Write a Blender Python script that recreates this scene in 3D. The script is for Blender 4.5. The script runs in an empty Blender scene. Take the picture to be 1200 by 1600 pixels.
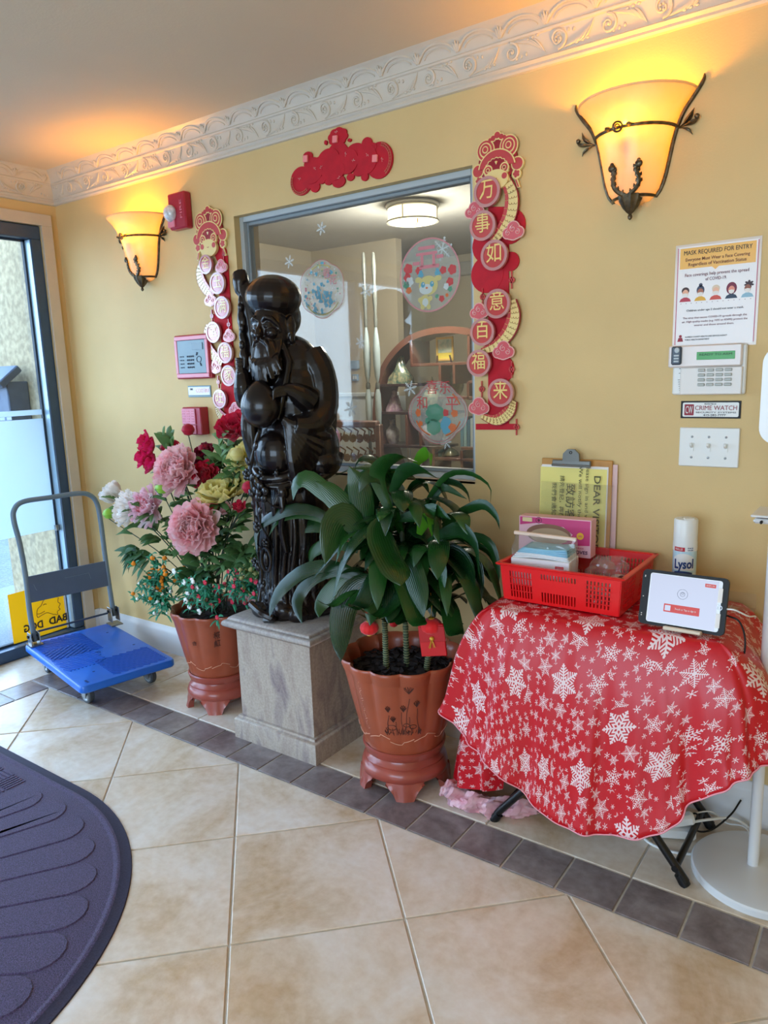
import bpy, bmesh, math, random
from mathutils import Vector, Matrix, noise
PI = math.pi
random.seed(7)
sc = bpy.context.scene
COL = sc.collection
# ---------------------------------------------------------------- camera
FPX, YAW, PITCH, ROLL = 1149.74, 0.62710, -0.18700, -0.03370
CAM = Vector((3.6646, -2.2818, 1.3910))
Fv = Vector((-math.sin(YAW) * math.cos(PITCH), math.cos(YAW) * math.cos(PITCH), math.sin(PITCH)))
R0 = Fv.cross(Vector((0, 0, 1))).normalized()
U0 = R0.cross(Fv)
Rv = R0 * math.cos(ROLL) + U0 * math.sin(ROLL)
Uv = -R0 * math.sin(ROLL) + U0 * math.cos(ROLL)
cd = bpy.data.cameras.new('camera')
co = bpy.data.objects.new('camera', cd)
COL.objects.link(co)
m = Matrix((Rv, Uv, -Fv)).transposed().to_4x4()
m.translation = CAM
co.matrix_world = m
cd.sensor_fit = 'VERTICAL'
cd.sensor_height = 36.0
cd.lens = FPX / 1600 * 36.0
cd.clip_start = 0.02
sc.camera = co
# ---------------------------------------------------------------- world, lights, exposure
sc.view_settings.view_transform = 'Standard'
sc.view_settings.look = 'None'
sc.view_settings.gamma = 1
sc.view_settings.use_curve_mapping = False
sc.view_settings.exposure = 0.4
sc.cycles.use_denoising = True
sc.cycles.max_bounces = 10
sc.cycles.transparent_max_bounces = 24
sc.cycles.caustics_reflective = False
sc.cycles.caustics_refractive = False
sc.cycles.sample_clamp_indirect = 6
wd = bpy.data.worlds.new('sky')
sc.world = wd
wd.use_nodes = True
wn = wd.node_tree
bg = wn.nodes['Background']
tc = wn.nodes.new('ShaderNodeTexCoord')
sep = wn.nodes.new('ShaderNodeSeparateXYZ')
wn.links.new(tc.outputs['Generated'], sep.inputs[0])
rp = wn.nodes.new('ShaderNodeValToRGB')
rp.color_ramp.elements[0].position = 0.0
rp.color_ramp.elements[0].color = (0.62, 0.81, 1.0, 1)
rp.color_ramp.elements[1].position = 0.7
rp.color_ramp.elements[1].color = (0.40, 0.64, 1.0, 1)
wn.links.new(sep.outputs['Z'], rp.inputs[0])
wn.links.new(rp.outputs[0], bg.inputs[0])
bg.inputs[1].default_value = 6.0


def area(name, loc, size, rot, power, color, portal=False):
    l = bpy.data.lights.new(name, 'AREA')
    l.shape = 'RECTANGLE'
    l.size, l.size_y = size
    l.energy = power
    l.color = color
    if portal:
        l.cycles.is_portal = True
    o = bpy.data.objects.new(name, l)
    COL.objects.link(o)
    o.location = loc
    o.rotation_euler = rot
    return o


# daylight through the two glazed openings (sky portals)
area('door_portal', (-0.12, -1.75, 1.1), (2.2, 3.3), (0, -PI / 2, 0), 1, (1, 1, 1), True)
area('shopfront_portal', (3.0, -5.12, 1.45), (3.2, 1.7), (PI / 2, 0, 0), 1, (1, 1, 1), True)

# ---------------------------------------------------------------- helpers


def at(u, v, x=None, y=None, z=None):
    d = Fv + Rv * ((u - 600) / FPX) - Uv * ((v - 800) / FPX)
    if y is not None:
        t = (y - CAM.y) / d.y
    elif x is not None:
        t = (x - CAM.x) / d.x
    else:
        t = (z - CAM.z) / d.z
    return CAM + d * t


def lin(c):
    return tuple((x / 12.92 if x <= 0.04045 else ((x + 0.055) / 1.055) ** 2.4) for x in c)


def srgb(r, g, b):
    return lin((r / 255, g / 255, b / 255))


def mat(name, col, rough=0.5, cior=1.5, metal=0.0, coat=0.0, var=0.0, vscale=8.0, bump=0.0, bscale=60.0, col2=None, emit=None, estr=0.0, alpha=None, trans=0.0, sheen=0.0, spec=0.5, coatr=0.1, detail=4):
    m = bpy.data.materials.new(name)
    m.use_nodes = True
    nt = m.node_tree
    b = nt.nodes['Principled BSDF']
    b.inputs['Base Color'].default_value = (*col, 1)
    b.inputs['Roughness'].default_value = rough
    b.inputs['Metallic'].default_value = metal
    b.inputs['Coat Weight'].default_value = coat
    b.inputs['Coat Roughness'].default_value = coatr
    b.inputs['Coat IOR'].default_value = cior
    b.inputs['Specular IOR Level'].default_value = spec
    if sheen:
        b.inputs['Sheen Weight'].default_value = sheen
    if alpha is not None:
        b.inputs['Alpha'].default_value = alpha
    if trans:
        b.inputs['Transmission Weight'].default_value = trans
    if emit:
        b.inputs['Emission Color'].default_value = (*emit, 1)
        b.inputs['Emission Strength'].default_value = estr
    t = None
    if var or col2 or bump:
        t = nt.nodes.new('ShaderNodeTexCoord')
    if var or col2:
        n = nt.nodes.new('ShaderNodeTexNoise')
        n.inputs['Scale'].default_value = vscale
        n.inputs['Detail'].default_value = detail
        nt.links.new(t.outputs['Object'], n.inputs['Vector'])
        r = nt.nodes.new('ShaderNodeValToRGB')
        c2 = col2 or tuple(min(1, x * (1 + var)) for x in col)
        c1 = col if col2 else tuple(x * (1 - var) for x in col)
        r.color_ramp.elements[0].position = 0.35
        r.color_ramp.elements[1].position = 0.65
        r.color_ramp.elements[0].color = (*c1, 1)
        r.color_ramp.elements[1].color = (*c2, 1)
        nt.links.new(n.outputs[0], r.inputs[0])
        nt.links.new(r.outputs[0], b.inputs['Base Color'])
    if bump:
        n2 = nt.nodes.new('ShaderNodeTexNoise')
        n2.inputs['Scale'].default_value = bscale
        n2.inputs['Detail'].default_value = 3
        nt.links.new(t.outputs['Object'], n2.inputs['Vector'])
        bp = nt.nodes.new('ShaderNodeBump')
        bp.inputs['Strength'].default_value = bump
        bp.inputs['Distance'].default_value = 0.004
        nt.links.new(n2.outputs[0], bp.inputs['Height'])
        nt.links.new(bp.outputs[0], b.inputs['Normal'])
    return m


def thin(m, fac):
    """let light through a thin sheet: petals, leaves, paper"""
    nt = m.node_tree
    b = nt.nodes['Principled BSDF']
    out = next(n for n in nt.nodes if n.type == 'OUTPUT_MATERIAL')
    tl = nt.nodes.new('ShaderNodeBsdfTranslucent')
    src = b.inputs['Base Color']
    if src.is_linked:
        nt.links.new(src.links[0].from_socket, tl.inputs[0])
    else:
        tl.inputs[0].default_value = src.default_value
    mx = nt.nodes.new('ShaderNodeMixShader')
    mx.inputs[0].default_value = fac
    nt.links.new(b.outputs[0], mx.inputs[1])
    nt.links.new(tl.outputs[0], mx.inputs[2])
    nt.links.new(mx.outputs[0], out.inputs[0])
    return m


def glassmat(name, tint=(1, 1, 1), haze=0.0, hazecol=(0.8, 0.85, 0.9), refl=1.0):
    m = bpy.data.materials.new(name)
    m.use_nodes = True
    nt = m.node_tree
    nt.nodes.clear()
    out = nt.nodes.new('ShaderNodeOutputMaterial')
    tr = nt.nodes.new('ShaderNodeBsdfTransparent')
    tr.inputs[0].default_value = (*tint, 1)
    gl = nt.nodes.new('ShaderNodeBsdfGlossy')
    gl.inputs['Roughness'].default_value = 0.02
    fr = nt.nodes.new('ShaderNodeFresnel')
    ge = nt.nodes.new('ShaderNodeNewGeometry')
    io = nt.nodes.new('ShaderNodeMix')
    io.inputs[2].default_value = 1.0 + 0.5 * refl
    io.inputs[3].default_value = 1.0 / (1.0 + 0.5 * refl)
    nt.links.new(ge.outputs['Backfacing'], io.inputs[0])
    nt.links.new(io.outputs[0], fr.inputs[0])      # same reflectance on both faces of the pane
    mx = nt.nodes.new('ShaderNodeMixShader')
    nt.links.new(fr.outputs[0], mx.inputs[0])
    nt.links.new(tr.outputs[0], mx.inputs[1])
    nt.links.new(gl.outputs[0], mx.inputs[2])
    last = mx
    if haze:
        df = nt.nodes.new('ShaderNodeBsdfDiffuse')
        df.inputs[0].default_value = (*hazecol, 1)
        tl = nt.nodes.new('ShaderNodeBsdfTranslucent')
        tl.inputs[0].default_value = (*hazecol, 1)
        ad = nt.nodes.new('ShaderNodeMixShader')
        ad.inputs[0].default_value = 0.6
        nt.links.new(df.outputs[0], ad.inputs[1])
        nt.links.new(tl.outputs[0], ad.inputs[2])
        m2 = nt.nodes.new('ShaderNodeMixShader')
        m2.inputs[0].default_value = haze
        nt.links.new(mx.outputs[0], m2.inputs[1])
        nt.links.new(ad.outputs[0], m2.inputs[2])
        last = m2
    nt.links.new(last.outputs[0], out.inputs[0])
    return m


ORG = {}


class MB:
    def __init__(s):
        s.v = []
        s.f = []
        s.mi = []
        s.cur = 0
        s.T = None
        s.uv = None

    def pt(s, p):
        p = Vector(p)
        if s.T is not None:
            p = s.T @ p
        s.v.append(p)
        return len(s.v) - 1

    def face(s, idx):
        s.f.append(tuple(idx))
        s.mi.append(s.cur)

    def poly(s, pts):
        s.face([s.pt(p) for p in pts])

    def box(s, c, size, rot=None, bev=0.0):
        hx, hy, hz = size[0] / 2, size[1] / 2, size[2] / 2
        c = Vector(c)
        rm = rot if rot is not None else Matrix.Identity(3)
        if bev <= 0:
            i = [s.pt(c + rm @ Vector((a * hx, b * hy, d * hz))) for a in (-1, 1) for b in (-1, 1) for d in (-1, 1)]
            for q in ((0, 1, 3, 2), (4, 6, 7, 5), (0, 4, 5, 1), (2, 3, 7, 6), (0, 2, 6, 4), (1, 5, 7, 3)):
                s.face([i[k] for k in q])
            return s
        # chamfered box: each corner gives three points
        h = (hx, hy, hz)
        e = min(bev, min(h) * 0.95)
        P = {}
        for a in (-1, 1):
            for b in (-1, 1):
                for d in (-1, 1):
                    for ax in range(3):
                        q = [a * (hx - e), b * (hy - e), d * (hz - e)]
                        q[ax] = (a, b, d)[ax] * h[ax]
                        P[(a, b, d, ax)] = s.pt(c + rm @ Vector(q))
                    s.face([P[(a, b, d, 0)], P[(a, b, d, 1)], P[(a, b, d, 2)]])
        for ax in range(3):
            o = [k for k in range(3) if k != ax]
            for sg in (-1, 1):
                q = []
                for x1, x2 in ((-1, -1), (1, -1), (1, 1), (-1, 1)):
                    k = [0, 0, 0]
                    k[ax] = sg
                    k[o[0]] = x1
                    k[o[1]] = x2
                    q.append(P[(k[0], k[1], k[2], ax)])
                s.face(q)
        for ax in range(3):
            o = [k for k in range(3) if k != ax]
            for x1 in (-1, 1):
                for x2 in (-1, 1):
                    q = []
                    for sg in (-1, 1):
                        k = [0, 0, 0]
                        k[ax] = sg
                        k[o[0]] = x1
                        k[o[1]] = x2
                        q.append((P[(*k, o[0])], P[(*k, o[1])]))
                    s.face([q[0][0], q[0][1], q[1][1], q[1][0]])
        return s

    def grid(s, fn, nu, nv, cu=False, cv=False):
        ids = [[s.pt(fn(i / nu if cu else i / (nu - 1), j / nv if cv else j / (nv - 1))) for j in range(nv)] for i in range(nu)]
        for i in range(nu if cu else nu - 1):
            for j in range(nv if cv else nv - 1):
                i2, j2 = (i + 1) % nu, (j + 1) % nv
                s.face([ids[i][j], ids[i2][j], ids[i2][j2], ids[i][j2]])
        return ids

    def lathe(s, prof, c=(0, 0, 0), n=32, fn=None, axis=None, capb=False, capt=False, a0=0.0, a1=2 * PI):
        c = Vector(c)
        rm = axis if axis is not None else Matrix.Identity(3)
        full = abs(a1 - a0 - 2 * PI) < 1e-6
        cnt = n if full else n + 1
        rows = []
        for k, (r, z) in enumerate(prof):
            row = []
            for i in range(cnt):
                a = a0 + (a1 - a0) * i / n
                rr = r * (fn(a, k / (len(prof) - 1)) if fn else 1)
                row.append(s.pt(c + rm @ Vector((rr * math.cos(a), rr * math.sin(a), z))))
            rows.append(row)
        for k in range(len(prof) - 1):
            for i in range(n):
                j = (i + 1) % cnt
                s.face([rows[k][i], rows[k][j], rows[k + 1][j], rows[k + 1][i]])
        if capb:
            s.face(rows[0][::-1])
        if capt:
            s.face(rows[-1])
        return s

    def tube(s, path, rad, n=8, caps=True, flat=1.0, up=None, closed=False):
        path = [Vector(p) for p in path]
        m_ = len(path)
        if not hasattr(rad, '__len__'):
            rad = [rad] * m_
        pu = None
        rows = []
        for k in range(m_):
            if closed:
                t = path[(k + 1) % m_] - path[k - 1]
            else:
                t = path[min(k + 1, m_ - 1)] - path[max(k - 1, 0)]
            if t.length < 1e-9:
                t = Vector((0, 0, 1))
            t.normalize()
            if pu is None:
                ref = Vector(up) if up is not None else (Vector((0, 0, 1)) if abs(t.z) < 0.9 else Vector((0, 1, 0)))
            else:
                ref = pu if up is None else Vector(up)
            a = ref - t * ref.dot(t)
            if a.length < 1e-6:
                a = t.orthogonal()
            a.normalize()
            pu = a
            b = t.cross(a)
            rows.append([s.pt(path[k] + (a * math.cos(2 * PI * i / n) * flat + b * math.sin(2 * PI * i / n)) * rad[k]) for i in range(n)])
        for k in range(m_ if closed else m_ - 1):
            k2 = (k + 1) % m_
            for i in range(n):
                j = (i + 1) % n
                s.face([rows[k][i], rows[k][j], rows[k2][j], rows[k2][i]])
        if caps and not closed:
            s.face(rows[0][::-1])
            s.face(rows[-1])
        return s

    def ell(s, c, r, rot=None, nu=16, nv=10):
        c = Vector(c)
        rm = rot if rot is not None else Matrix.Identity(3)
        if not hasattr(r, '__len__'):
            r = (r, r, r)
        top = s.pt(c + rm @ Vector((0, 0, r[2])))
        bot = s.pt(c + rm @ Vector((0, 0, -r[2])))
        rows = []
        for j in range(1, nv):
            p = PI * j / nv
            rows.append([s.pt(c + rm @ Vector((r[0] * math.sin(p) * math.cos(2 * PI * i / nu), r[1] * math.sin(p) * math.sin(2 * PI * i / nu), r[2] * math.cos(p)))) for i in range(nu)])
        for i in range(nu):
            j = (i + 1) % nu
            s.face([top, rows[0][i], rows[0][j]])
            s.face([bot, rows[-1][j], rows[-1][i]])
            for k in range(nv - 2):
                s.face([rows[k][i], rows[k + 1][i], rows[k + 1][j], rows[k][j]])
        return s

    def prism(s, pts, org, ux, uy, h, h0=0.0):
        """polygon pts (2d) in the plane org,ux,uy pushed out along the normal"""
        org, ux, uy = Vector(org), Vector(ux), Vector(uy)
        n = ux.cross(uy).normalized()
        a = [s.pt(org + ux * p[0] + uy * p[1] + n * h0) for p in pts]
        b = [s.pt(org + ux * p[0] + uy * p[1] + n * h) for p in pts]
        s.face(b)
        s.face(a[::-1])
        k = len(pts)
        for i in range(k):
            j = (i + 1) % k
            s.face([a[i], a[j], b[j], b[i]])
        return s

    def ring(s, c2, ro, ri, org, ux, uy, h, h0=0.0, n=36, ell=1.0):
        org, ux, uy = Vector(org), Vector(ux), Vector(uy)
        nn = ux.cross(uy).normalized()
        R = []
        for i in range(n):
            a = 2 * PI * i / n
            q = []
            for r, hh in ((ro, h0), (ro, h), (ri, h), (ri, h0)):
                q.append(s.pt(org + ux * (c2[0] + r * math.cos(a)) + uy * (c2[1] + r * ell * math.sin(a)) + nn * hh))
            R.append(q)
        for i in range(n):
            j = (i + 1) % n
            for k in range(3):
                s.face([R[i][k], R[j][k], R[j][k + 1], R[i][k + 1]])
        return s

    def build(s, name, mats, parent=None, org=None, smooth=True, ang=40, kind=None):
        me = bpy.data.meshes.new(name)
        if parent is not None:
            o_ = ORG[parent.name]
        else:
            o_ = Vector(org) if org is not None else Vector((0, 0, 0))
        me.from_pydata([tuple(v - o_) for v in s.v], [], s.f)
        if not isinstance(mats, (list, tuple)):
            mats = [mats]
        for mm in mats:
            me.materials.append(mm)
        me.polygons.foreach_set('material_index', s.mi)
        if smooth:
            me.polygons.foreach_set('use_smooth', [True] * len(me.polygons))
            me.set_sharp_from_angle(angle=math.radians(ang))
        if s.uv:
            ul = me.uv_layers.new(name='UVMap')
            for l in me.loops:
                ul.data[l.index].uv = s.uv[l.vertex_index]
        me.update()
        ob = bpy.data.objects.new(name, me)
        COL.objects.link(ob)
        if parent is not None:
            ob.parent = parent
        else:
            ob.location = o_
        ORG[ob.name] = o_
        if kind:
            ob['kind'] = kind
        return ob


def tag(o, label, cat, group=None, kind=None):
    o['label'] = label
    o['category'] = cat
    if group:
        o['group'] = group
    if kind:
        o['kind'] = kind
    return o


def thing(name, label, cat, loc, group=None):
    o = bpy.data.objects.new(name, None)
    o.empty_display_size = 0.05
    COL.objects.link(o)
    o.location = loc
    ORG[o.name] = Vector(loc)
    return tag(o, label, cat, group)


def dup(o, parent=None, delta=None, label=None):
    c = o.copy()
    COL.objects.link(c)
    if parent is not None:
        c.parent = parent
    if delta is not None:
        c.location = o.location + Vector(delta)
    if label:
        c['label'] = label
    for ch in list(o.children):
        dup(ch, c)
    return c


def text(s_, size, org, ux, uy, m_, parent, name='lettering', width=None, depth=0.0004, align='CENTER', bold=0.0):
    """flat raised lettering; org is the middle of the text line in the plane ux,uy"""
    cu = bpy.data.curves.new('t', 'FONT')
    cu.body = s_
    cu.size = 1.0
    cu.align_x = align
    cu.align_y = 'CENTER'
    cu.extrude = depth / size
    cu.offset = bold
    cu.resolution_u = 2
    ob = bpy.data.objects.new('t', cu)
    COL.objects.link(ob)
    dg = bpy.context.evaluated_depsgraph_get()
    dg.update()
    me = bpy.data.meshes.new_from_object(ob.evaluated_get(dg))
    bpy.data.objects.remove(ob)
    bpy.data.curves.remove(cu)
    if len(me.vertices) == 0:
        return None
    xs = [v.co.x for v in me.vertices]
    w = max(xs) - min(xs)
    sx = size if width is None else width / max(w, 1e-6)
    ux, uy = Vector(ux).normalized(), Vector(uy).normalized()
    n = ux.cross(uy)
    o_ = ORG[parent.name]
    for v in me.vertices:
        c = v.co
        v.co = Vector(org) + ux * c.x * sx + uy * c.y * size + n * (c.z * size + depth) - o_
    me.materials.clear()
    me.materials.append(m_)
    o = bpy.data.objects.new(name, me)
    COL.objects.link(o)
    o.parent = parent
    ORG[o.name] = o_
    return o


def rotm(ax, deg):
    return Matrix.Rotation(math.radians(deg), 3, ax)


def circ(cx, cy, rx, ry=None, n=24, a0=0.0, a1=360.0):
    ry = rx if ry is None else ry
    full = abs(a1 - a0 - 360) < 1e-6
    k = n if full else n + 1
    return [(cx + rx * math.cos(math.radians(a0 + (a1 - a0) * i / n)), cy + ry * math.sin(math.radians(a0 + (a1 - a0) * i / n))) for i in range(k)]


def lobes(cx, cy, r, n, amp, rot=0.0, ry=None, res=8):
    ry = ry or r
    out = []
    for i in range(n * res):
        a = 2 * PI * i / (n * res)
        k = 1 + amp * abs(math.sin(n * (a - rot) / 2)) - amp
        out.append((cx + r * k * math.cos(a), cy + ry * k * math.sin(a)))
    return out


def rrect(cx, cy, w, h, r, n=4):
    out = []
    for sx, sy, a in ((1, 1, 0), (-1, 1, 90), (-1, -1, 180), (1, -1, 270)):
        for i in range(n + 1):
            t = math.radians(a + 90 * i / n)
            out.append((cx + sx * (w / 2 - r) + r * math.cos(t), cy + sy * (h / 2 - r) + r * math.sin(t)))
    return out


def spline(pts, n=24):
    """Catmull-Rom through points"""
    P_ = [Vector(p) for p in pts]
    P_ = [P_[0] * 2 - P_[1]] + P_ + [P_[-1] * 2 - P_[-2]]
    out = []
    segs = len(P_) - 3
    for i in range(n):
        t = i / (n - 1) * segs
        k = min(int(t), segs - 1)
        t -= k
        a, b, c, d = P_[k:k + 4]
        out.append(0.5 * ((2 * b) + (c - a) * t + (2 * a - 5 * b + 4 * c - d) * t * t + (3 * b - a - 3 * c + d) * t ** 3))
    return out


UX, UZ = Vector((1, 0, 0)), Vector((0, 0, 1))   # the main wall's own plane; normal points into the room (-y)
# ---------------------------------------------------------------- materials
WALL = mat('tan_wall_paint', srgb(218, 188, 132), 0.55, var=0.035, vscale=3.0, bump=0.12, bscale=180, spec=0.3)
CEIL = mat('ceiling_paint', srgb(228, 208, 180), 0.7, var=0.02, vscale=2.0, bump=0.1, bscale=150)
TRIM = mat('cream_trim', srgb(206, 192, 172), 0.5, var=0.03, vscale=9)
CROWN = mat('crown_plaster', srgb(212, 200, 184), 0.4, var=0.02, vscale=20)
BASEW = mat('white_baseboard', srgb(222, 222, 222), 0.4)
DFRAME = mat('dark_blue_grey_aluminium', srgb(62, 84, 112), 0.35, metal=0.3, var=0.06, vscale=20)
GROUT = mat('grout', srgb(214, 206, 194), 0.8, var=0.08, vscale=30)


def tilemat(name, c1, c2, c3, rough, scale=2.2):
    m = bpy.data.materials.new(name)
    m.use_nodes = True
    nt = m.node_tree
    b = nt.nodes['Principled BSDF']
    b.inputs['Roughness'].default_value = rough
    t = nt.nodes.new('ShaderNodeTexCoord')
    oi = nt.nodes.new('ShaderNodeObjectInfo')
    ad = nt.nodes.new('ShaderNodeVectorMath')
    ad.operation = 'MULTIPLY_ADD'
    ad.inputs[1].default_value = (1, 1, 1)
    cb = nt.nodes.new('ShaderNodeCombineXYZ')
    mm = nt.nodes.new('ShaderNodeMath')
    mm.operation = 'MULTIPLY'
    mm.inputs[1].default_value = 40
    nt.links.new(oi.outputs['Random'], mm.inputs[0])
    nt.links.new(mm.outputs[0], cb.inputs[2])
    nt.links.new(t.outputs['Object'], ad.inputs[0])
    nt.links.new(cb.outputs[0], ad.inputs[2])
    n = nt.nodes.new('ShaderNodeTexNoise')
    n.inputs['Scale'].default_value = scale
    n.inputs['Detail'].default_value = 9
    n.inputs['Roughness'].default_value = 0.62
    n.inputs['Distortion'].default_value = 0.6
    nt.links.new(ad.outputs[0], n.inputs['Vector'])
    r = nt.nodes.new('ShaderNodeValToRGB')
    e = r.color_ramp.elements
    e[0].position, e[1].position = 0.34, 0.68
    e[0].color, e[1].color = (*c1, 1), (*c3, 1)
    k = e.new(0.5)
    k.color = (*c2, 1)
    nt.links.new(n.outputs[0], r.inputs[0])
    n2 = nt.nodes.new('ShaderNodeTexNoise')
    n2.inputs['Scale'].default_value = 38
    n2.inputs['Detail'].default_value = 6
    nt.links.new(ad.outputs[0], n2.inputs['Vector'])
    mx = nt.nodes.new('ShaderNodeMix')
    mx.data_type = 'RGBA'
    mx.blend_type = 'SOFT_LIGHT'
    mx.inputs[0].default_value = 0.55
    nt.links.new(r.outputs[0], mx.inputs[6])
    nt.links.new(n2.outputs[0], mx.inputs[7])
    nt.links.new(mx.outputs[2], b.inputs['Base Color'])
    bp = nt.nodes.new('ShaderNodeBump')
    bp.inputs['Strength'].default_value = 0.25
    bp.inputs['Distance'].default_value = 0.002
    nt.links.new(n2.outputs[0], bp.inputs['Height'])
    nt.links.new(bp.outputs[0], b.inputs['Normal'])
    return m


TILE = tilemat('beige_ceramic_tile', srgb(206, 178, 144), srgb(226, 208, 186), srgb(236, 226, 214), 0.26, 3.0)
SLATE = tilemat('taupe_slate_tile', srgb(112, 98, 96), srgb(134, 121, 119), srgb(154, 142, 138), 0.30, 7.0)
GOLD = mat('gold_foil', srgb(232, 196, 110), 0.35, metal=0.25)
REDM = mat('red_felt', srgb(190, 8, 34), 0.75, var=0.08, vscale=30)
REDG = mat('red_foil_card', srgb(196, 20, 44), 0.35, coat=1, coatr=0.13, cior=2.1)
REDD = mat('dark_red_card', srgb(150, 10, 30), 0.45)
PINKL = mat('pale_pink_line', srgb(238, 176, 170), 0.45, coat=1, coatr=0.13, cior=2.1)
ROSE = mat('rose_card', srgb(214, 70, 92), 0.35, coat=1, coatr=0.13, cior=2.1)
BLACK = mat('black_plastic', srgb(13, 13, 15), 0.5, spec=0.35)
BLACKM = mat('black_metal', srgb(28, 27, 28), 0.35, metal=0.3)
WHITE = mat('white_plastic', srgb(232, 232, 228), 0.35)
WHITEG = mat('white_gloss_enamel', srgb(226, 226, 226), 0.25, coat=0.4)
STEEL = mat('brushed_steel', srgb(150, 152, 154), 0.3, metal=0.9)
DARKINK = mat('dark_ink', srgb(50, 38, 40), 0.6)
BROWNINK = mat('brown_ink', srgb(120, 60, 40), 0.6)
PAPER = mat('white_paper', srgb(238, 232, 226), 0.6)

# ---------------------------------------------------------------- the setting
H = 2.43


def struct(mb, name, mats, **k):
    o = mb.build(name, mats, **k)
    o['kind'] = 'structure'
    return o


XR, YB = 5.4, -5.0       # far ends of the lobby
# floor slab with the tiles laid on it
b = MB()
b.box((XR / 2, YB / 2, -0.03), (XR + 0.3, -YB + 0.3, 0.052))
floor = struct(b, 'floor', GROUT, smooth=False)
b = MB()
b.box((XR / 2, YB / 2, H + 0.04), (XR + 0.3, -YB + 0.3, 0.08))
struct(b, 'ceiling', CEIL, smooth=False)
TT = 0.0


def tile(pts, mt, name='tile'):
    """one tile: outline (ccw), a small rounded edge, top at z=0"""
    n = len(pts)
    cx = sum(p[0] for p in pts) / n
    cy = sum(p[1] for p in pts) / n
    b = MB()

    def inset(d):
        out = []
        for i in range(n):
            p0, p1, p2 = Vector(pts[i - 1]), Vector(pts[i]), Vector(pts[(i + 1) % n])
            e1, e2 = (p1 - p0).normalized(), (p2 - p1).normalized()
            n1, n2 = Vector((-e1.y, e1.x)), Vector((-e2.y, e2.x))
            bs = n1 + n2
            bs /= max(0.15, bs.dot(n1))
            out.append(p1 + bs * d)
        return out
    a = [b.pt((p.x, p.y, -0.007)) for p in inset(0.0032)]
    c = [b.pt((p.x, p.y, -0.0012 + TT)) for p in inset(0.0032)]
    d = [b.pt((p.x, p.y, TT)) for p in inset(0.0050)]
    b.face(d)
    for i in range(n):
        j = (i + 1) % n
        b.face([a[i], a[j], c[j], c[i]])
        b.face([c[i], c[j], d[j], d[i]])
    me_org = Vector((cx, cy, 0))
    for k in range(len(b.v)):
        b.v[k] -= me_org
    me = bpy.data.meshes.new(name)
    me.from_pydata([tuple(v) for v in b.v], [], b.f)
    me.materials.append(mt)
    o = bpy.data.objects.new(name, me)
    COL.objects.link(o)
    o.parent = floor
    o.location = me_org
    ORG[o.name] = Vector((0, 0, 0))
    return o


def clip(poly, a, b_, c_):
    """keep a*x+b*y<=c"""
    out = []
    for i in range(len(poly)):
        p, q = poly[i], poly[(i + 1) % len(poly)]
        dp, dq = a * p[0] + b_ * p[1] - c_, a * q[0] + b_ * q[1] - c_
        if dp <= 0:
            out.append(p)
        if (dp < 0 < dq) or (dq < 0 < dp):
            t = dp / (dp - dq)
            out.append((p[0] + (q[0] - p[0]) * t, p[1] + (q[1] - p[1]) * t))
    return out


DG = 0.6315
GX, GY = 0.168, -0.5965      # a grid corner of the diagonal field
BX, BY = 0.481, -0.5965      # inner corner of the slate border
BW = 0.156
for i in range(-14, 16):
    for j in range(-14, 16):
        cx = GX + (i + j) * DG / 2
        cy = GY + (i - j) * DG / 2
        q = [(cx - DG / 2, cy), (cx, cy - DG / 2), (cx + DG / 2, cy), (cx, cy + DG / 2)]
        q = clip(q, 0, 1, BY)
        if q:
            q = clip(q, -1, 0, -BX)
        if q:
            q = clip(q, 1, 0, XR)
        if q:
            q = clip(q, 0, -1, 3.6)
        if len(q) >= 3:
            ar = abs(sum(q[k][0] * q[(k + 1) % len(q)][1] - q[(k + 1) % len(q)][0] * q[k][1] for k in range(len(q)))) / 2
            if ar > 0.004:
                clean = [q[0]]
                for p in q[1:]:
                    if (Vector(p) - Vector(clean[-1])).length > 0.004:
                        clean.append(p)
                if len(clean) >= 3:
                    tile(clean, TILE)
# slate border: along the main wall, and turning down the door wall
x = 2.647 - 0.1618 * 13
xs = [BX - BW] + [v for v in (x + 0.1618 * k for k in range(0, 31)) if v > BX - BW + 0.05]
for a, c in zip(xs, xs[1:]):
    if c < XR:
        tile([(a, BY), (c, BY), (c, BY + BW), (a, BY + BW)], SLATE)
y = BY
while y > -3.4:
    tile([(BX - BW, y - 0.1618), (BX, y - 0.1618), (BX, y), (BX - BW, y)], SLATE)
    y -= 0.1618
# beige strip between border and walls
xs = [0.0, 0.44] + [0.887 + 0.4487 * k for k in range(0, 11)]
for a, c in zip(xs, xs[1:]):
    tile([(a, BY + BW), (min(c, XR), BY + BW), (min(c, XR), 0), (a, 0)], TILE)
y = BY + BW
while y > -3.3:
    tile([(0.0, y - 0.4487), (BX - BW, y - 0.4487), (BX - BW, y), (0, y)], TILE)
    y -= 0.4487

# main wall with the window opening
WX0, WX1, WZ0, WZ1 = 1.29, 2.416, 1.0, 2.05
WT = 0.14


def wallbox(b, x0, x1, y0, y1, z0, z1):
    b.box(((x0 + x1) / 2, (y0 + y1) / 2, (z0 + z1) / 2), (x1 - x0, y1 - y0, z1 - z0))


b = MB()
wallbox(b, -0.16, WX0, 0, WT, 0, H)
wallbox(b, WX1, XR + 0.1, 0, WT, 0, H)
wallbox(b, WX0, WX1, 0, WT, 0, WZ0)
wallbox(b, WX0, WX1, 0, WT, WZ1, H)
struct(b, 'wall_back', WALL, smooth=False)
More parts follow.
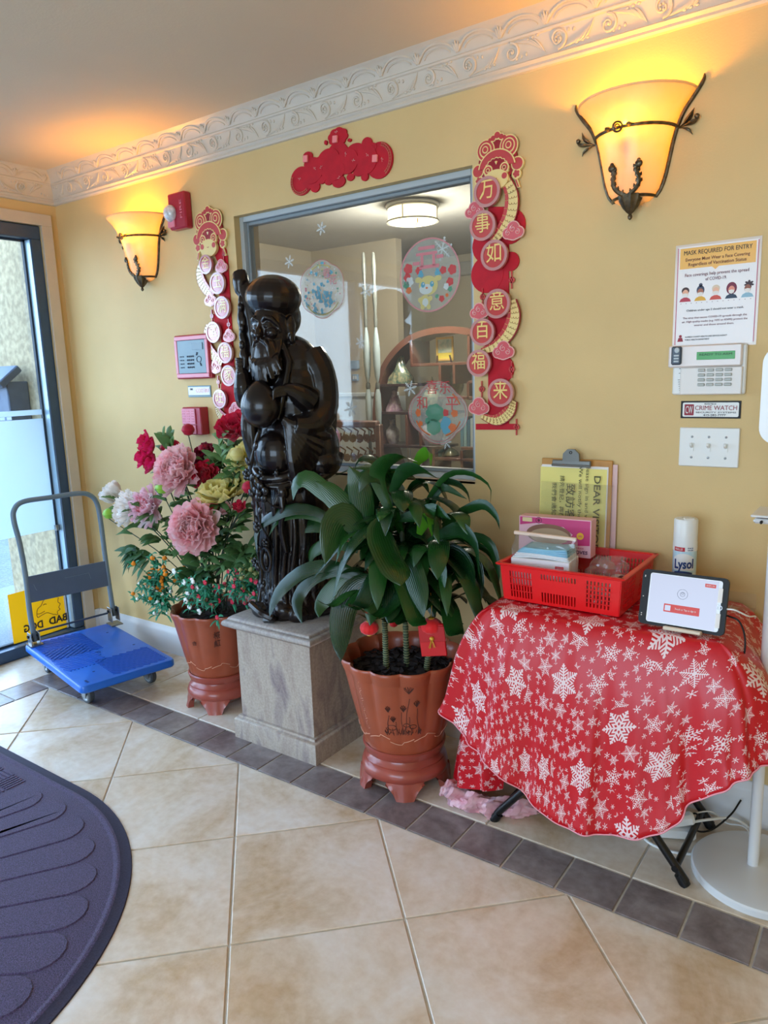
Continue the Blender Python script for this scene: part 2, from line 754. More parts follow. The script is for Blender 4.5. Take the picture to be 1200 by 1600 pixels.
# door wall: opening from y=-0.095 to -3.4, up to z=2.17
b = MB()
wallbox(b, -0.16, 0, -0.095, 0, 0, H)
wallbox(b, -0.16, 0, -3.4, -0.095, 2.175, H)
wallbox(b, -0.16, 0, YB, -3.4, 0, H)
struct(b, 'wall_left', WALL, smooth=False)
b = MB()
wallbox(b, XR, XR + 0.16, YB, 0, 0, H)
struct(b, 'wall_right', WALL, smooth=False)
b = MB()   # street side, behind the viewer: a wide shopfront opening
wallbox(b, 0, 1.4, YB - 0.16, YB, 0, H)
wallbox(b, 4.6, XR, YB - 0.16, YB, 0, H)
wallbox(b, 1.4, 4.6, YB - 0.16, YB, 2.3, H)
wallbox(b, 1.4, 4.6, YB - 0.16, YB, 0, 0.6)
struct(b, 'wall_front', WALL, smooth=False)

# casing round the door
b = MB()
b.box((0.008, -0.0665, 1.087), (0.016, 0.057, 2.174), bev=0.002)
b.box((0.008, -1.749, 2.202), (0.016, 3.422, 0.056), bev=0.002)
struct(b, 'trim_1', TRIM)
# door_1: the metal storefront frame, glass and frosted film
b = MB()
b.box((-0.045, -0.1225, 1.085), (0.08, 0.055, 2.045), bev=0.003)
b.box((-0.045, -1.747, 2.14), (0.08, 3.304, 0.065), bev=0.003)
b.box((-0.045, -1.747, 0.03), (0.09, 3.304, 0.06), bev=0.003)
b.box((-0.045, -1.25, 1.085), (0.08, 0.055, 2.045), bev=0.003)
b.box((-0.045, -2.4, 1.085), (0.08, 0.055, 2.045), bev=0.003)
door = struct(b, 'door_1', DFRAME)
b = MB()
GASK = mat('black_gasket', srgb(40, 52, 66), 0.6)
for y0 in (-0.158,):
    b.box((-0.068, y0, 1.09), (0.02, 0.01, 2.07))
    b.box((-0.068, -0.7, 2.104), (0.02, 1.1, 0.01))
    b.box((-0.068, -0.7, 0.066), (0.02, 1.1, 0.01))
b.build('gasket', GASK, door)
b = MB()
b.box((-0.036, -0.1515, 1.085), (0.050, 0.003, 2.04), bev=0.001)
b.build('inner_jamb', mat('sky_sheen_jamb_metal', srgb(176, 204, 222), 0.35, metal=0.3), door)  # same frame metal, coloured pale blue to stand for the sky's reflection
DGLASS = glassmat('clear_door_glass', (0.95, 0.98, 1.0))
b = MB()
for y0, y1 in ((-1.22, -0.15), (-2.37, -1.28), (-3.39, -2.43)):
    b.box((-0.070, (y0 + y1) / 2, 1.085), (0.006, y1 - y0, 2.05))
b.build('glass_pane', DGLASS, door, smooth=False)
FILM = glassmat('frosted_film', (0.9, 0.96, 1.0), 0.86, (0.80, 0.90, 0.96), 0.3)
b = MB()
wallf = [(-1.22, -0.16, 0.62, 1.215), (-1.22, -0.16, 1.235, 1.262)]
for y0, y1, z0, z1 in wallf:
    b.box((-0.0655, (y0 + y1) / 2, (z0 + z1) / 2), (0.001, y1 - y0, z1 - z0))
b.build('frosted_band', FILM, door, smooth=False)
b = MB()
for k in range(3):
    z = 1.222 + 0.0
    b.box((-0.0650, -0.34 - 0.035 * k, 1.226), (0.0012, 0.024, 0.016))
b.build('etched_lettering', FILM, door, smooth=False)
b = MB()
b.box((-0.045, -0.168, 0.63), (0.02, 0.02, 0.03), bev=0.002)
b.build('glass_clip', STEEL, door)

# baseboard along the main wall
b = MB()
prof = [(0, 0), (-0.014, 0), (-0.014, 0.105), (-0.010, 0.118), (-0.006, 0.124), (-0.003, 0.138), (0, 0.14)]
a = [b.pt((0.0, y, z)) for y, z in prof]
c = [b.pt((XR, y, z)) for y, z in prof]
for i in range(len(prof) - 1):
    b.face([a[i], c[i], c[i + 1], a[i + 1]])
struct(b, 'baseboard_back', BASEW, ang=25)
b = MB()
b.box((0.007, -0.019, 0.07), (0.014, 0.038, 0.14), bev=0.002)
struct(b, 'baseboard_left', BASEW)

# ---- crown moulding: profile (d = out from wall, z), ornament standing on it
CP = [(0.0, 2.280), (0.010, 2.282), (0.014, 2.288), (0.012, 2.296), (0.018, 2.300), (0.020, 2.304), (0.014, 2.309),
      (0.0155, 2.330), (0.019, 2.352), (0.024, 2.368), (0.029, 2.371), (0.031, 2.376), (0.028, 2.381),
      (0.033, 2.394), (0.042, 2.408), (0.053, 2.419), (0.062, 2.425), (0.069, 2.428), (0.071, 2.4305)]


def cprof(z):
    for (d0, z0), (d1, z1) in zip(CP[6:], CP[7:]):
        if z <= z1:
            return d0 + (d1 - d0) * (z - z0) / (z1 - z0)
    return CP[-1][0]


def crown(name, length, along, out, org, mitre0, mitre1, n_rep):
    org = Vector(org)
    b = MB()
    rows = []
    for (d, z) in CP:
        rows.append((b.pt(org + along * (d * mitre0) + out * d + UZ * z), b.pt(org + along * (length - d * mitre1) + out * d + UZ * z)))
    for i in range(len(CP) - 1):
        b.face([rows[i][0], rows[i][1], rows[i + 1][1], rows[i + 1][0]])
    o = struct(b, name, CROWN, ang=30)

    def P_(s_, z, lift=0.0):
        return org + along * s_ + out * (cprof(z) + lift) + UZ * z
    arch, leaf, scroll = MB(), MB(), MB()
    ap = 0.15
    s0 = 2.084 % ap if name == 'trim_2' else 0.07
    k = 0
    while s0 + k * ap < length - 0.02:
        c = s0 + k * ap
        # palmette: five ribs in a fan
        for q in (-2, -1, 0, 1, 2):
            t = math.radians(q * 17)
            pts = [P_(c + math.sin(t) * r, 2.383 + math.cos(t) * r * 0.92, 0.004) for r in (0.004, 0.018, 0.034 - abs(q) * 0.003)]
            leaf.tube(pts, [0.003, 0.0058, 0.002], 6)
        # two nested arches between palmettes
        for (w, h, r, f0) in ((0.060, 0.036, 0.0046, 0.12), (0.046, 0.025, 0.0026, 0.10)):
            pts = []
            for i in range(13):
                t = PI * (f0 + (1 - 2 * f0) * i / 12)
                x_ = c + ap / 2 - math.cos(t) * w * 1.12
                if 0.06 < x_ < length - 0.01 or name == 'trim_2':
                    pts.append(P_(max(0.05, x_), 2.384 + math.sin(t) * h, 0.0015))
            if len(pts) > 2:
                arch.tube(pts, r, 6)
        k += 1
    # rinceau: an S stem with curling spirals and leaves, 0.30 per repeat
    rp_ = 0.30
    s0 = (2.116 % rp_) - rp_ if name == 'trim_2' else -0.12
    k = 0
    zc = 2.341

    def sp(cx, cz, r0, turns, a0, dirn, thick, lx):
        pts, rr = [], []
        for i in range(22):
            f = i / 21
            a_ = a0 + dirn * turns * 2 * PI * f
            r_ = r0 * (1 - 0.82 * f)
            pts.append(P_(cx + math.cos(a_) * r_, cz + math.sin(a_) * r_, 0.0015))
            rr.append(thick * (1 - 0.5 * f))
        if lx(cx):
            scroll.tube(pts, rr, 6)
    ok = lambda v: 0.06 < v < length - 0.05
    while s0 + k * rp_ < length:
        c = s0 + k * rp_
        sp(c, zc + 0.002, 0.0285, 1.5, -PI * 0.5, 1, 0.0050, ok)
        sp(c + 0.15, zc - 0.001, 0.026, 1.4, PI * 0.5, -1, 0.0050, ok)
        # blossom in each spiral
        for q in range(5):
            t = 2 * PI * q / 5
            if ok(c):
                p = P_(c + math.cos(t) * 0.0075, zc + 0.002 + math.sin(t) * 0.0075, 0.002)
                scroll.ell(p, 0.0046, nu=6, nv=4)
        if ok(c + 0.15):
            scroll.ell(P_(c + 0.15, zc, 0.002), (0.006, 0.004, 0.006), nu=8, nv=5)
        # acanthus sprays sweeping between spirals
        for (sx, z0, z1, dx) in ((0.012, -0.026, 0.020, 0.085), (0.16, 0.024, -0.020, 0.085)):
            for q in range(5):
                f = q / 4
                x0 = c + sx + 0.016 * q
                zz0 = zc + z0 * (1 - 0.25 * f)
                pts = []
                for i in range(7):
                    g = i / 6
                    pts.append(P_(x0 + dx * g * (0.85 - 0.11 * q), zz0 + (z1 - z0) * (g ** 1.5) * (0.55 + 0.11 * q) , 0.001 + 0.0015 * math.sin(PI * g)))
                if ok(x0) and ok(x0 + dx):
                    scroll.tube(pts, [0.001, 0.0034, 0.0042, 0.0040, 0.0032, 0.0024, 0.0008], 6)
            for q in range(3):
                xx = c + sx + 0.045 + 0.016 * q
                if ok(xx):
                    sg = 1 if z0 < 0 else -1
                    scroll.ell(P_(xx, zc - sg * 0.022 + 0.002 * q, 0.001), (0.006, 0.004, 0.0042), nu=8, nv=5)
                    scroll.ell(P_(xx - 0.04, zc + sg * (0.02 - 0.003 * q), 0.001), (0.0045, 0.003, 0.006), nu=8, nv=5)
        k += 1
    arch.build('arch_relief', CROWN, o)
    leaf.build('palmette_relief', CROWN, o)
    scroll.build('scroll_relief', CROWN, o)
    return o


crown('trim_2', XR, Vector((1, 0, 0)), Vector((0, -1, 0)), (0, 0, 0), 1, 0, 0)
crown('trim_3', 4.9, Vector((0, -1, 0)), Vector((1, 0, 0)), (0, 0, 0), 1, 0, 0)

# ---- window_1: aluminium frame and glass between lobby and office
ALU = mat('window_aluminium', srgb(190, 198, 202), 0.3, metal=0.25)
ALUD = mat('window_dark_rebate', srgb(140, 148, 152), 0.4, metal=0.2)
b = MB()
fw = 0.022
for (x0, x1, z0, z1) in ((WX0, WX0 + fw, WZ0, WZ1), (WX1 - fw, WX1, WZ0, WZ1), (WX0 + fw, WX1 - fw, WZ1 - fw, WZ1), (WX0 + fw, WX1 - fw, WZ0, WZ0 + fw)):
    b.box(((x0 + x1) / 2, 0.055, (z0 + z1) / 2), (x1 - x0, 0.05, z1 - z0), bev=0.002)
win = struct(b, 'window_1', ALU)
b = MB()
i_ = fw
fw2 = 0.014
for (x0, x1, z0, z1) in ((WX0 + i_, WX0 + i_ + fw2, WZ0 + i_, WZ1 - i_), (WX1 - i_ - fw2, WX1 - i_, WZ0 + i_, WZ1 - i_), (WX0 + i_ + fw2, WX1 - i_ - fw2, WZ1 - i_ - fw2, WZ1 - i_), (WX0 + i_ + fw2, WX1 - i_ - fw2, WZ0 + i_, WZ0 + i_ + fw2)):
    b.box(((x0 + x1) / 2, 0.062, (z0 + z1) / 2), (x1 - x0, 0.03, z1 - z0), bev=0.002)
b.build('rebate', ALUD, win)
GY_ = 0.058
IGLASS = glassmat('window_glass', (0.93, 0.96, 0.95), 0.045, (0.8, 0.86, 0.88), 1.15)
b = MB()
b.box(((WX0 + WX1) / 2, GY_ + 0.004, (WZ0 + WZ1) / 2), (WX1 - WX0 - 0.05, 0.005, WZ1 - WZ0 - 0.05))
b.build('glass_pane', IGLASS, win, smooth=False)
b = MB()
b.box(((WX0 + WX1) / 2, 0.015, WZ0 - 0.004), (WX1 - WX0, 0.03, 0.012), bev=0.002)
b.build('window_sill', TRIM, win)

# ---- office beyond the window
OWALL = mat('office_wall_paint', srgb(196, 186, 166), 0.6, var=0.03, vscale=3)
OCEIL = mat('office_ceiling', srgb(178, 176, 170), 0.7)
OX0, OX1, OY1 = -0.66, 3.2, 3.9
b = MB()
wallbox(b, OX0, OX1, OY1, OY1 + 0.1, 0, H)
struct(b, 'wall_office_back', OWALL, smooth=False)
b = MB()
wallbox(b, OX0 - 0.03, OX0, WT, OY1, 0, H)
struct(b, 'wall_office_left', OWALL, smooth=False)
b = MB()
wallbox(b, OX1, OX1 + 0.1, WT, OY1, 0, H)
struct(b, 'wall_office_right', OWALL, smooth=False)
b = MB()
wallbox(b, OX0, OX1, WT, OY1, H, H + 0.06)
struct(b, 'ceiling_office', OCEIL, smooth=False)
b = MB()
wallbox(b, OX0, OX1, WT, OY1, -0.05, 0)
struct(b, 'floor_office', mat('office_carpet', srgb(150, 130, 110), 0.9, var=0.2, vscale=60), smooth=False)
# partition; blue-white panelling stands in for the door's reflection in the glass
REFLW = mat('door_reflection_white', srgb(216, 226, 234), 0.45)
b = MB()
wallbox(b, OX0, 0.22, 2.75, 2.83, 1.2, H)
pt_ = struct(b, 'wall_office_partition', OWALL, smooth=False)
b = MB()
wallbox(b, OX0, 0.22, 2.742, 2.83, 0, 1.2)
for k in range(8):
    xx = OX0 + 0.1 + 0.145 * k
    b.box((xx, 2.739, 0.6), (0.012, 0.006, 1.0), bev=0.001)
b.build('door_reflection_panel', REFLW, pt_, smooth=False)
b = MB()
b.box(((OX0 + 0.22) / 2, 2.73, 1.215), (0.22 - OX0, 0.03, 0.035), bev=0.006)
b.build('door_reflection_rail', REFLW, pt_)
b = MB()
b.box((0.95, OY1 - 0.03, 2.3), (4.0, 0.05, 0.12), bev=0.01)
b.build('picture_rail', OCEIL, pt_)
# ---------------------------------------------------------------- outside the door
STUCCO = mat('cream_stucco', srgb(176, 158, 126), 0.9, bump=1.0, bscale=30, var=0.22, vscale=34)
b = MB()
wallbox(b, -0.70, -0.16, -0.11, 0.135, -0.06, 3.2)
struct(b, 'wall_porch', STUCCO, smooth=False)
b = MB()
wallbox(b, -30, -0.16, -14, 16, -0.1, -0.05)
struct(b, 'floor_pavement', mat('asphalt', srgb(112, 118, 122), 0.9, var=0.25, vscale=70, bump=0.6, bscale=120), smooth=False)
b = MB()
wallbox(b, -1.6, -0.16, -4, 0.7, -0.052, -0.045)
struct(b, 'floor_walkway', mat('grey_walkway', srgb(128, 134, 138), 0.9, var=0.2, vscale=90), smooth=False)
# metal utility box on the porch wall
UB = mat('weathered_box_metal', srgb(70, 88, 112), 0.5, metal=0.3, var=0.1, vscale=20)
t = thing('utility_box', 'blue-grey metal box with slanted lid on the stucco wall outside', 'box', (-0.38, -0.13, 1.2))
b = MB()
b.box((-0.38, -0.17, 1.30), (0.24, 0.12, 0.22), bev=0.006)
b.build('box_body', UB, t)
b = MB()
b.box((-0.38, -0.215, 1.435), (0.28, 0.15, 0.04), rot=rotm('X', 38), bev=0.006)
b.build('lid', UB, t)
text('PUSH', 0.03, (-0.38, -0.232, 1.33), UX, UZ, mat('faded_ink', srgb(70, 84, 104), 0.6), t, name='stamped_word')
b = MB()
b.box((-0.38, -0.2315, 1.36), (0.01, 0.003, 0.02))
b.build('keyhole', BLACK, t)
# distant low block wall and parked car seen low through the glass
BLK = mat('pale_concrete_block', srgb(130, 146, 160), 0.85, var=0.1, vscale=10)
t = thing('breeze_block_wall', 'low pale breeze block wall far across the pavement', 'wall', (-4.0, 1.7, -0.05))
b = MB()
b.box((-4.0, 1.7, 0.53), (0.14, 3.6, 0.05), bev=0.004)
b.build('coping', BLK, t)
blk = None
for r in range(3):
    for k in range(9):
        y0 = 0.02 + 0.4 * k + (0.2 if r % 2 else 0)
        if blk is None:
            b = MB()
            for dy in (-0.16, 0.0, 0.16):
                b.box((-4.0, y0 + dy, 0.04), (0.14, 0.05, 0.17))
            b.box((-4.0, y0, -0.035), (0.14, 0.38, 0.03))
            b.box((-4.0, y0, 0.115), (0.14, 0.38, 0.03))
            blk = b.build('block', BLK, t, smooth=False)
            yy0 = y0
        else:
            c = blk.copy()
            COL.objects.link(c)
            c.parent = t
            c.location = (0, y0 - yy0, 0.186 * r)
# yellow dog sign, seen from behind through its own paper, against the glass
YEL = thin(mat('yellow_sign_card', srgb(250, 178, 10), 0.6), 0.35)
t = thing('dog_warning_sign', 'yellow dog warning sign stuck to the door glass behind the cart, seen from behind', 'sign', (-0.045, -0.32, 0.03))
b = MB()


def sgn(u, v):
    y0 = -0.475 + 0.30 * u
    return (-0.047 + 0.012 * math.sin(u * 3.1) * 0.5 * (1 - v), y0, 0.07 + 0.265 * v)


b.grid(sgn, 13, 7)
b.build('sheet', YEL, t)
b = MB()
b.box((-0.0475, -0.17, 0.2), (0.003, 0.012, 0.268), bev=0.001)
b.build('sheet_edge', PAPER, t)
so = Vector((-0.0385, -0.31, 0.2))
MY = Vector((0, -1, 0))
# lettering reads backwards from indoors: mirrored by writing along -y with the faces turned
for s_, yy in (('BAD', 0.085), ('DOG', -0.055)):
    lt = text(s_, 0.055, so + Vector((0, yy, -0.068)), Vector((0, 1, 0)), UZ, DARKINK, t, width=0.105, bold=0.03)
    if lt:
        c_ = (so.y + yy) - ORG[t.name].y
        for v in lt.data.vertices:
            v.co.y = 2 * c_ - v.co.y
        lt.data.flip_normals()
b = MB()
dog = [(-0.075, -0.02), (-0.068, 0.012), (-0.045, 0.028), (-0.03, 0.05), (0.0, 0.064), (0.03, 0.062), (0.05, 0.048)]
mane = [(0.055, 0.045), (0.05, 0.02), (0.062, 0.008), (0.05, -0.01), (0.058, -0.022), (0.04, -0.03), (0.04, -0.048), (0.022, -0.04)]
jaw = [(-0.075, -0.02), (-0.07, -0.032), (-0.05, -0.026), (-0.02, -0.02), (0.0, -0.03), (0.02, -0.042)]
mouth = [(-0.072, -0.012), (-0.055, -0.014), (-0.03, -0.008)]
eye = [(-0.035, 0.026), (-0.025, 0.03), (-0.015, 0.026)]
for ln in (dog, mane, jaw, mouth, eye):
    b.tube([so + Vector((0, p[0] + 0.045, p[1] + 0.006)) for p in spline([(*q, 0) for q in ln], 20)], 0.0018, 5)
b.build('dog_head_drawing', BROWNINK, t)

# ---------------------------------------------------------------- wall sconces
def shade_mat():
    m = bpy.data.materials.new('amber_glass')
    m.use_nodes = True
    nt = m.node_tree
    nt.nodes.clear()
    out = nt.nodes.new('ShaderNodeOutputMaterial')
    tl = nt.nodes.new('ShaderNodeBsdfTranslucent')
    tl.inputs[0].default_value = (1.0, 0.90, 0.50, 1)
    df = nt.nodes.new('ShaderNodeBsdfPrincipled')
    df.inputs['Roughness'].default_value = 0.25
    t = nt.nodes.new('ShaderNodeTexCoord')
    n = nt.nodes.new('ShaderNodeTexNoise')
    n.inputs['Scale'].default_value = 9
    n.inputs['Detail'].default_value = 5
    n.inputs['Distortion'].default_value = 1
    nt.links.new(t.outputs['Object'], n.inputs['Vector'])
    r = nt.nodes.new('ShaderNodeValToRGB')
    r.color_ramp.elements[0].position = 0.35
    r.color_ramp.elements[1].position = 0.7
    r.color_ramp.elements[0].color = (*srgb(226, 206, 170), 1)
    r.color_ramp.elements[1].color = (*srgb(242, 230, 206), 1)
    nt.links.new(n.outputs[0], r.inputs[0])
    nt.links.new(r.outputs[0], df.inputs['Base Color'])
    mx = nt.nodes.new('ShaderNodeMixShader')
    mx.inputs[0].default_value = 0.5
    nt.links.new(tl.outputs[0], mx.inputs[1])
    nt.links.new(df.outputs[0], mx.inputs[2])
    nt.links.new(mx.outputs[0], out.inputs[0])
    return m


AMBER = shade_mat()
IRON = mat('antique_bronze_iron', srgb(96, 84, 66), 0.35, metal=0.8, var=0.4, vscale=60)
SP = [(0.004, 1.842), (0.03, 1.844), (0.052, 1.855), (0.072, 1.88), (0.083, 1.915), (0.091, 1.955), (0.100, 2.0), (0.111, 2.04), (0.126, 2.075), (0.143, 2.100), (0.160, 2.118), (0.164, 2.123)]
DEP = 0.95


def rad(z):
    for (r0, z0), (r1, z1) in zip(SP, SP[1:]):
        if z <= z1:
            return r0 + (r1 - r0) * (z - z0) / max(1e-6, z1 - z0)
    return SP[-1][0]


def sconce(xc, label):
    t = thing('wall_sconce', label, 'wall lamp', (xc, 0, 1.97), 'amber wall sconces')

    def q(a, z, l=0.0):      # a in degrees: 180 = left wall edge, 270 = front, 360 = right wall edge
        r = rad(z) + l
        return Vector((xc + r * math.cos(math.radians(a)), r * DEP * math.sin(math.radians(a)), z))
    b = MB()
    b.grid(lambda u, v: q(180 + 180 * u, SP[0][1] + (SP[-1][1] - SP[0][1]) * v), 33, 30)
    b.grid(lambda u, v: q(180 + 180 * u, SP[0][1] + (SP[-1][1] - SP[0][1]) * v, -0.005), 33, 30)
    b.tube([q(180 + 180 * i / 32, 2.123, -0.0025) for i in range(33)], 0.0035, 8)
    b.build('glass_shade', AMBER, t)
    b = MB()
    b.tube([q(180 + 180 * i / 32, 2.035, 0.004) for i in range(33)], 0.0046, 8)
    for a in (181.5, 358.5):
        b.tube([q(a, 1.86 + (2.035 - 1.86) * i / 11, 0.004) for i in range(12)], 0.0058, 8)
    for sx, a in ((-1, 181), (1, 359)):
        p0 = q(a, 2.03, 0.004)
        b.tube(spline([p0, q(a, 2.07, 0.006), q(a, 2.105, 0.008), q(a, 2.12, 0.008) + Vector((sx * 0.008, 0, 0.018)), q(a, 2.12, 0.008) + Vector((sx * 0.010, 0, 0.034))], 14), [0.0058] * 10 + [0.005, 0.004, 0.003, 0.0015], 7)
    b.tube([q(180 + 180 * i / 24, 1.862, 0.003) for i in range(25)], 0.0045, 7)
    b.build('iron_cage', IRON, t)
    # clasp on the band: leaf, ring, leaf
    b = MB()
    for i in range(24):
        pass
    b.tube([q(262 + 6.5 * math.cos(2 * PI * i / 18), 2.036 + 0.012 * math.sin(2 * PI * i / 18), 0.010) for i in range(18)], 0.003, 6, closed=True)
    b.tube([q(262 + 3 * math.cos(2 * PI * i / 14), 2.036 + 0.006 * math.sin(2 * PI * i / 14), 0.012) for i in range(14)], 0.002, 6, closed=True)
    for a0, sg in ((251, -1), (273, 1)):
        b.tube([q(a0 + sg * 7 * g, 2.036 + 0.001, 0.008) for g in (0, 0.25, 0.5, 0.75, 1.0, 1.5)], [0.003, 0.009, 0.013, 0.012, 0.006, 0.0015], 6, flat=0.5)
    b.build('band_clasp', IRON, t)
    # side finials: three leaves flicked outwards
    for sx, a in ((-1, 181), (1, 359)):
        b = MB()
        p0 = q(a, 2.03, 0.004)
        for (dx, dz, w) in ((0.046, 0.030, 0.011), (0.060, 0.010, 0.012), (0.044, -0.018, 0.008)):
            pts = spline([p0, p0 + Vector((sx * dx * 0.4, -0.006, dz * 0.2)), p0 + Vector((sx * dx * 0.8, -0.010, dz * 0.7)), p0 + Vector((sx * dx, -0.006, dz * 1.4))], 9)
            b.tube(pts, [0.002, 0.002, 0.0025, 0.004, w * 0.9, w, w * 0.8, w * 0.4, 0.001], 6, flat=0.5)
        b.ell(p0 + Vector((sx * 0.055, -0.012, 0.018)), (0.007, 0.006, 0.007), nu=8, nv=6)
        b.build('side_leaf_finial', IRON, t)
    # acanthus pair rising from the base cup
    b = MB()
    for sg in (-1, 1):
        cen = 268
        pts = [q(cen + sg * g[0], g[1], 0.006) for g in ((2, 1.862), (18, 1.874), (26, 1.89), (24, 1.91), (20, 1.925), (24, 1.938))]
        sp_ = spline(pts, 22)
        b.tube(sp_, [0.0068 - 0.0001 * i for i in range(22)], 6)
        for i in range(3, 21, 3):
            n_ = (sp_[i] - Vector((xc, 0, sp_[i].z))).normalized()
            side = n_.cross(Vector((0, 0, 1)))
            for s2 in (-1, 1):
                b.tube([sp_[i], sp_[i] + side * s2 * 0.007 + Vector((0, 0, 0.004)), sp_[i] + side * s2 * 0.008 + Vector((0, 0, 0.010))], [0.0048, 0.0042, 0.001], 5)
        b.ell(sp_[-1], (0.011, 0.007, 0.011), nu=8, nv=6)
        b.ell(sp_[-1] + Vector((0, 0, 0.009)), (0.006, 0.005, 0.006), nu=8, nv=6)
    b.build('acanthus_ornament', IRON, t)
    b = MB()
    b.lathe([(0.001, 1.800), (0.006, 1.804), (0.007, 1.810), (0.004, 1.816), (0.010, 1.822), (0.020, 1.834), (0.030, 1.852), (0.034, 1.866), (0.030, 1.868)], (xc, -0.036, 0), 20, fn=lambda a, k: 1 + 0.09 * math.cos(10 * a) * (k > 0.4), capb=True)
    b.build('base_cup', IRON, t)
    b = MB()
    b.lathe([(0.009, 0), (0.010, 0.02), (0.010, 0.045)], (xc, -0.078, 1.978), 12, capb=True, capt=True)
    b.box((xc, -0.035, 1.983), (0.012, 0.07, 0.010))
    b.build('lamp_holder', IRON, t)
    BULB = mat('lit_bulb', (1, 0.8, 0.5), 0.5, emit=(1, 0.43, 0.01), estr=190)
    b = MB()
    b.ell((xc, -0.078, 2.058), (0.028, 0.028, 0.036), nu=14, nv=10)
    b.build('bulb', BULB, t)
    return t


sconce(2.948, 'large lit amber glass sconce at the right, above the mask notice')
sconce(0.693, 'lit amber glass sconce near the corner, left of the fire strobe')

# ---------------------------------------------------------------- wall devices
REDP = mat('red_alarm_plastic', srgb(168, 22, 50), 0.35, coat=0.2)
PINKP = mat('pink_faded_plate', srgb(226, 130, 150), 0.35, coat=0.3)
LCD = mat('lcd_panel_grey', srgb(120, 146, 158), 0.3)
t = thing('fire_strobe', 'dark red fire alarm strobe with a clear round lens, high beside the left sconce', 'alarm', (0.975, 0, 2.11))
b = MB()
b.box((0.982, -0.02, 2.112), (0.112, 0.04, 0.15), bev=0.006)
b.build('housing', REDP, t)
b = MB()
b.ell((0.945, -0.045, 2.105), (0.034, 0.028, 0.036), nu=20, nv=12)
b.build('strobe_lens', mat('clear_lens', srgb(210, 214, 220), 0.08, coat=1.0, var=0.25, vscale=60), t)
b = MB()
b.box((0.945, -0.042, 2.062), (0.045, 0.008, 0.03), bev=0.002)
b.build('lens_bracket', PINKP, t)
tv = text('FIRE', 0.02, (1.012, -0.041, 2.115), Vector((0, 0, 1)), Vector((-1, 0, 0)), PINKP, t, width=0.075)

t = thing('alarm_annunciator', 'red framed grey alarm panel partly behind the left banner', 'alarm panel', (1.0, 0, 1.49))
b = MB()
b.box((0.99, -0.012, 1.49), (0.235, 0.024, 0.195), bev=0.004)
b.build('back_box', REDP, t)
b = MB()
for (cx, cz, w, h) in ((0.99, 1.573, 0.22, 0.018), (0.99, 1.407, 0.22, 0.018), (0.887, 1.49, 0.018, 0.15), (1.093, 1.49, 0.018, 0.15)):
    b.box((cx, -0.027, cz), (w, 0.008, h), bev=0.002)
b.build('pink_border', PINKP, t)
b = MB()
b.box((0.99, -0.026, 1.49), (0.188, 0.006, 0.148), bev=0.002)
b.build('face', LCD, t)
b = MB()
b.box((1.035, -0.030, 1.535), (0.07, 0.004, 0.03))
b.build('display', mat('dim_lcd', srgb(96, 124, 140), 0.15), t)
b = MB()
for r in range(4):
    for k in range(4):
        b.box((0.965 + 0.012 * k, -0.031, 1.492 - 0.016 * r), (0.006, 0.004, 0.007))
    for k in range(2):
        b.box((0.918 + 0.014 * k, -0.031, 1.492 - 0.016 * r), (0.009, 0.004, 0.004))
b.tube([Vector((1.04 + 0.015 * math.cos(a), -0.03, 1.478 + 0.013 * math.sin(a))) for a in [2 * PI * i / 16 for i in range(16)]], 0.0015, 5, closed=True)
b.box((1.028, -0.031, 1.502), (0.005, 0.003, 0.014), rot=rotm('Y', 25))
b.box((1.05, -0.031, 1.455), (0.005, 0.003, 0.014), rot=rotm('Y', -25))
b.build('buttons', mat('navy_marks', srgb(38, 48, 66), 0.5), t)

t = thing('wall_label', 'small white and grey printed label under the red framed panel', 'label', (0.995, 0, 1.335))
b = MB()
b.box((0.995, -0.002, 1.335), (0.155, 0.004, 0.052), bev=0.001)
b.build('plate', mat('grey_edge_label', srgb(120, 150, 160), 0.4), t)
b = MB()
b.box((0.995, -0.0045, 1.337), (0.146, 0.002, 0.036))
b.build('label_face', mat('label_white', srgb(228, 224, 224), 0.35, coat=0.4), t)
text('CO21001', 0.026, (1.02, -0.0058, 1.338), UX, UZ, ROSE, t, width=0.085)
text('FIRE', 0.012, (0.945, -0.0058, 1.345), UX, UZ, DARKINK, t)

t = thing('fire_pull_station', 'red fire alarm pull station with pale pink face above the peonies', 'alarm', (0.975, 0, 1.2))
b = MB()
b.box((0.98, -0.024, 1.203), (0.125, 0.048, 0.125), bev=0.004)
b.build('housing', REDP, t)
b = MB()
b.box((0.965, -0.051, 1.224), (0.09, 0.006, 0.07), bev=0.001)
b.box((0.965, -0.051, 1.165), (0.09, 0.006, 0.04), bev=0.001)
b.build('pink_face', PINKP, t)
b = MB()
for k, w in enumerate((0.018, 0.018, 0.018)):
    for r in range(5):
        b.box((0.935 + 0.03 * k, -0.0545, 1.248 - 0.0115 * r), (w, 0.001, 0.004))
b.build('printed_instructions', ROSE, t)
b = MB()
b.box((0.968, -0.06, 1.163), (0.055, 0.02, 0.028), bev=0.006)
b.build('pull_handle', REDP, t)

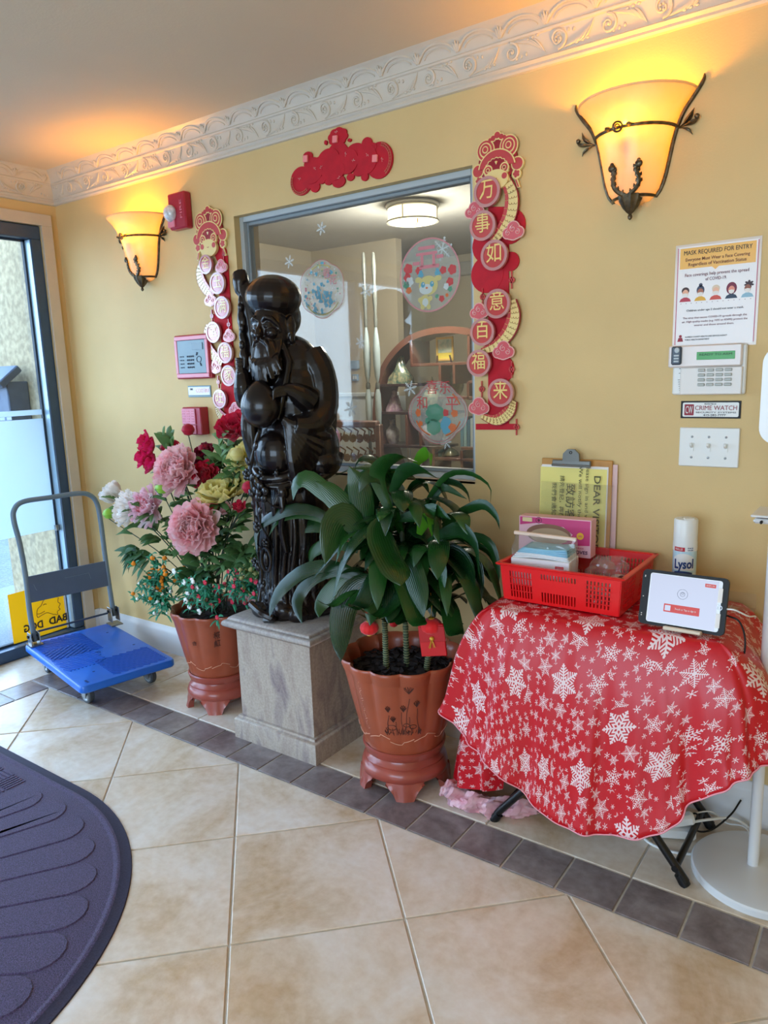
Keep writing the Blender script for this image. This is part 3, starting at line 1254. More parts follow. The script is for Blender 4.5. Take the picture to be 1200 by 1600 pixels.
# light switch plate
t = thing('light_switch_plate', 'white three-gang light switch plate below the security sticker', 'switch', (3.184, 0, 1.147))
b = MB()
b.box((3.184, -0.003, 1.147), (0.163, 0.006, 0.114), bev=0.0025)
b.build('cover_plate', WHITE, t)
tog = None
for k in (-1, 0, 1):
    b = MB()
    x = 3.184 + 0.0461 * k
    b.box((x, -0.007, 1.147), (0.011, 0.003, 0.024))
    b.box((x, -0.013, 1.152), (0.008, 0.018, 0.009), rot=rotm('X', -28), bev=0.0015)
    b.build('toggle', WHITE, t)
    for dz in (-0.030, 0.030):
        b = MB()
        b.ell((x, -0.0062, 1.147 + dz), (0.0035, 0.0015, 0.0035), nu=10, nv=5)
        b.box((x, -0.0076, 1.147 + dz), (0.005, 0.0006, 0.0008), rot=rotm('Y', 30))
        b.build('screw', STEEL, t)

# security sticker
t = thing('security_sticker', 'black edged security systems sticker between alarm keypad and light switches', 'sticker', (3.183, 0, 1.255))
b = MB()
b.box((3.183, -0.0012, 1.2555), (0.162, 0.0024, 0.05), bev=0.0008)
b.build('black_border', BLACK, t)
b = MB()
b.prism(rrect(3.183, 1.2555, 0.151, 0.041, 0.004), (0, 0, 0), UX, UZ, 0.0030, 0.002)
b.build('white_face', WHITE, t)
RINK = mat('maroon_ink', srgb(150, 26, 48), 0.5)
b = MB()
b.prism(rrect(3.1255, 1.255, 0.026, 0.032, 0.002), (0, 0, 0), UX, UZ, 0.0036, 0.003)
b.build('maroon_square', RINK, t)
text('CW', 0.031, (3.1255, -0.0042, 1.254), UX, UZ, WHITE, t, width=0.020)
text('CRIME WATCH', 0.0185, (3.198, -0.0034, 1.260), UX, UZ, RINK, t, width=0.112)
text('PROTECTED BY', 0.0055, (3.183, -0.0034, 1.2715), UX, UZ, DARKINK, t, width=0.032)
text('SECURITY SYSTEMS', 0.0058, (3.198, -0.0034, 1.2475), UX, UZ, DARKINK, t, width=0.108)
text('415-282-7777', 0.0085, (3.195, -0.0034, 1.2395), UX, UZ, DARKINK, t, width=0.060, bold=0.006)

# alarm keypad
t = thing('alarm_keypad', 'white alarm keypad with green display and grey fob, under the mask notice', 'keypad', (3.172, 0, 1.37))
b = MB()
b.box((3.176, -0.008, 1.368), (0.195, 0.016, 0.138), bev=0.004)
b.build('back_housing', WHITE, t)
b = MB()
b.box((3.166, -0.022, 1.408), (0.196, 0.016, 0.062), bev=0.004)
b.build('upper_cover', mat('aged_white_plastic', srgb(226, 214, 208), 0.3, coat=0.3), t)
b = MB()
b.box((3.184, -0.019, 1.338), (0.165, 0.012, 0.078), bev=0.003)
b.build('key_panel', mat('warm_white_panel', srgb(230, 224, 218), 0.35), t)
b = MB()
b.box((3.196, -0.0305, 1.408), (0.100, 0.002, 0.022), bev=0.0006)
b.build('green_display', mat('green_lcd', srgb(40, 132, 44), 0.3, emit=srgb(30, 130, 40), estr=0.25), t)
text('READY TO ARM', 0.009, (3.196, -0.0322, 1.411), UX, UZ, mat('dark_green_ink', srgb(16, 70, 24), 0.5), t, width=0.085)
key = None
for r in range(4):
    for k in range(4):
        if key is None:
            b = MB()
            b.box((3.160 + 0.0235 * k, -0.0265, 1.368 - 0.0135 * r), (0.019, 0.006, 0.0085), bev=0.0015)
            key = b.build('key', mat('grey_key', srgb(176, 178, 172), 0.4), t)
        else:
            c = dup(key, t, (0.0235 * k, 0, -0.0135 * r))
b = MB()
b.box((3.092, -0.034, 1.411), (0.028, 0.012, 0.052), bev=0.004)
b.build('key_fob', mat('slate_fob', srgb(66, 80, 96), 0.4), t)
b = MB()
b.ell((3.094, -0.0405, 1.426), (0.007, 0.002, 0.008), nu=12, nv=6)
for k in range(3):
    b.box((3.093, -0.0405, 1.411 - 0.008 * k), (0.014, 0.002, 0.005), bev=0.0008)
b.build('fob_buttons', mat('pale_button', srgb(190, 200, 206), 0.4), t)
b = MB()
for r in range(6):
    b.box((3.107, -0.0165, 1.342 - 0.006 * r), (0.026 - 0.002 * r, 0.001, 0.0022))
b.build('speaker_slots', mat('slot_grey', srgb(150, 146, 140), 0.5), t)
b = MB()
b.ell((3.118, -0.0175, 1.374), (0.004, 0.0015, 0.002), nu=8, nv=5)
b.build('status_light', mat('pink_led', srgb(250, 120, 130), 0.4, emit=(1, 0.3, 0.3), estr=0.6), t)
b = MB()
for zz in (1.374, 1.361):
    b.box((3.102, -0.0163, zz), (0.012, 0.001, 0.0015))
b.box((3.118, -0.0163, 1.361), (0.008, 0.001, 0.002))
b.build('keypad_marks', DARKINK, t)

# ---------------------------------------------------------------- mask notice
t = thing('mask_notice', 'white laminated mask required notice with orange heading, upper right of the wall', 'sign', (3.182, 0, 1.575))
NX, NZ = 3.1815, 1.5755
ROTN = Vector((1, 0, 0.004)).normalized()
b = MB()
b.box((NX, -0.0008, NZ), (0.222, 0.0016, 0.285))
b.build('laminate', mat('clear_laminate_edge', srgb(214, 196, 178), 0.25, coat=0.6), t)
b = MB()
b.box((NX, -0.0018, NZ), (0.210, 0.001, 0.272))
b.build('sheet', mat('notice_paper', srgb(236, 230, 228), 0.4, coat=0.5, coatr=0.2), t)
RMG = mat('rose_margin', srgb(196, 100, 124), 0.5)
for cx in (NX - 0.1035, NX + 0.1035):
    b = MB()
    b.box((cx, -0.0026, NZ), (0.0022, 0.0006, 0.268))
    b.build('rose_margin', RMG, t)
b = MB()
pl = [(NX - 0.098, NZ + 0.132), (NX - 0.098, NZ + 0.076), (NX - 0.012, NZ + 0.076), (NX - 0.003, NZ + 0.068), (NX + 0.006, NZ + 0.076), (NX + 0.098, NZ + 0.076), (NX + 0.098, NZ + 0.132)]
b.prism(pl, (0, 0, 0), UX, UZ, 0.0028, 0.002)
b.build('orange_heading_band', mat('orange_print', srgb(240, 178, 62), 0.45, coat=0.4, coatr=0.2), t)
zf = 0.0030
PLUM = mat('plum_ink', srgb(120, 50, 66), 0.5)
text('MASK REQUIRED FOR ENTRY', 0.0165, (NX, -zf, NZ + 0.1185), UX, UZ, DARKINK, t, width=0.176)
text('Everyone Must Wear a Face Covering', 0.0125, (NX, -zf, NZ + 0.100), UX, UZ, BROWNINK, t, width=0.166, bold=0.006)
text('Regardless of Vaccination Status', 0.0125, (NX, -zf, NZ + 0.0865), UX, UZ, BROWNINK, t, width=0.150, bold=0.006)
text('Face coverings help prevent the spread', 0.0125, (NX, -zf, NZ + 0.058), UX, UZ, PLUM, t, width=0.166)
text('of COVID-19.', 0.0125, (NX, -zf, NZ + 0.0435), UX, UZ, PLUM, t, width=0.055)
text('Children under age 2 should not wear a mask.', 0.008, (NX, -zf, NZ - 0.0395), UX, UZ, DARKINK, t, width=0.150)
text('The virus that causes COVID-19 spreads through the', 0.0075, (NX, -zf, NZ - 0.060), UX, UZ, PLUM, t, width=0.168)
text('air. High-quality masks (e.g. N95 or KN95) protect the', 0.0075, (NX, -zf, NZ - 0.0705), UX, UZ, PLUM, t, width=0.172)
text('wearer and those around them.', 0.0075, (NX, -zf, NZ - 0.081), UX, UZ, PLUM, t, width=0.105)
text('ALAMEDA COUNTY HEALTH CARE SERVICES AGENCY', 0.0055, (NX - 0.02, -zf, NZ - 0.113), UX, UZ, DARKINK, t, width=0.112)
text('PUBLIC HEALTH DEPARTMENT', 0.0055, (NX - 0.043, -zf, NZ - 0.121), UX, UZ, DARKINK, t, width=0.066)
SK = [srgb(236, 180, 150), srgb(176, 110, 86), srgb(242, 190, 160), srgb(232, 150, 130), srgb(150, 92, 72)]
HR = [srgb(70, 44, 46), srgb(60, 66, 92), srgb(228, 206, 180), srgb(120, 30, 60), srgb(58, 34, 44)]
SH = [srgb(190, 60, 80), srgb(230, 176, 60), srgb(214, 84, 70), srgb(40, 60, 84), srgb(150, 190, 210)]
for i in range(5):
    cx, cz = NX - 0.080 + 0.0405 * i, NZ + 0.004
    ms = [mat('print_hair', HR[i], 0.5), mat('print_skin', SK[i], 0.5), mat('print_clothes', SH[i], 0.5), PAPER]
    b = MB()
    b.cur = 0
    if i == 3:
        b.prism(circ(cx, cz + 0.009, 0.0135, 0.0165, 16), (0, 0, 0), UX, UZ, 0.0026, 0.002)
    elif i == 4:
        b.prism(lobes(cx + 0.003, cz + 0.016, 0.0125, 7, 0.45, 0.2, 0.011), (0, 0, 0), UX, UZ, 0.0026, 0.002)
    elif i == 1:
        b.prism(circ(cx, cz + 0.011, 0.0105, 0.013, 16), (0, 0, 0), UX, UZ, 0.0026, 0.002)
        b.prism(circ(cx, cz + 0.025, 0.005, 0.005, 12), (0, 0, 0), UX, UZ, 0.0026, 0.002)
    else:
        b.prism(circ(cx, cz + 0.012, 0.0105, 0.010, 16), (0, 0, 0), UX, UZ, 0.0026, 0.002)
    b.cur = 2
    b.prism([(cx - 0.016, cz - 0.018), (cx + 0.016, cz - 0.018), (cx + 0.012, cz - 0.010), (cx + 0.004, cz - 0.006), (cx - 0.004, cz - 0.006), (cx - 0.012, cz - 0.010)], (0, 0, 0), UX, UZ, 0.0027, 0.002)
    b.cur = 1
    b.prism(circ(cx, cz + 0.005, 0.0082, 0.0105, 16), (0, 0, 0), UX, UZ, 0.0029, 0.002)
    b.cur = 3
    b.prism([(cx - 0.0075, cz + 0.004), (cx - 0.006, cz - 0.003), (cx, cz - 0.006), (cx + 0.006, cz - 0.003), (cx + 0.0075, cz + 0.004), (cx, cz + 0.0055)], (0, 0, 0), UX, UZ, 0.0032, 0.002)
    b.build('printed_figure', ms, t, smooth=False)
b = MB()
b.prism(circ(NX - 0.089, NZ - 0.110, 0.004, n=12), (0, 0, 0), UX, UZ, 0.0028, 0.002)
b.prism([(NX - 0.097, NZ - 0.125), (NX - 0.081, NZ - 0.125), (NX - 0.084, NZ - 0.114), (NX - 0.094, NZ - 0.114)], (0, 0, 0), UX, UZ, 0.0028, 0.002)
b.build('printed_emblem', RINK, t)
b = MB()
for k in range(14):
    b.box((NX - 0.091 + 0.014 * k, -0.0027, NZ - 0.019), (0.0024, 0.0006, 0.0012))
b.build('dotted_rule', PLUM, t)
# ---------------------------------------------------------------- new-year wall banners
GOLDT = mat('gold_print', srgb(244, 212, 124), 0.4, coat=1, coatr=0.13, cior=1.9)
GOLDD = mat('bronze_line', srgb(150, 96, 40), 0.5)
MAUVE = mat('mauve_coin_rim', srgb(196, 132, 134), 0.35, coat=1, coatr=0.13, cior=2.1)
FACE = mat('gold_cream_face', srgb(240, 214, 140), 0.35, coat=1, coatr=0.13, cior=1.9)


def wp(u, v, y=-0.012):
    p = at(u, v, y=y)
    return (p.x, p.z)


def cloud(t, cx, cz, s, y0, gl, name='cloud'):
    """little auspicious cloud: pale rim, rose body, spiral lines"""
    cs = [(-0.55, -0.12, 0.42), (0.0, 0.25, 0.55), (0.55, -0.12, 0.42), (0.0, -0.2, 0.5), (-0.25, -0.25, 0.38), (0.28, -0.25, 0.38)]
    b = MB()
    for k, (dx, dz, r) in enumerate(cs):
        b.cur = 0
        b.prism(circ(cx + dx * s, cz + dz * s, r * s + 0.0035, n=20), (0, 0, 0), UX, UZ, y0 + 0.0001 * k, y0 - 0.006)
        b.cur = 1
        b.prism(circ(cx + dx * s, cz + dz * s, r * s, n=20), (0, 0, 0), UX, UZ, y0 + 0.0016 + 0.0001 * k, y0)
    b.cur = 2
    for (dx, dz, r, d) in ((-0.45, -0.1, 0.26, 1), (0.45, -0.1, 0.26, -1), (0.0, 0.22, 0.3, 1)):
        pts = []
        for i in range(16):
            a = d * 2 * PI * 1.3 * i / 15 + PI / 2
            rr = r * s * (1 - 0.75 * i / 15)
            pts.append(Vector((cx + dx * s + rr * math.cos(a), -(y0 + 0.0028), cz + dz * s + rr * math.sin(a))))
        b.tube(pts, 0.0011, 5)
    return b.build(name, [PINKL, gl, PINKL], t, ang=30)


def coin(t, cx, cz, r, y0, ch, gl, rim, tm):
    b = MB()
    b.cur = 0
    b.prism(circ(cx, cz, r, n=36), (0, 0, 0), UX, UZ, y0, y0 - 0.008)
    b.ring((cx, cz), r, r * 0.80, (0, 0, 0), UX, UZ, y0 + 0.003, y0 - 0.001, n=36)
    b.cur = 1
    b.prism(circ(cx, cz, r * 0.81, n=36), (0, 0, 0), UX, UZ, y0 + 0.0006, y0 - 0.001)
    o = b.build('coin', [rim, gl], t, ang=30)
    text(ch, r * 1.42, (cx, -(y0 + 0.0012), cz + r * 0.10), UX, UZ, tm, o, name='character', bold=0.004, width=r * 1.12 if ch != '一' else None)
    return o


def dragon(t, pts, w, y0, gl):
    """crescent of gold scales with a red ridge along its inner side"""
    sp_ = spline([(*p, 0) for p in pts], 28)
    L, M_, R_ = [], [], []
    for i, p in enumerate(sp_):
        f = i / 27
        tn = (sp_[min(i + 1, 27)] - sp_[max(i - 1, 0)]).normalized()
        nn = Vector((-tn.y, tn.x, 0))
        ww = w * (0.30 + 0.70 * math.sin(PI * (0.16 + 0.80 * f)))
        L.append(p + nn * ww * 0.5)
        M_.append(p - nn * ww * 0.22)
        R_.append(p - nn * ww * 0.5)
    b = MB()

    def strip(A, B, h, h0, mi):
        b.cur = mi
        for i in range(27):
            b.prism([(A[i].x, A[i].y), (A[i + 1].x, A[i + 1].y), (B[i + 1].x, B[i + 1].y), (B[i].x, B[i].y)][::-1], (0, 0, 0), UX, UZ, h, h0)
    oe = [p + (p - q).normalized() * 0.003 for p, q in zip(L, R_)]
    strip(oe, R_, y0, y0 - 0.006, 2)
    strip(L, M_, y0 + 0.0012, y0, 0)
    strip(M_, R_, y0 + 0.0010, y0, 1)
    b.cur = 3
    for i in range(1, 27, 2):
        for k in range(3):
            c = L[i].lerp(M_[i], 0.2 + 0.3 * k)
            tn = (sp_[min(i + 1, 27)] - sp_[i - 1]).normalized()
            pp = []
            for j in range(7):
                a = math.atan2(tn.y, tn.x) - PI / 2 + PI * j / 6 + (0.0)
                pp.append(Vector((c.x + 0.0052 * math.cos(a), -(y0 + 0.0016), c.y + 0.0052 * math.sin(a))))
            b.tube(pp, 0.0007, 4)
    b.cur = 4
    for i in range(2, 27, 3):
        b.tube([Vector((M_[i].x, -(y0 + 0.0014), M_[i].y)), Vector((R_[i].x, -(y0 + 0.0014), R_[i].y))], 0.0006, 4)
    return b.build('dragon_body', [FACE, REDG, REDD, GOLDD, GOLDT], t, ang=30)


def lion_head(t, cx, cz, s, y0, rosy=False):
    """opera-style lion hat: ears, fan crown, fringe, cheeks and tassels"""
    b = MB()
    PR = lambda pts, h, h0, mi: (setattr(b, 'cur', mi), b.prism(pts, (0, 0, 0), UX, UZ, h, h0))
    # mats: 0 red 1 gold/cream line 2 dark red 3 face
    PR(lobes(cx, cz + 0.35 * s, 0.75 * s, 9, 0.16, 0, 0.62 * s), y0, y0 - 0.010, 2)
    PR(circ(cx, cz + 0.05 * s, 0.80 * s, 0.72 * s, 30), y0 + 0.0008, y0 - 0.010, 2)
    for sx in (-1, 1):
        PR(circ(cx + sx * 0.82 * s, cz - 0.15 * s, 0.26 * s, n=18), y0 + 0.001, y0 - 0.010, 1)
        PR(circ(cx + sx * 0.82 * s, cz - 0.15 * s, 0.21 * s, n=18), y0 + 0.002, y0, 0)
        PR(circ(cx + sx * 0.78 * s, cz - 0.50 * s, 0.19 * s, n=16), y0 + 0.0012, y0 - 0.008, 1)
        PR(lobes(cx + sx * 0.78 * s, cz - 0.50 * s, 0.14 * s, 5, 0.3), y0 + 0.0022, y0, 0)
        PR([(cx + sx * 0.70 * s, cz - 0.62 * s), (cx + sx * 0.80 * s, cz - 0.62 * s), (cx + sx * 0.93 * s, cz - 1.0 * s), (cx + sx * 0.80 * s, cz - 1.0 * s)][::sx], y0, y0 - 0.008, 1)
        PR([(cx + sx * 0.73 * s, cz - 0.70 * s), (cx + sx * 0.78 * s, cz - 0.70 * s), (cx + sx * 0.89 * s, cz - 0.97 * s), (cx + sx * 0.83 * s, cz - 0.97 * s)][::sx], y0 + 0.0012, y0, 0)
        # ears: nested ovals
        for r, hh, mi in ((0.40, 0.0020, 1), (0.35, 0.0030, 0), (0.27, 0.0038, 1), (0.22, 0.0046, 0), (0.13, 0.0054, 1), (0.09, 0.0062, 0)):
            PR(circ(cx + sx * 0.48 * s, cz + (0.52 + 0.10 * (0.4 - r)) * s, r * s * 0.95, r * s, 24), y0 + hh, y0, mi)
    # top ornament and brow fans
    for dx, dz, r in ((0, 0.98, 0.16), (-0.17, 0.90, 0.13), (0.17, 0.90, 0.13), (-0.30, 0.86, 0.10), (0.30, 0.86, 0.10)):
        PR(circ(cx + dx * s, cz + dz * s, r * s, n=14), y0 + 0.0012 + 0.0002 * dx, y0 - 0.006, 1)
        PR(circ(cx + dx * s, cz + dz * s, r * s * 0.72, n=14), y0 + 0.0024, y0, 0)
    for r, hh, mi in ((0.78, 0.0066, 1), (0.73, 0.0074, 0)):
        pts = circ(cx, cz - 0.22 * s, r * s, r * s * 0.92, 26, 8, 172)
        PR(pts, y0 + hh, y0, mi)
    for r, hh, mi in ((0.52, 0.0082, 1), (0.48, 0.0090, 2)):
        PR(lobes(cx, cz - 0.26 * s, r * s, 18, 0.08, 0, r * s * 0.9, res=4), y0 + hh, y0, mi)
    for sx in (-1, 1):
        for r, hh, mi in ((0.19, 0.0098, 1), (0.14, 0.0106, 0), (0.08, 0.0114, 1), (0.05, 0.0120, 2)):
            PR(circ(cx + sx * 0.34 * s, cz - 0.22 * s, r * s, n=18), y0 + hh, y0, mi)
    PR(circ(cx, cz - 0.60 * s, 0.52 * s, 0.36 * s, 28), y0 + 0.0128, y0, 1)
    PR(circ(cx, cz - 0.60 * s, 0.49 * s, 0.335 * s, 28), y0 + 0.0134, y0, 3)
    for sx in (-1, 1):
        PR(circ(cx + sx * 0.36 * s, cz - 0.52 * s, 0.11 * s, n=16), y0 + 0.0140, y0, 0)
    b.cur = 1
    for a in (-28, 0, 28):
        tt = math.radians(a)
        p = Vector((cx, -(y0 + 0.0096), cz - 0.06 * s))
        b.tube([p, p + Vector((math.sin(tt) * 0.08 * s, 0, math.cos(tt) * 0.12 * s))], [0.0008, 0.0022], 5)
    b.cur = 0
    p = Vector((cx, -(y0 + 0.0142), cz - 0.52 * s))
    b.tube([p + Vector((0.05 * s * math.cos(a), 0, -0.03 * s + 0.03 * s * math.sin(a))) for a in [PI + PI * i / 8 for i in range(9)]], 0.001, 5)
    return b.build('lion_hat_head', [REDG, FACE, REDD, FACE], t, ang=30)


def banner(label, L, mir):
    ox = sum(wp(*c[:2])[0] for c in L['coins']) / len(L['coins'])
    t = thing('new_year_banner', label, 'banner', (ox, 0, 1.6))
    # red felt backing, built of overlapping cut-outs
    b = MB()
    k = 0
    for q in L['back']:
        pts = [wp(u, v) for u, v in q]
        b.prism(pts, (0, 0, 0), UX, UZ, 0.006 + 0.0002 * k, 0.002)
        k += 1
    for (u, v, r) in L['backc']:
        c = wp(u, v)
        b.prism(circ(c[0], c[1], r, n=26), (0, 0, 0), UX, UZ, 0.0065 + 0.0002 * k, 0.002)
        k += 1
    b.build('felt_backing', REDM, t, ang=30)
    b = MB()
    for (u, v) in L['knots']:
        c = wp(u, v)
        b.ring(c, 0.010, 0.005, (0, 0, 0), UX, UZ, 0.012, 0.004, n=14)
        b.box((c[0], -0.008, c[1]), (0.0035, 0.008, 0.055))
    b.build('cutwork_knots', REDG, t)
    for pts, w in L['drag']:
        dragon(t, [wp(*p) for p in pts], w, 0.018, REDG)
    for (u, v, s) in L['clouds']:
        c = wp(u, v)
        cloud(t, c[0], c[1], s, 0.020, ROSE)
    for (u, v, ch, r) in L['coins']:
        c = wp(u, v)
        coin(t, c[0], c[1], r, 0.030, ch, REDG, MAUVE, GOLDT)
    c = wp(*L['head'][:2])
    lion_head(t, c[0], c[1], L['head'][2], 0.012)
    return t


rc = lambda cx, cy: (720 + cx / 3.265, 200 + cy / 3.265)
R_ = dict(
    coins=[(*rc(147, 330), '万', 0.047), (*rc(125, 502), '事', 0.047), (*rc(183, 652), '如', 0.048), (*rc(198, 898), '意', 0.047), (*rc(123, 1042), '百', 0.045), (*rc(105, 1200), '福', 0.045), (*rc(215, 1350), '来', 0.047)],
    clouds=[(*rc(75, 425), 0.034), (*rc(272, 528), 0.036), (*rc(98, 938), 0.033), (*rc(222, 1137), 0.038), (*rc(97, 1422), 0.038)],
    drag=[([rc(232, 265), rc(262, 350), rc(250, 450), rc(205, 530), rc(160, 585)], 0.046), ([rc(262, 880), rc(272, 960), rc(245, 1040), rc(185, 1105), rc(110, 1138)], 0.046), ([rc(270, 1390), rc(245, 1450), rc(185, 1488), rc(110, 1468)], 0.040)],
    head=(*rc(187, 180), 0.085),
    back=[[rc(135, 1510), rc(135, 400), rc(240, 400), rc(240, 1510)][::1], [rc(72, 1540), rc(72, 1510), rc(278, 1510), rc(278, 1540)]],
    backc=[(*rc(130, 600), 0.055), (*rc(130, 745), 0.060), (*rc(245, 500), 0.055), (*rc(250, 680), 0.030), (*rc(205, 1230), 0.045)],
    knots=[rc(258, 775), rc(110, 862), rc(258, 1232), rc(105, 1332), rc(282, 1526)],
)
banner('long red and gold lucky banner right of the window, with seven gold characters on coins', R_, False)
l1 = lambda cx, cy: (295 + cx / 8.889, 320 + cy / 8.889)
l2 = lambda cx, cy: (295 + cx / 8, 490 + cy / 8)
L_ = dict(
    coins=[(*l1(280, 835), '金', 0.040), (*l1(440, 1095), '玉', 0.045), (*l1(505, 1430), '满', 0.047), (*l2(345, 235), '堂', 0.045), (*l2(492, 490), '福', 0.045), (*l2(535, 775), '家', 0.045), (*l2(425, 1065), '旺', 0.042)],
    clouds=[(*l1(465, 860), 0.034), (*l1(315, 1320), 0.036), (*l2(515, 280), 0.034), (*l2(345, 670), 0.036), (*l2(598, 1205), 0.040)],
    drag=[([l1(205, 760), l1(165, 920), l1(190, 1060), l1(260, 1180), l1(350, 1270)][::-1], 0.048), ([l2(250, 140), l2(235, 270), l2(260, 430), l2(340, 540), l2(430, 610)][::-1], 0.048), ([l2(360, 1130), l2(390, 1230), l2(460, 1300), l2(590, 1300)][::-1], 0.040)],
    head=(*l1(285, 400), 0.100),
    back=[[l2(430, 1290), l1(390, 700), l1(520, 700), l2(590, 1290)], [l1(330, 1500), l1(330, 1400), l1(470, 1400), l1(470, 1500)]],
    backc=[(*l1(430, 680), 0.035), (*l2(400, 60), 0.05), (*l2(500, 940), 0.055), (*l2(560, 1040), 0.04)],
    knots=[l2(285, 30), l2(495, 135), l2(365, 855), l1(480, 680)],
)
banner('long red and gold lucky banner left of the window, pale with glare over its coins', L_, True)

TAPEM = mat('pink_foam_tape', srgb(246, 140, 140), 0.7)
# --- paper-cut over the window, hung with its plain red back to the room
t = thing('papercut_garland', 'plain red felt cut-out garland above the window with pink tape squares', 'decoration', (1.86, 0, 2.16))
g5 = lambda cx, cy: wp(440 + cx / 6.486, 190 + cy / 6.486)
b = MB()
sh = [(190, 600, 112, 148), (400, 470, 120, 130), (560, 380, 120, 180), (740, 350, 120, 135), (980, 390, 138, 188), (560, 150, 98, 92), (855, 215, 52, 60), (255, 350, 48, 48),
      (330, 655, 48, 60), (470, 600, 42, 42), (570, 605, 66, 62), (690, 560, 38, 38), (835, 555, 36, 45), (680, 185, 18, 18), (440, 210, 14, 24), (900, 260, 60, 50), (300, 420, 80, 60), (640, 470, 90, 60), (780, 510, 60, 40), (400, 590, 40, 40), (470, 380, 110, 110), (660, 400, 110, 130), (860, 380, 100, 150), (300, 520, 110, 110), (520, 500, 120, 100)]
for k, (cx, cy, rx, ry) in enumerate(sh):
    c = g5(cx, cy)
    rxm = abs(g5(cx + rx, cy)[0] - g5(cx - rx, cy)[0]) / 2
    rym = abs(g5(cx, cy + ry)[1] - g5(cx, cy - ry)[1]) / 2
    pts = lobes(c[0], c[1], rxm * 1.04, 8, 0.10, 0.2, rym * 1.04) if k == 5 else circ(c[0], c[1], rxm, rym, 36)
    b.prism(pts, (0, 0, 0), UX, UZ, 0.0075 + 0.00015 * k, 0.002)
b.build('felt_sheet', REDM, t, ang=30)
KPM = mat('tan_cut_line', srgb(206, 120, 96), 0.6)
for (cx, cy, rx, ry, a0, a1) in ((190, 600, 103, 138, 150, 310), (980, 390, 128, 178, -60, 75)):
    b = MB()
    c = g5(cx, cy)
    rxm = abs(g5(cx + rx, cy)[0] - g5(cx - rx, cy)[0]) / 2
    rym = abs(g5(cx, cy + ry)[1] - g5(cx, cy - ry)[1]) / 2
    for rr in (1.0, 0.84):
        b.tube([Vector((c[0] + rxm * rr * math.cos(math.radians(a)), -0.0112, c[1] + rym * rr * math.sin(math.radians(a)))) for a in [a0 + (a1 - a0) * i / 30 for i in range(31)]], 0.0009, 4)
    n = 13
    for i in range(n):
        a = math.radians(a0 + (a1 - a0) * (i + 0.5) / n)
        f = lambda r, da: Vector((c[0] + rxm * r * math.cos(a + da), -0.0112, c[1] + rym * r * math.sin(a + da)))
        b.tube([f(0.97, -0.06), f(0.97, 0.06), f(0.87, 0.06), f(0.87, -0.02), f(0.92, -0.02)], 0.0008, 4)
    b.build('key_pattern_border', KPM, t)
for (cx, cy) in ((545, 180), (246, 378), (950, 375)):
    b = MB()
    c = g5(cx, cy)
    b.box((c[0], -0.014, c[1]), (0.022, 0.008, 0.024), rot=rotm('Y', 6), bev=0.001)
    b.build('tape_square', TAPEM, t)
b = MB()
for (cx, cy) in ((180, 570), (400, 465), (725, 400), (1010, 385), (575, 560), (550, 95), (330, 480), (870, 330), (640, 330)):
    c = g5(cx, cy)
    for a in (0, 70, 140):
        r = math.radians(a + cx)
        b.tube([Vector((c[0] + 0.008 * math.cos(r), -0.0112, c[1] + 0.008 * math.sin(r))), Vector((c[0] + 0.002 * math.cos(r + 1), -0.0112, c[1] + 0.003 * math.sin(r + 1)))], 0.0008, 4)
b.build('glue_marks', PINKL, t)

# ---------------------------------------------------------------- clings on the window glass
GF = GY_ - 0.002


def clingm(name, col, a):
    return mat(name, col, 0.5, alpha=a)


CL_P = clingm('cling_pink', srgb(226, 140, 150), 0.55)
CL_R = clingm('cling_red', srgb(214, 70, 74), 0.62)
CL_W = clingm('cling_white', srgb(220, 230, 232), 0.55)
CL_B = clingm('cling_blue', srgb(96, 178, 206), 0.55)
CL_G = clingm('cling_green', srgb(90, 160, 130), 0.6)
CL_Y = clingm('cling_yellow', srgb(226, 214, 140), 0.5)
CL_T = clingm('cling_tint', srgb(206, 210, 200), 0.22)
CL_O = clingm('cling_orange', srgb(230, 120, 60), 0.65)


def gp(u, v):
    p = at(u, v, y=GF)
    return (p.x, p.z)


def snowflake(t, c, r, name='snowflake'):
    b = MB()
    for k in range(6):
        a = PI / 3 * k + 0.26
        d = Vector((math.cos(a), 0, math.sin(a)))
        p = Vector((c[0], -(-GF) if False else GF, c[1]))
        b.tube([p, p + d * r], [r * 0.075, r * 0.045], 4, flat=1.0)
        for f, l in ((0.38, 0.26), (0.62, 0.24), (0.84, 0.14)):
            for s_ in (-1, 1):
                e = Vector((math.cos(a + s_ * 1.0), 0, math.sin(a + s_ * 1.0)))
                b.tube([p + d * r * f, p + d * r * f + e * r * l], [r * 0.05, r * 0.03], 4)
    # keep the cling thin
    for v in b.v:
        v.y = GF + (v.y - GF) * 0.15
    return b


SNOWL = ['snowflake cling near the window top, left of the office lamp', 'snowflake cling just left of the statue-side round cling', 'snowflake cling right of the leftmost round cling', 'small snowflake cling beside the turned posts',
         'large snowflake cling overlapping the round lion cub cling', 'snowflake cling left of the lobed blessing cling', 'snowflake cling low on the glass near the statue', 'snowflake cling under the lobed blessing cling', 'snowflake cling on the lower left of the lion cub cling']
SN = [(502, 357, 0.026), (452, 409, 0.026), (572, 455, 0.028), (563, 535, 0.024), (691, 389, 0.042), (641, 607, 0.030), (548, 638, 0.034), (697, 692, 0.024), (637, 444, 0.026)]
for (u, v, r), lb in zip(SN, SNOWL):
    c = gp(u, v)
    o = snowflake(None, c, r).build('snowflake_cling', CL_W, None, org=(c[0], GF, c[1]))
    tag(o, lb, 'sticker', 'snowflake clings on the window')


def disc(b, mi, c, rx, ry, h, n=20, lob=None):
    b.cur = mi
    pts = circ(c[0], c[1], rx, ry, n) if not lob else lobes(c[0], c[1], rx, lob[0], lob[1], lob[2], ry)
    b.prism(pts, (0, GF, 0), UX, UZ, h, h - 0.0003)


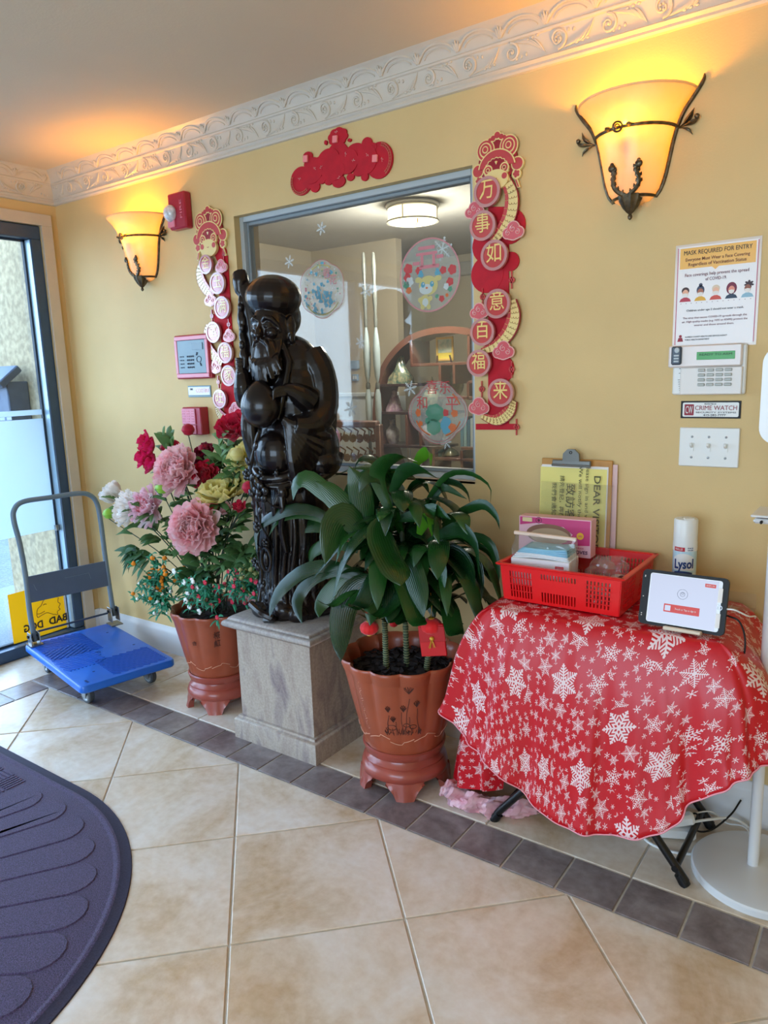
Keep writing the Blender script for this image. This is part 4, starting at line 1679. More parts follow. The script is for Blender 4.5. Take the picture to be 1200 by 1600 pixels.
GM = [CL_T, CL_P, CL_R, CL_W, CL_B, CL_G, CL_Y, CL_O]
# lion-cub roundel
cA = gp(671, 430)
t = thing('lion_cub_cling', 'big round pink edged window cling with a yellow dragon cub', 'sticker', (cA[0], GF, cA[1]), 'round new-year clings')
b = MB()
RX, RZ = 0.128, 0.128
disc(b, 0, cA, RX, RZ, 0.0006, 44)
b.cur = 1
b.ring(cA, RX, RX * 0.955, (0, GF, 0), UX, UZ, 0.001, 0.0006, n=48)
b.build('clear_disc', GM, t, ang=30)
b = MB()
b.cur = 1
for (dx, dz, w, h) in ((-0.01, 0.095, 0.07, 0.012), (-0.01, 0.075, 0.09, 0.010), (-0.03, 0.05, 0.012, 0.04), (0.02, 0.05, 0.012, 0.04), (0.045, 0.06, 0.03, 0.012), (-0.055, 0.045, 0.03, 0.012), (0.0, 0.03, 0.085, 0.012)):
    b.prism(rrect(cA[0] + dx, cA[1] + dz, w, h, 0.003), (0, GF, 0), UX, UZ, 0.0012, 0.0008)
for (dx, dz, r) in ((-0.09, 0.03, 0.02), (-0.095, 0.0, 0.016), (0.058, 0.012, 0.014), (0.095, 0.01, 0.018), (0.085, -0.03, 0.015), (-0.045, 0.02, 0.014)):
    disc(b, 2, (cA[0] + dx, cA[1] + dz), r, r, 0.0010, 16, (5, 0.2, 0))
for (dx, dz, r, mi) in ((-0.09, -0.045, 0.013, 7), (0.05, -0.085, 0.012, 2), (0.072, -0.075, 0.007, 7), (0.085, -0.055, 0.01, 5), (-0.1, -0.025, 0.014, 5), (0.03, -0.075, 0.008, 5), (-0.085, -0.015, 0.018, 3), (0.07, -0.045, 0.012, 3)):
    disc(b, mi, (cA[0] + dx, cA[1] + dz), r, r, 0.0012, 14, (5, 0.25, 0.3))
b.build('printed_blossoms', GM, t, ang=30)
b = MB()
hx, hz = cA[0] - 0.005, cA[1] - 0.035
disc(b, 6, (hx, hz), 0.040, 0.034, 0.0016, 26)
disc(b, 3, (hx - 0.010, hz - 0.012), 0.028, 0.018, 0.0020, 22)
for sx in (-1, 1):
    disc(b, 4, (hx + sx * 0.035 + 0.004, hz + 0.042), 0.012, 0.014, 0.0014, 12, (3, 0.35, 0.5))
    disc(b, 6, (hx + sx * 0.042, hz + 0.022), 0.014, 0.010, 0.0015, 14)
    disc(b, 4, (hx + sx * 0.019 - 0.003, hz + 0.004), 0.0085, 0.010, 0.0024, 14)
    disc(b, 3, (hx + sx * 0.019 - 0.001, hz + 0.007), 0.003, 0.0035, 0.0028, 8)
disc(b, 7, (hx - 0.006, hz - 0.008), 0.005, 0.0035, 0.0026, 10)
disc(b, 6, (hx - 0.016, hz - 0.054), 0.022, 0.022, 0.0014, 20)
disc(b, 3, (hx - 0.014, hz - 0.058), 0.013, 0.015, 0.0018, 16)
for (dx, dz, r) in ((-0.036, -0.048, 0.009), (0.008, -0.045, 0.009), (-0.026, -0.074, 0.009), (0.0, -0.074, 0.009)):
    disc(b, 6, (hx + dx, hz + dz), r, r, 0.0020, 12)
b.build('printed_cub', GM, t, ang=30)
# lobed blessing cling
cB = gp(684, 645)
t = thing('blessing_cling', 'lobed window cling with red peace characters over the curio shelf', 'sticker', (cB[0], GF, cB[1]), 'round new-year clings')
b = MB()
disc(b, 0, cB, 0.128, 0.115, 0.0006, 44, (4, 0.12, PI / 4))
b.cur = 1
for rr in (1.0, 0.92):
    pts = lobes(cB[0], cB[1], 0.128 * rr, 4, 0.12, PI / 4, 0.115 * rr, res=12)
    b.tube([Vector((p[0], GF - 0.001, p[1])) for p in pts], 0.0012, 4, closed=True)
b.build('clear_disc', GM, t, ang=30)
text('喜', 0.055, (cB[0] - 0.022, GF - 0.0008, cB[1] + 0.09), UX, UZ, CL_R, t, name='character', bold=0.0)
text('乐', 0.050, (cB[0] + 0.033, GF - 0.0008, cB[1] + 0.088), UX, UZ, CL_R, t, name='character', bold=0.0)
text('平', 0.058, (cB[0] + 0.062, GF - 0.0008, cB[1] + 0.030), UX, UZ, CL_R, t, name='character', bold=0.0)
text('和', 0.052, (cB[0] - 0.066, GF - 0.0008, cB[1] + 0.034), UX, UZ, CL_R, t, name='character', bold=0.0)
b = MB()
for (dx, dz, rx, rz, mi, l) in ((-0.012, 0.0, 0.040, 0.034, 5, (7, 0.12, 0)), (-0.012, 0.01, 0.024, 0.014, 3, None), (-0.018, -0.052, 0.032, 0.030, 5, (6, 0.1, 0)), (-0.018, -0.050, 0.018, 0.020, 3, None), (0.035, -0.045, 0.024, 0.034, 4, (5, 0.15, 0)), (0.034, 0.0, 0.014, 0.014, 2, (5, 0.2, 0)),
                                (0.072, -0.002, 0.015, 0.014, 7, (5, 0.2, 0)), (0.062, -0.052, 0.017, 0.015, 7, (5, 0.2, 0)), (-0.085, 0.0, 0.012, 0.016, 7, (5, 0.2, 0)), (-0.075, -0.04, 0.010, 0.010, 7, (5, 0.2, 0)), (-0.045, -0.03, 0.010, 0.012, 5, None), (0.0, -0.02, 0.007, 0.007, 2, None)):
    disc(b, mi, (cB[0] + dx, cB[1] + dz), rx, rz, 0.0012 + 0.0001 * mi, 20, l)
b.cur = 7
for (a0, a1) in ((200, 250), (290, 340), (20, 50)):
    b.tube([Vector((cB[0] + 0.10 * math.cos(math.radians(a)), GF - 0.001, cB[1] + 0.088 * math.sin(math.radians(a)))) for a in [a0 + (a1 - a0) * i / 12 for i in range(13)]], 0.0028, 4)
b.build('printed_vases_and_flowers', GM, t, ang=30)
# oval cling by the statue's shoulder
cC = gp(503, 452)
t = thing('flower_cling', 'scalloped blue and pink window cling beside the statue shoulder', 'sticker', (cC[0], GF, cC[1]), 'round new-year clings')
b = MB()
disc(b, 0, cC, 0.118, 0.112, 0.0006, 44, (6, 0.08, 0))
b.cur = 1
b.tube([Vector((p[0], GF - 0.001, p[1])) for p in lobes(cC[0], cC[1], 0.118, 6, 0.08, 0, 0.112, res=12)], 0.0012, 4, closed=True)
b.build('clear_disc', GM, t, ang=30)
b = MB()
rr = random.Random(3)
for i in range(150):
    a, q = rr.uniform(0, 2 * PI), math.sqrt(rr.random()) * 0.100
    x_, z_ = q * math.cos(a), q * math.sin(a)
    mi = 4 if (abs(x_) < 0.05 and z_ < 0.03) else rr.choice([3, 5, 6, 1, 3, 4])
    r = rr.uniform(0.003, 0.010) if mi == 4 else rr.uniform(0.0015, 0.0055)
    disc(b, mi, (cC[0] + x_, cC[1] + z_), r, r, 0.001 + 0.0002 * (i % 7), 9, (3, 0.3, a))
b.build('printed_confetti_flowers', GM, t, ang=30)
text('春', 0.042, (cC[0] + 0.03, GF - 0.0026, cC[1] + 0.055), UX, UZ, CL_P, t, name='character', bold=0.0)
text('花', 0.042, (cC[0] + 0.06, GF - 0.0026, cC[1] + 0.028), UX, UZ, CL_P, t, name='character', bold=0.0)
b = MB()
for rr_, a0, a1 in ((0.098, 215, 325), (0.092, 60, 120)):
    b.tube([Vector((cC[0] + rr_ * math.cos(math.radians(a)), GF - 0.0015, cC[1] + rr_ * math.sin(math.radians(a)))) for a in [a0 + (a1 - a0) * i / 16 for i in range(17)]], 0.003, 4)
b.build('printed_scroll', CL_Y, t)
# a narrow red and gold hanging half hidden by the statue
cD = gp(519, 700)
t = thing('hanging_charm', 'narrow red and gold paper charm on the glass right of the statue', 'decoration', (cD[0], GF, cD[1]))
b = MB()
PR = lambda pts, h, h0, mi: (setattr(b, 'cur', mi), b.prism(pts, (0, GF, 0), UX, UZ, h, h0))
c = gp(519, 682)
PR(circ(c[0], c[1], 0.045, 0.045, 24), 0.003, 0.001, 0)
PR(circ(c[0], c[1], 0.040, 0.040, 24), 0.0045, 0.001, 1)
PR(lobes(c[0], c[1], 0.032, 6, 0.3, 0), 0.006, 0.001, 2)
c = gp(524, 708)
PR(lobes(c[0], c[1], 0.034, 5, 0.2, 0), 0.0036, 0.001, 0)
PR(lobes(c[0], c[1], 0.029, 5, 0.2, 0), 0.005, 0.001, 1)
c = gp(515, 735)
PR(circ(c[0], c[1], 0.03, 0.036, 20), 0.0032, 0.001, 0)
PR(lobes(c[0], c[1], 0.024, 7, 0.3, 0), 0.005, 0.001, 1)
c = gp(522, 722)
PR(rrect(c[0], c[1], 0.004, 0.10, 0.001), 0.0028, 0.001, 0)
PR(rrect(c[0] + 0.012, c[1], 0.004, 0.10, 0.001), 0.0028, 0.001, 0)
b.build('paper_cut', [PINKL, REDG, FACE], t, ang=30)
# ---------------------------------------------------------------- stone pedestal
def stone(name, c1, c2, c3):
    m = mat(name, c1, 0.5)
    nt = m.node_tree
    b = nt.nodes['Principled BSDF']
    t = nt.nodes.new('ShaderNodeTexCoord')
    mp = nt.nodes.new('ShaderNodeMapping')
    mp.inputs['Scale'].default_value = (5.5, 5.5, 1.4)
    mp.inputs['Rotation'].default_value = (0.05, 0.12, 0)
    nt.links.new(t.outputs['Object'], mp.inputs[0])
    n = nt.nodes.new('ShaderNodeTexNoise')
    n.inputs['Scale'].default_value = 2.6
    n.inputs['Detail'].default_value = 7
    n.inputs['Distortion'].default_value = 0.8
    nt.links.new(mp.outputs[0], n.inputs['Vector'])
    r = nt.nodes.new('ShaderNodeValToRGB')
    e = r.color_ramp.elements
    e[0].position, e[1].position = 0.3, 0.72
    e[0].color, e[1].color = (*c1, 1), (*c3, 1)
    k = e.new(0.52)
    k.color = (*c2, 1)
    nt.links.new(n.outputs[0], r.inputs[0])
    n2 = nt.nodes.new('ShaderNodeTexNoise')
    n2.inputs['Scale'].default_value = 120
    nt.links.new(t.outputs['Object'], n2.inputs['Vector'])
    mx = nt.nodes.new('ShaderNodeMix')
    mx.data_type = 'RGBA'
    mx.blend_type = 'SOFT_LIGHT'
    mx.inputs[0].default_value = 0.5
    nt.links.new(r.outputs[0], mx.inputs[6])
    nt.links.new(n2.outputs[0], mx.inputs[7])
    nt.links.new(mx.outputs[2], b.inputs['Base Color'])
    return m


STONE = stone('veined_stone', srgb(160, 142, 130), srgb(178, 164, 150), srgb(134, 118, 118))
STONEC = stone('cap_stone', srgb(150, 138, 134), srgb(170, 160, 152), srgb(132, 120, 120))
PX0, PX1, PY0, PY1 = 1.585, 2.005, -0.462, -0.045
t = thing('stone_pedestal', 'grey stone pedestal with moulded cap under the dark wood statue', 'pedestal', ((PX0 + PX1) / 2, (PY0 + PY1) / 2, 0))


def sqring(b, prof, x0, x1, y0, y1):
    rows = []
    for d, z in prof:
        rows.append([b.pt((x0 - d, y0 - d, z)), b.pt((x1 + d, y0 - d, z)), b.pt((x1 + d, y1 + d, z)), b.pt((x0 - d, y1 + d, z))])
    for k in range(len(rows) - 1):
        for i in range(4):
            j = (i + 1) % 4
            b.face([rows[k][i], rows[k][j], rows[k + 1][j], rows[k + 1][i]])
    b.face(rows[-1])
    b.face(rows[0][::-1])


b = MB()
sqring(b, [(0, 0), (0, 0.074), (-0.004, 0.081), (-0.012, 0.084), (-0.014, 0.092), (-0.020, 0.094)], PX0, PX1, PY0, PY1)
b.build('plinth', STONE, t, ang=50)
b = MB()
sqring(b, [(-0.024, 0.09), (-0.024, 0.45)], PX0, PX1, PY0, PY1)
b.build('shaft', STONE, t, smooth=False)
b = MB()
sqring(b, [(-0.024, 0.440), (-0.016, 0.444), (-0.012, 0.452), (0.004, 0.455), (0.012, 0.460), (0.016, 0.468), (0.014, 0.477), (0.006, 0.483), (-0.002, 0.484), (-0.002, 0.488), (-0.008, 0.494), (-0.018, 0.500)], PX0, PX1, PY0, PY1)
b.build('cap', STONEC, t, ang=50)
ZT = 0.50

# ---------------------------------------------------------------- carved statue
SX, SY = 1.772, -0.262
WOOD = mat('black_brown_carved_wood', srgb(15, 11, 11), 0.27, coat=0.25, coatr=0.14, spec=0.3, col2=srgb(28, 19, 17), vscale=5, bump=0.15, bscale=45)


TH = math.radians(20)


def L(sx, sf, z):
    c, s_ = math.cos(TH), math.sin(TH)
    sx = sx * 0.92
    return Vector((SX + sx * c + sf * s_, SY - sf * c + sx * s_, z))


t = thing('carved_statue', 'tall dark carved wooden statue of a bearded sage with staff and peach', 'statue', (SX, SY, ZT))
b = MB()
E_ = lambda sx, sf, z, rx, ry, rz, rot=None: b.ell(L(sx, sf, z), (rx, ry, rz), rot, 22, 14)
# body masses
E_(0.01, -0.02, 1.42, 0.135, 0.10, 0.12)
E_(0.015, -0.01, 1.30, 0.145, 0.115, 0.20)
E_(0.02, 0.0, 1.12, 0.150, 0.125, 0.20)
E_(0.01, 0.0, 0.94, 0.145, 0.125, 0.20)
b.lathe([(0.0, 0.50), (0.150, 0.50), (0.158, 0.52), (0.150, 0.56), (0.138, 0.62), (0.132, 0.72), (0.136, 0.84), (0.142, 0.98), (0.13, 1.10), (0.0, 1.12)], L(0, 0, 0), 40, fn=lambda a, k: (1 + 0.05 * math.sin(9 * a + 6 * k) + 0.03 * math.sin(17 * a + 3)) * (1.0 if math.sin(a) > -5 else 1))
TH = math.radians(6)
# head
E_(-0.005, 0.055, 1.555, 0.068, 0.070, 0.092, rotm('X', 12))
E_(-0.008, 0.030, 1.668, 0.104, 0.098, 0.078, rotm('Y', 6))
E_(0.0, 0.0, 1.60, 0.070, 0.075, 0.08)
# ears with long lobes
for sx in (-1, 1):
    E_(0.0 + sx * 0.073, 0.035, 1.565, 0.012, 0.022, 0.036)
    E_(0.0 + sx * 0.076, 0.038, 1.525, 0.010, 0.014, 0.024)
    # brow, eye, cheek
    b.tube([L(sx * 0.010, 0.122, 1.583), L(sx * 0.026, 0.124, 1.594), L(sx * 0.045, 0.112, 1.588), L(sx * 0.060, 0.095, 1.566), L(sx * 0.066, 0.088, 1.54)], [0.006, 0.009, 0.009, 0.006, 0.003], 8)
    E_(sx * 0.026, 0.112, 1.572, 0.014, 0.010, 0.008)
    b.tube([L(sx * 0.014, 0.122, 1.566), L(sx * 0.028, 0.124, 1.562), L(sx * 0.042, 0.113, 1.567)], 0.003, 6)
    E_(sx * 0.034, 0.106, 1.541, 0.024, 0.020, 0.020)
    # moustache
    b.tube([L(sx * 0.006, 0.132, 1.520), L(sx * 0.022, 0.132, 1.514), L(sx * 0.036, 0.128, 1.494), L(sx * 0.040, 0.130, 1.455), L(sx * 0.032, 0.136, 1.41)], [0.006, 0.007, 0.006, 0.005, 0.002], 7)
    # shoulder cape edge
    b.tube([L(sx * 0.050, 0.06, 1.50), L(sx * 0.085, 0.075, 1.44), L(sx * 0.080, 0.105, 1.34), L(sx * 0.055, 0.120, 1.24)], [0.012, 0.014, 0.014, 0.012], 8)
E_(0, 0.132, 1.543, 0.012, 0.016, 0.020)
E_(0, 0.142, 1.534, 0.014, 0.011, 0.010)
b.tube([L(0, 0.118, 1.585), L(0, 0.13, 1.56), L(0, 0.14, 1.54)], [0.005, 0.007, 0.009], 8)
E_(0, 0.122, 1.503, 0.018, 0.009, 0.006)
E_(0, 0.120, 1.492, 0.016, 0.010, 0.007)
# beard strands, fanning down over the chest
rs = random.Random(11)
for i in range(26):
    f = (i / 25) * 2 - 1
    x0 = f * 0.052
    x1 = f * 0.078 + 0.012 + rs.uniform(-0.006, 0.006)
    zt_ = 1.515 - 0.020 * (1 - f * f)
    zb = 1.365 + 0.045 * abs(f) ** 2 + rs.uniform(-0.006, 0.008)
    d0 = 0.108 - 0.035 * f * f
    pts = [L(x0, d0, zt_), L(x0 * 1.1 + 0.002, d0 + 0.026, zt_ - 0.045), L(x0 * 0.75 + x1 * 0.35, 0.150 - 0.03 * f * f, (zt_ + zb) / 2 - 0.005), L(x1, 0.150 - 0.035 * f * f, zb)]
    b.tube(spline(pts, 9), [0.007, 0.008, 0.0075, 0.007, 0.0068, 0.0062, 0.0055, 0.0045, 0.003], 6)
E_(0.0, 0.10, 1.45, 0.055, 0.04, 0.09)
TH = math.radians(20)
# left arm (viewer's right): shoulder, elbow, hand over the peach
b.tube(spline([L(0.10, -0.01, 1.46), L(0.150, 0.00, 1.38), L(0.158, 0.02, 1.27), L(0.130, 0.085, 1.215), L(0.085, 0.13, 1.22)], 14), [0.062, 0.064, 0.063, 0.060, 0.060, 0.060, 0.060, 0.060, 0.058, 0.055, 0.05, 0.045, 0.040, 0.036], 14)
b.tube(spline([L(0.130, 0.07, 1.30), L(0.10, 0.12, 1.335), L(0.065, 0.155, 1.350)], 8), [0.045, 0.043, 0.04, 0.036, 0.03, 0.026, 0.022, 0.018], 12)
for k in range(4):
    b.tube(spline([L(0.075, 0.158, 1.352 - 0.008 * k), L(0.050 - 0.003 * k, 0.180, 1.352 - 0.010 * k), L(0.034, 0.188, 1.338 - 0.010 * k)], 6), [0.0075, 0.007, 0.0065, 0.006, 0.0055, 0.004], 7)
# right arm (viewer's left) up the staff
b.tube(spline([L(-0.09, 0.0, 1.44), L(-0.125, 0.03, 1.37), L(-0.130, 0.07, 1.31), L(-0.128, 0.10, 1.36), L(-0.135, 0.095, 1.42)], 14), [0.05, 0.052, 0.052, 0.05, 0.048, 0.047, 0.046, 0.044, 0.042, 0.04, 0.036, 0.03, 0.026, 0.022], 12)
for k in range(4):
    b.tube([L(-0.150, 0.105, 1.455 - 0.014 * k), L(-0.135, 0.122, 1.455 - 0.014 * k), L(-0.118, 0.112, 1.452 - 0.014 * k)], 0.007, 7)
# sleeve drapery falling from both forearms, with folds
for i in range(9):
    f = i / 8
    st = L(0.050 + 0.010 * f, 0.150 - 0.01 * f, 1.245 - 0.018 * f)
    en = L(0.195 - 0.11 * f, 0.045 + 0.075 * f, 1.17 - 0.19 * (f ** 0.8))
    mid = (st + en) / 2 + Vector((0.012, -0.012, -0.010))
    b.tube(spline([st, mid, en], 9), [0.013, 0.015, 0.018, 0.020, 0.022, 0.022, 0.021, 0.019, 0.014], 8)
E_(0.150, 0.02, 1.13, 0.062, 0.072, 0.10)
E_(0.165, 0.03, 1.075, 0.055, 0.065, 0.055)
b.tube(spline([L(0.09, 0.115, 1.00), L(0.15, 0.095, 1.015), L(0.205, 0.03, 1.05), L(0.212, -0.03, 1.10)], 12), 0.014, 8)
for i in range(7):
    f = i / 6
    b.tube(spline([L(-0.115 + 0.02 * f, 0.085 + 0.02 * f, 1.32), L(-0.135 + 0.03 * f, 0.10, 1.22), L(-0.125 + 0.035 * f, 0.095, 1.10 - 0.02 * i)], 8), [0.012, 0.014, 0.016, 0.016, 0.016, 0.015, 0.012, 0.008], 7)
# robe folds at the shoulder and back arm
for i in range(6):
    f = i / 5
    b.tube(spline([L(0.165, 0.0 - 0.02 * i, 1.40), L(0.185 - 0.01 * f, 0.02 - 0.02 * i, 1.28), L(0.170, 0.04 - 0.022 * i, 1.18)], 8), 0.010, 7)
for i in range(5):
    b.tube(spline([L(0.06, 0.135, 1.245 - 0.008 * i), L(0.12, 0.125, 1.225 - 0.018 * i), L(0.185, 0.055, 1.235 - 0.026 * i)], 9), 0.009, 7)
# bare belly, sash, knot
E_(-0.015, 0.105, 1.115, 0.078, 0.058, 0.082)
b.tube(spline([L(-0.115, 0.085, 1.06), L(-0.05, 0.148, 1.035), L(0.03, 0.148, 1.035), L(0.10, 0.105, 1.06)], 14), 0.016, 8)
b.tube(spline([L(-0.105, 0.095, 1.035), L(-0.04, 0.150, 1.008), L(0.04, 0.148, 1.006), L(0.11, 0.10, 1.03)], 14), 0.012, 8)
for sx in (-0.045, 0.02):
    E_(sx, 0.162, 1.055, 0.010, 0.009, 0.012)
E_(0.03, 0.150, 0.985, 0.024, 0.02, 0.026)
b.tube(spline([L(0.03, 0.155, 0.98), L(0.035, 0.160, 0.92), L(0.02, 0.150, 0.85), L(0.03, 0.14, 0.76)], 12), 0.013, 8)
b.tube(spline([L(0.02, 0.155, 0.98), L(0.0, 0.158, 0.93), L(-0.005, 0.150, 0.88)], 9), 0.011, 8)
# legs under the robe and long folds
E_(-0.05, 0.07, 0.84, 0.060, 0.065, 0.15)
E_(0.065, 0.06, 0.82, 0.062, 0.065, 0.17)
for i in range(14):
    a = math.radians(-100 + 200 * i / 13)
    r0 = 0.135
    pts = [L(r0 * math.sin(a), r0 * 0.92 * math.cos(a), 1.0), L((r0 + 0.012) * math.sin(a + 0.06), (r0 + 0.012) * math.cos(a + 0.06) * 0.95, 0.82), L((r0 + 0.004) * math.sin(a - 0.08), (r0) * math.cos(a - 0.08), 0.66), L((r0 + 0.018) * math.sin(a), (r0 + 0.015) * math.cos(a), 0.56)]
    b.tube(spline(pts, 12), [0.006, 0.009, 0.011, 0.012, 0.012, 0.012, 0.012, 0.012, 0.012, 0.012, 0.010, 0.006], 7)
# root-wood base and rocks
for i in range(16):
    a = 2 * PI * i / 16
    rr_ = 0.135 + 0.02 * math.sin(i * 2.3)
    E_(rr_ * math.cos(a), rr_ * math.sin(a) * 0.95, 0.535 + 0.01 * math.sin(i * 1.7), 0.045, 0.040, 0.036)
for i in range(10):
    a = math.radians(-60 + 16 * i)
    E_(0.145 * math.sin(a), 0.135 * math.cos(a), 0.60 + 0.03 * math.sin(i * 2.1), 0.022, 0.02, 0.03)
me_src = b.build('statue_raw', WOOD)
# weld all the carved masses into one skin
rm_ = me_src.modifiers.new('r', 'REMESH')
rm_.mode = 'VOXEL'
rm_.voxel_size = 0.0034
sm_ = me_src.modifiers.new('s', 'SMOOTH')
sm_.iterations = 2
sm_.factor = 0.5
dg = bpy.context.evaluated_depsgraph_get()
dg.update()
me = bpy.data.meshes.new_from_object(me_src.evaluated_get(dg))
bpy.data.objects.remove(me_src)
me.polygons.foreach_set('use_smooth', [True] * len(me.polygons))
me.name = 'figure'
for v in me.vertices:
    v.co -= Vector((SX, SY, ZT))
me.materials.clear()
me.materials.append(WOOD)
fg = bpy.data.objects.new('figure', me)
COL.objects.link(fg)
fg.parent = t
# peach with its crease and leaf-like split
b = MB()
pc = L(-0.035, 0.155, 1.288)


def peach(u, v):
    a, p = 2 * PI * u, PI * v
    r = 0.077
    x, y, z = math.sin(p) * math.cos(a), math.sin(p) * math.sin(a), math.cos(p)
    cre = 1 - 0.13 * math.exp(-((a - PI * 1.30) / 0.16) ** 2) * math.sin(p)
    tip = 1 + 0.22 * max(0, z) ** 6
    return pc + Vector((x * r * 1.0 * cre, y * r * 0.80 * cre, z * r * tip * 0.98))


b.grid(peach, 48, 24, cu=True)
b.build('peach', WOOD, t)
# staff: gnarled, with twigs, on the viewer's left
b = MB()
TH = 0.0
stf = spline([L(-0.165, 0.045, 1.765), L(-0.145, 0.06, 1.66), L(-0.140, 0.07, 1.55), L(-0.125, 0.08, 1.46), L(-0.130, 0.085, 1.36), L(-0.125, 0.085, 1.2), L(-0.115, 0.085, 1.0), L(-0.085, 0.09, 0.8), L(-0.068, 0.10, 0.62), L(-0.06, 0.11, 0.51)], 70)
b.tube([p + Vector((0.004 * math.sin(i * 1.1), 0, 0)) for i, p in enumerate(stf)], [0.016 + 0.006 * math.sin(i * 0.9) * math.sin(i * 0.37) + (0.010 if i < 6 else 0) for i in range(70)], 10)
for i in range(4, 66, 5):
    p = stf[i]
    b.ell(p + Vector((0.008 * math.sin(i), -0.012, 0)), (0.012, 0.010, 0.018), nu=10, nv=7)
b.tube(spline([stf[0], L(-0.145, 0.04, 1.70), L(-0.120, 0.035, 1.62), L(-0.105, 0.03, 1.50), L(-0.10, 0.03, 1.42)], 14), [0.016, 0.022, 0.026, 0.030, 0.032, 0.034, 0.036, 0.038, 0.040, 0.042, 0.045, 0.048, 0.05, 0.05], 9)
for q in range(9):
    z = 1.38 - 0.098 * q
    b.ell(L(-0.10 + 0.008 * q, 0.055 + 0.004 * q, z), (0.045, 0.05, 0.075), nu=14, nv=9)
b.build('staff', WOOD, t)
TH = math.radians(24)
# vine with plum blossoms climbing the front left
b = MB()
v1 = spline([L(-0.055, 0.165, 1.20), L(-0.085, 0.160, 1.13), L(-0.105, 0.150, 1.05), L(-0.09, 0.155, 0.97), L(-0.075, 0.16, 0.88), L(-0.10, 0.15, 0.78), L(-0.085, 0.155, 0.68), L(-0.10, 0.16, 0.58)], 40)
b.tube(v1, [0.0055 + 0.002 * math.sin(i) for i in range(40)], 7)
b.tube(spline([L(-0.09, 0.155, 1.02), L(-0.03, 0.175, 0.95), L(0.02, 0.175, 0.93)], 12), 0.004, 6)
b.tube(spline([L(-0.095, 0.155, 0.90), L(-0.05, 0.165, 0.83), L(-0.03, 0.155, 0.78)], 12), 0.004, 6)
for k, (sx, sf, z, r) in enumerate(((-0.062, 0.168, 0.985, 0.040), (-0.130, 0.13, 1.045, 0.024), (-0.090, 0.155, 0.865, 0.022), (-0.06, 0.165, 0.80, 0.018), (-0.115, 0.14, 0.72, 0.022))):
    c = L(sx, sf, z)
    for q in range(5):
        a = 2 * PI * q / 5 + 0.3
        b.ell(c + Vector((math.cos(a) * r * 0.6, 0, math.sin(a) * r * 0.6)), (r * 0.40, r * 0.22, r * 0.40), nu=12, nv=7)
    b.ell(c + Vector((0, -r * 0.22, 0)), (r * 0.34, r * 0.2, r * 0.34), nu=12, nv=7)
for q in range(9):
    p = v1[4 + 4 * q]
    b.ell(p + Vector((0.012 * (-1) ** q, -0.006, 0)), (0.011, 0.006, 0.017), rotm('Y', 30 * (-1) ** q), nu=9, nv=6)
b.tube([L(-0.055, 0.172, 0.74) + Vector((0.024 * math.cos(a), 0, 0.044 * math.sin(a))) for a in [2 * PI * i / 18 for i in range(18)]], 0.006, 7, closed=True)
b.ell(L(-0.055, 0.165, 0.74), (0.013, 0.012, 0.030), nu=10, nv=8)
b.tube(spline([L(-0.145, 0.14, 0.56), L(-0.09, 0.175, 0.54), L(-0.04, 0.18, 0.52), L(-0.08, 0.16, 0.508)], 14), 0.014, 8)
b.build('blossom_vine', WOOD, t)

# ---------------------------------------------------------------- terracotta pots on stands
TERRA = mat('terracotta_plastic', srgb(160, 76, 48), 0.34, coat=0.15, var=0.10, vscale=6)
TERRAP = mat('brick_red_stand', srgb(162, 74, 60), 0.30, coat=0.3, var=0.06, vscale=8)
TINK = mat('brown_pot_ink', srgb(84, 44, 36), 0.6)
TLINE = mat('pale_pot_line', srgb(226, 168, 140), 0.5)
SOIL = mat('dark_bark_soil', srgb(44, 34, 34), 0.85, var=0.4, vscale=60)
NF = 12


def pot(cx, cy, ztop, zb, rt, rb, label, rot0, group):
    hh = ztop - zb
    t = thing('flower_pot', label, 'plant pot', (cx, cy, zb), group)

    def fl(a, k):
        w = min(1, k * 1.6)
        return 1 + 0.042 * w * (abs(math.cos(NF / 2 * (a - rot0))) ** 0.7 - 0.5) * 2
    prof = [(rb * 0.0, zb), (rb * 0.95, zb), (rb, zb + 0.01), (rb * 1.02, zb + hh * 0.12)]
    for i in range(1, 10):
        f = i / 9
        prof.append((rb * 1.02 + (rt * 0.94 - rb * 1.02) * f ** 0.85, zb + hh * (0.12 + 0.72 * f)))
    prof += [(rt * 0.945, zb + hh * 0.86), (rt * 0.96, zb + hh * 0.885), (rt * 0.985, zb + hh * 0.93), (rt * 1.0, zb + hh * 0.965), (rt * 1.0, ztop - 0.003), (rt * 0.985, ztop), (rt * 0.95, ztop - 0.003), (rt * 0.90, ztop - 0.03), (rt * 0.86, ztop - 0.11), (0, ztop - 0.11)]
    b = MB()
    b.lathe(prof, (cx, cy, 0), 144, fn=fl)
    b.build('pot_wall', TERRA, t, ang=50)
    # wavy engraved line low on the wall
    b = MB()

    def onp(a, z, l=0.001):
        f = max(0, min(1, ((z - zb) / hh - 0.12) / 0.72))
        r = rb * 1.02 + (rt * 0.94 - rb * 1.02) * f ** 0.85
        k_ = (3 + 9 * f) / (len(prof) - 1)
        r = r * fl(a, k_) + l
        return Vector((cx + r * math.cos(a), cy + r * math.sin(a), z))
    for k in range(NF):
        a0 = rot0 + 2 * PI * k / NF
        b.tube([onp(a0 + 2 * PI / NF * i / 12, zb + hh * 0.20 + 0.012 * math.sin(PI * i / 12) * (-1) ** k + (0.006 if i > 6 else -0.004), 0.0015) for i in range(13)], 0.0012, 5)
    b.build('engraved_wave', TLINE, t)
    return t, onp


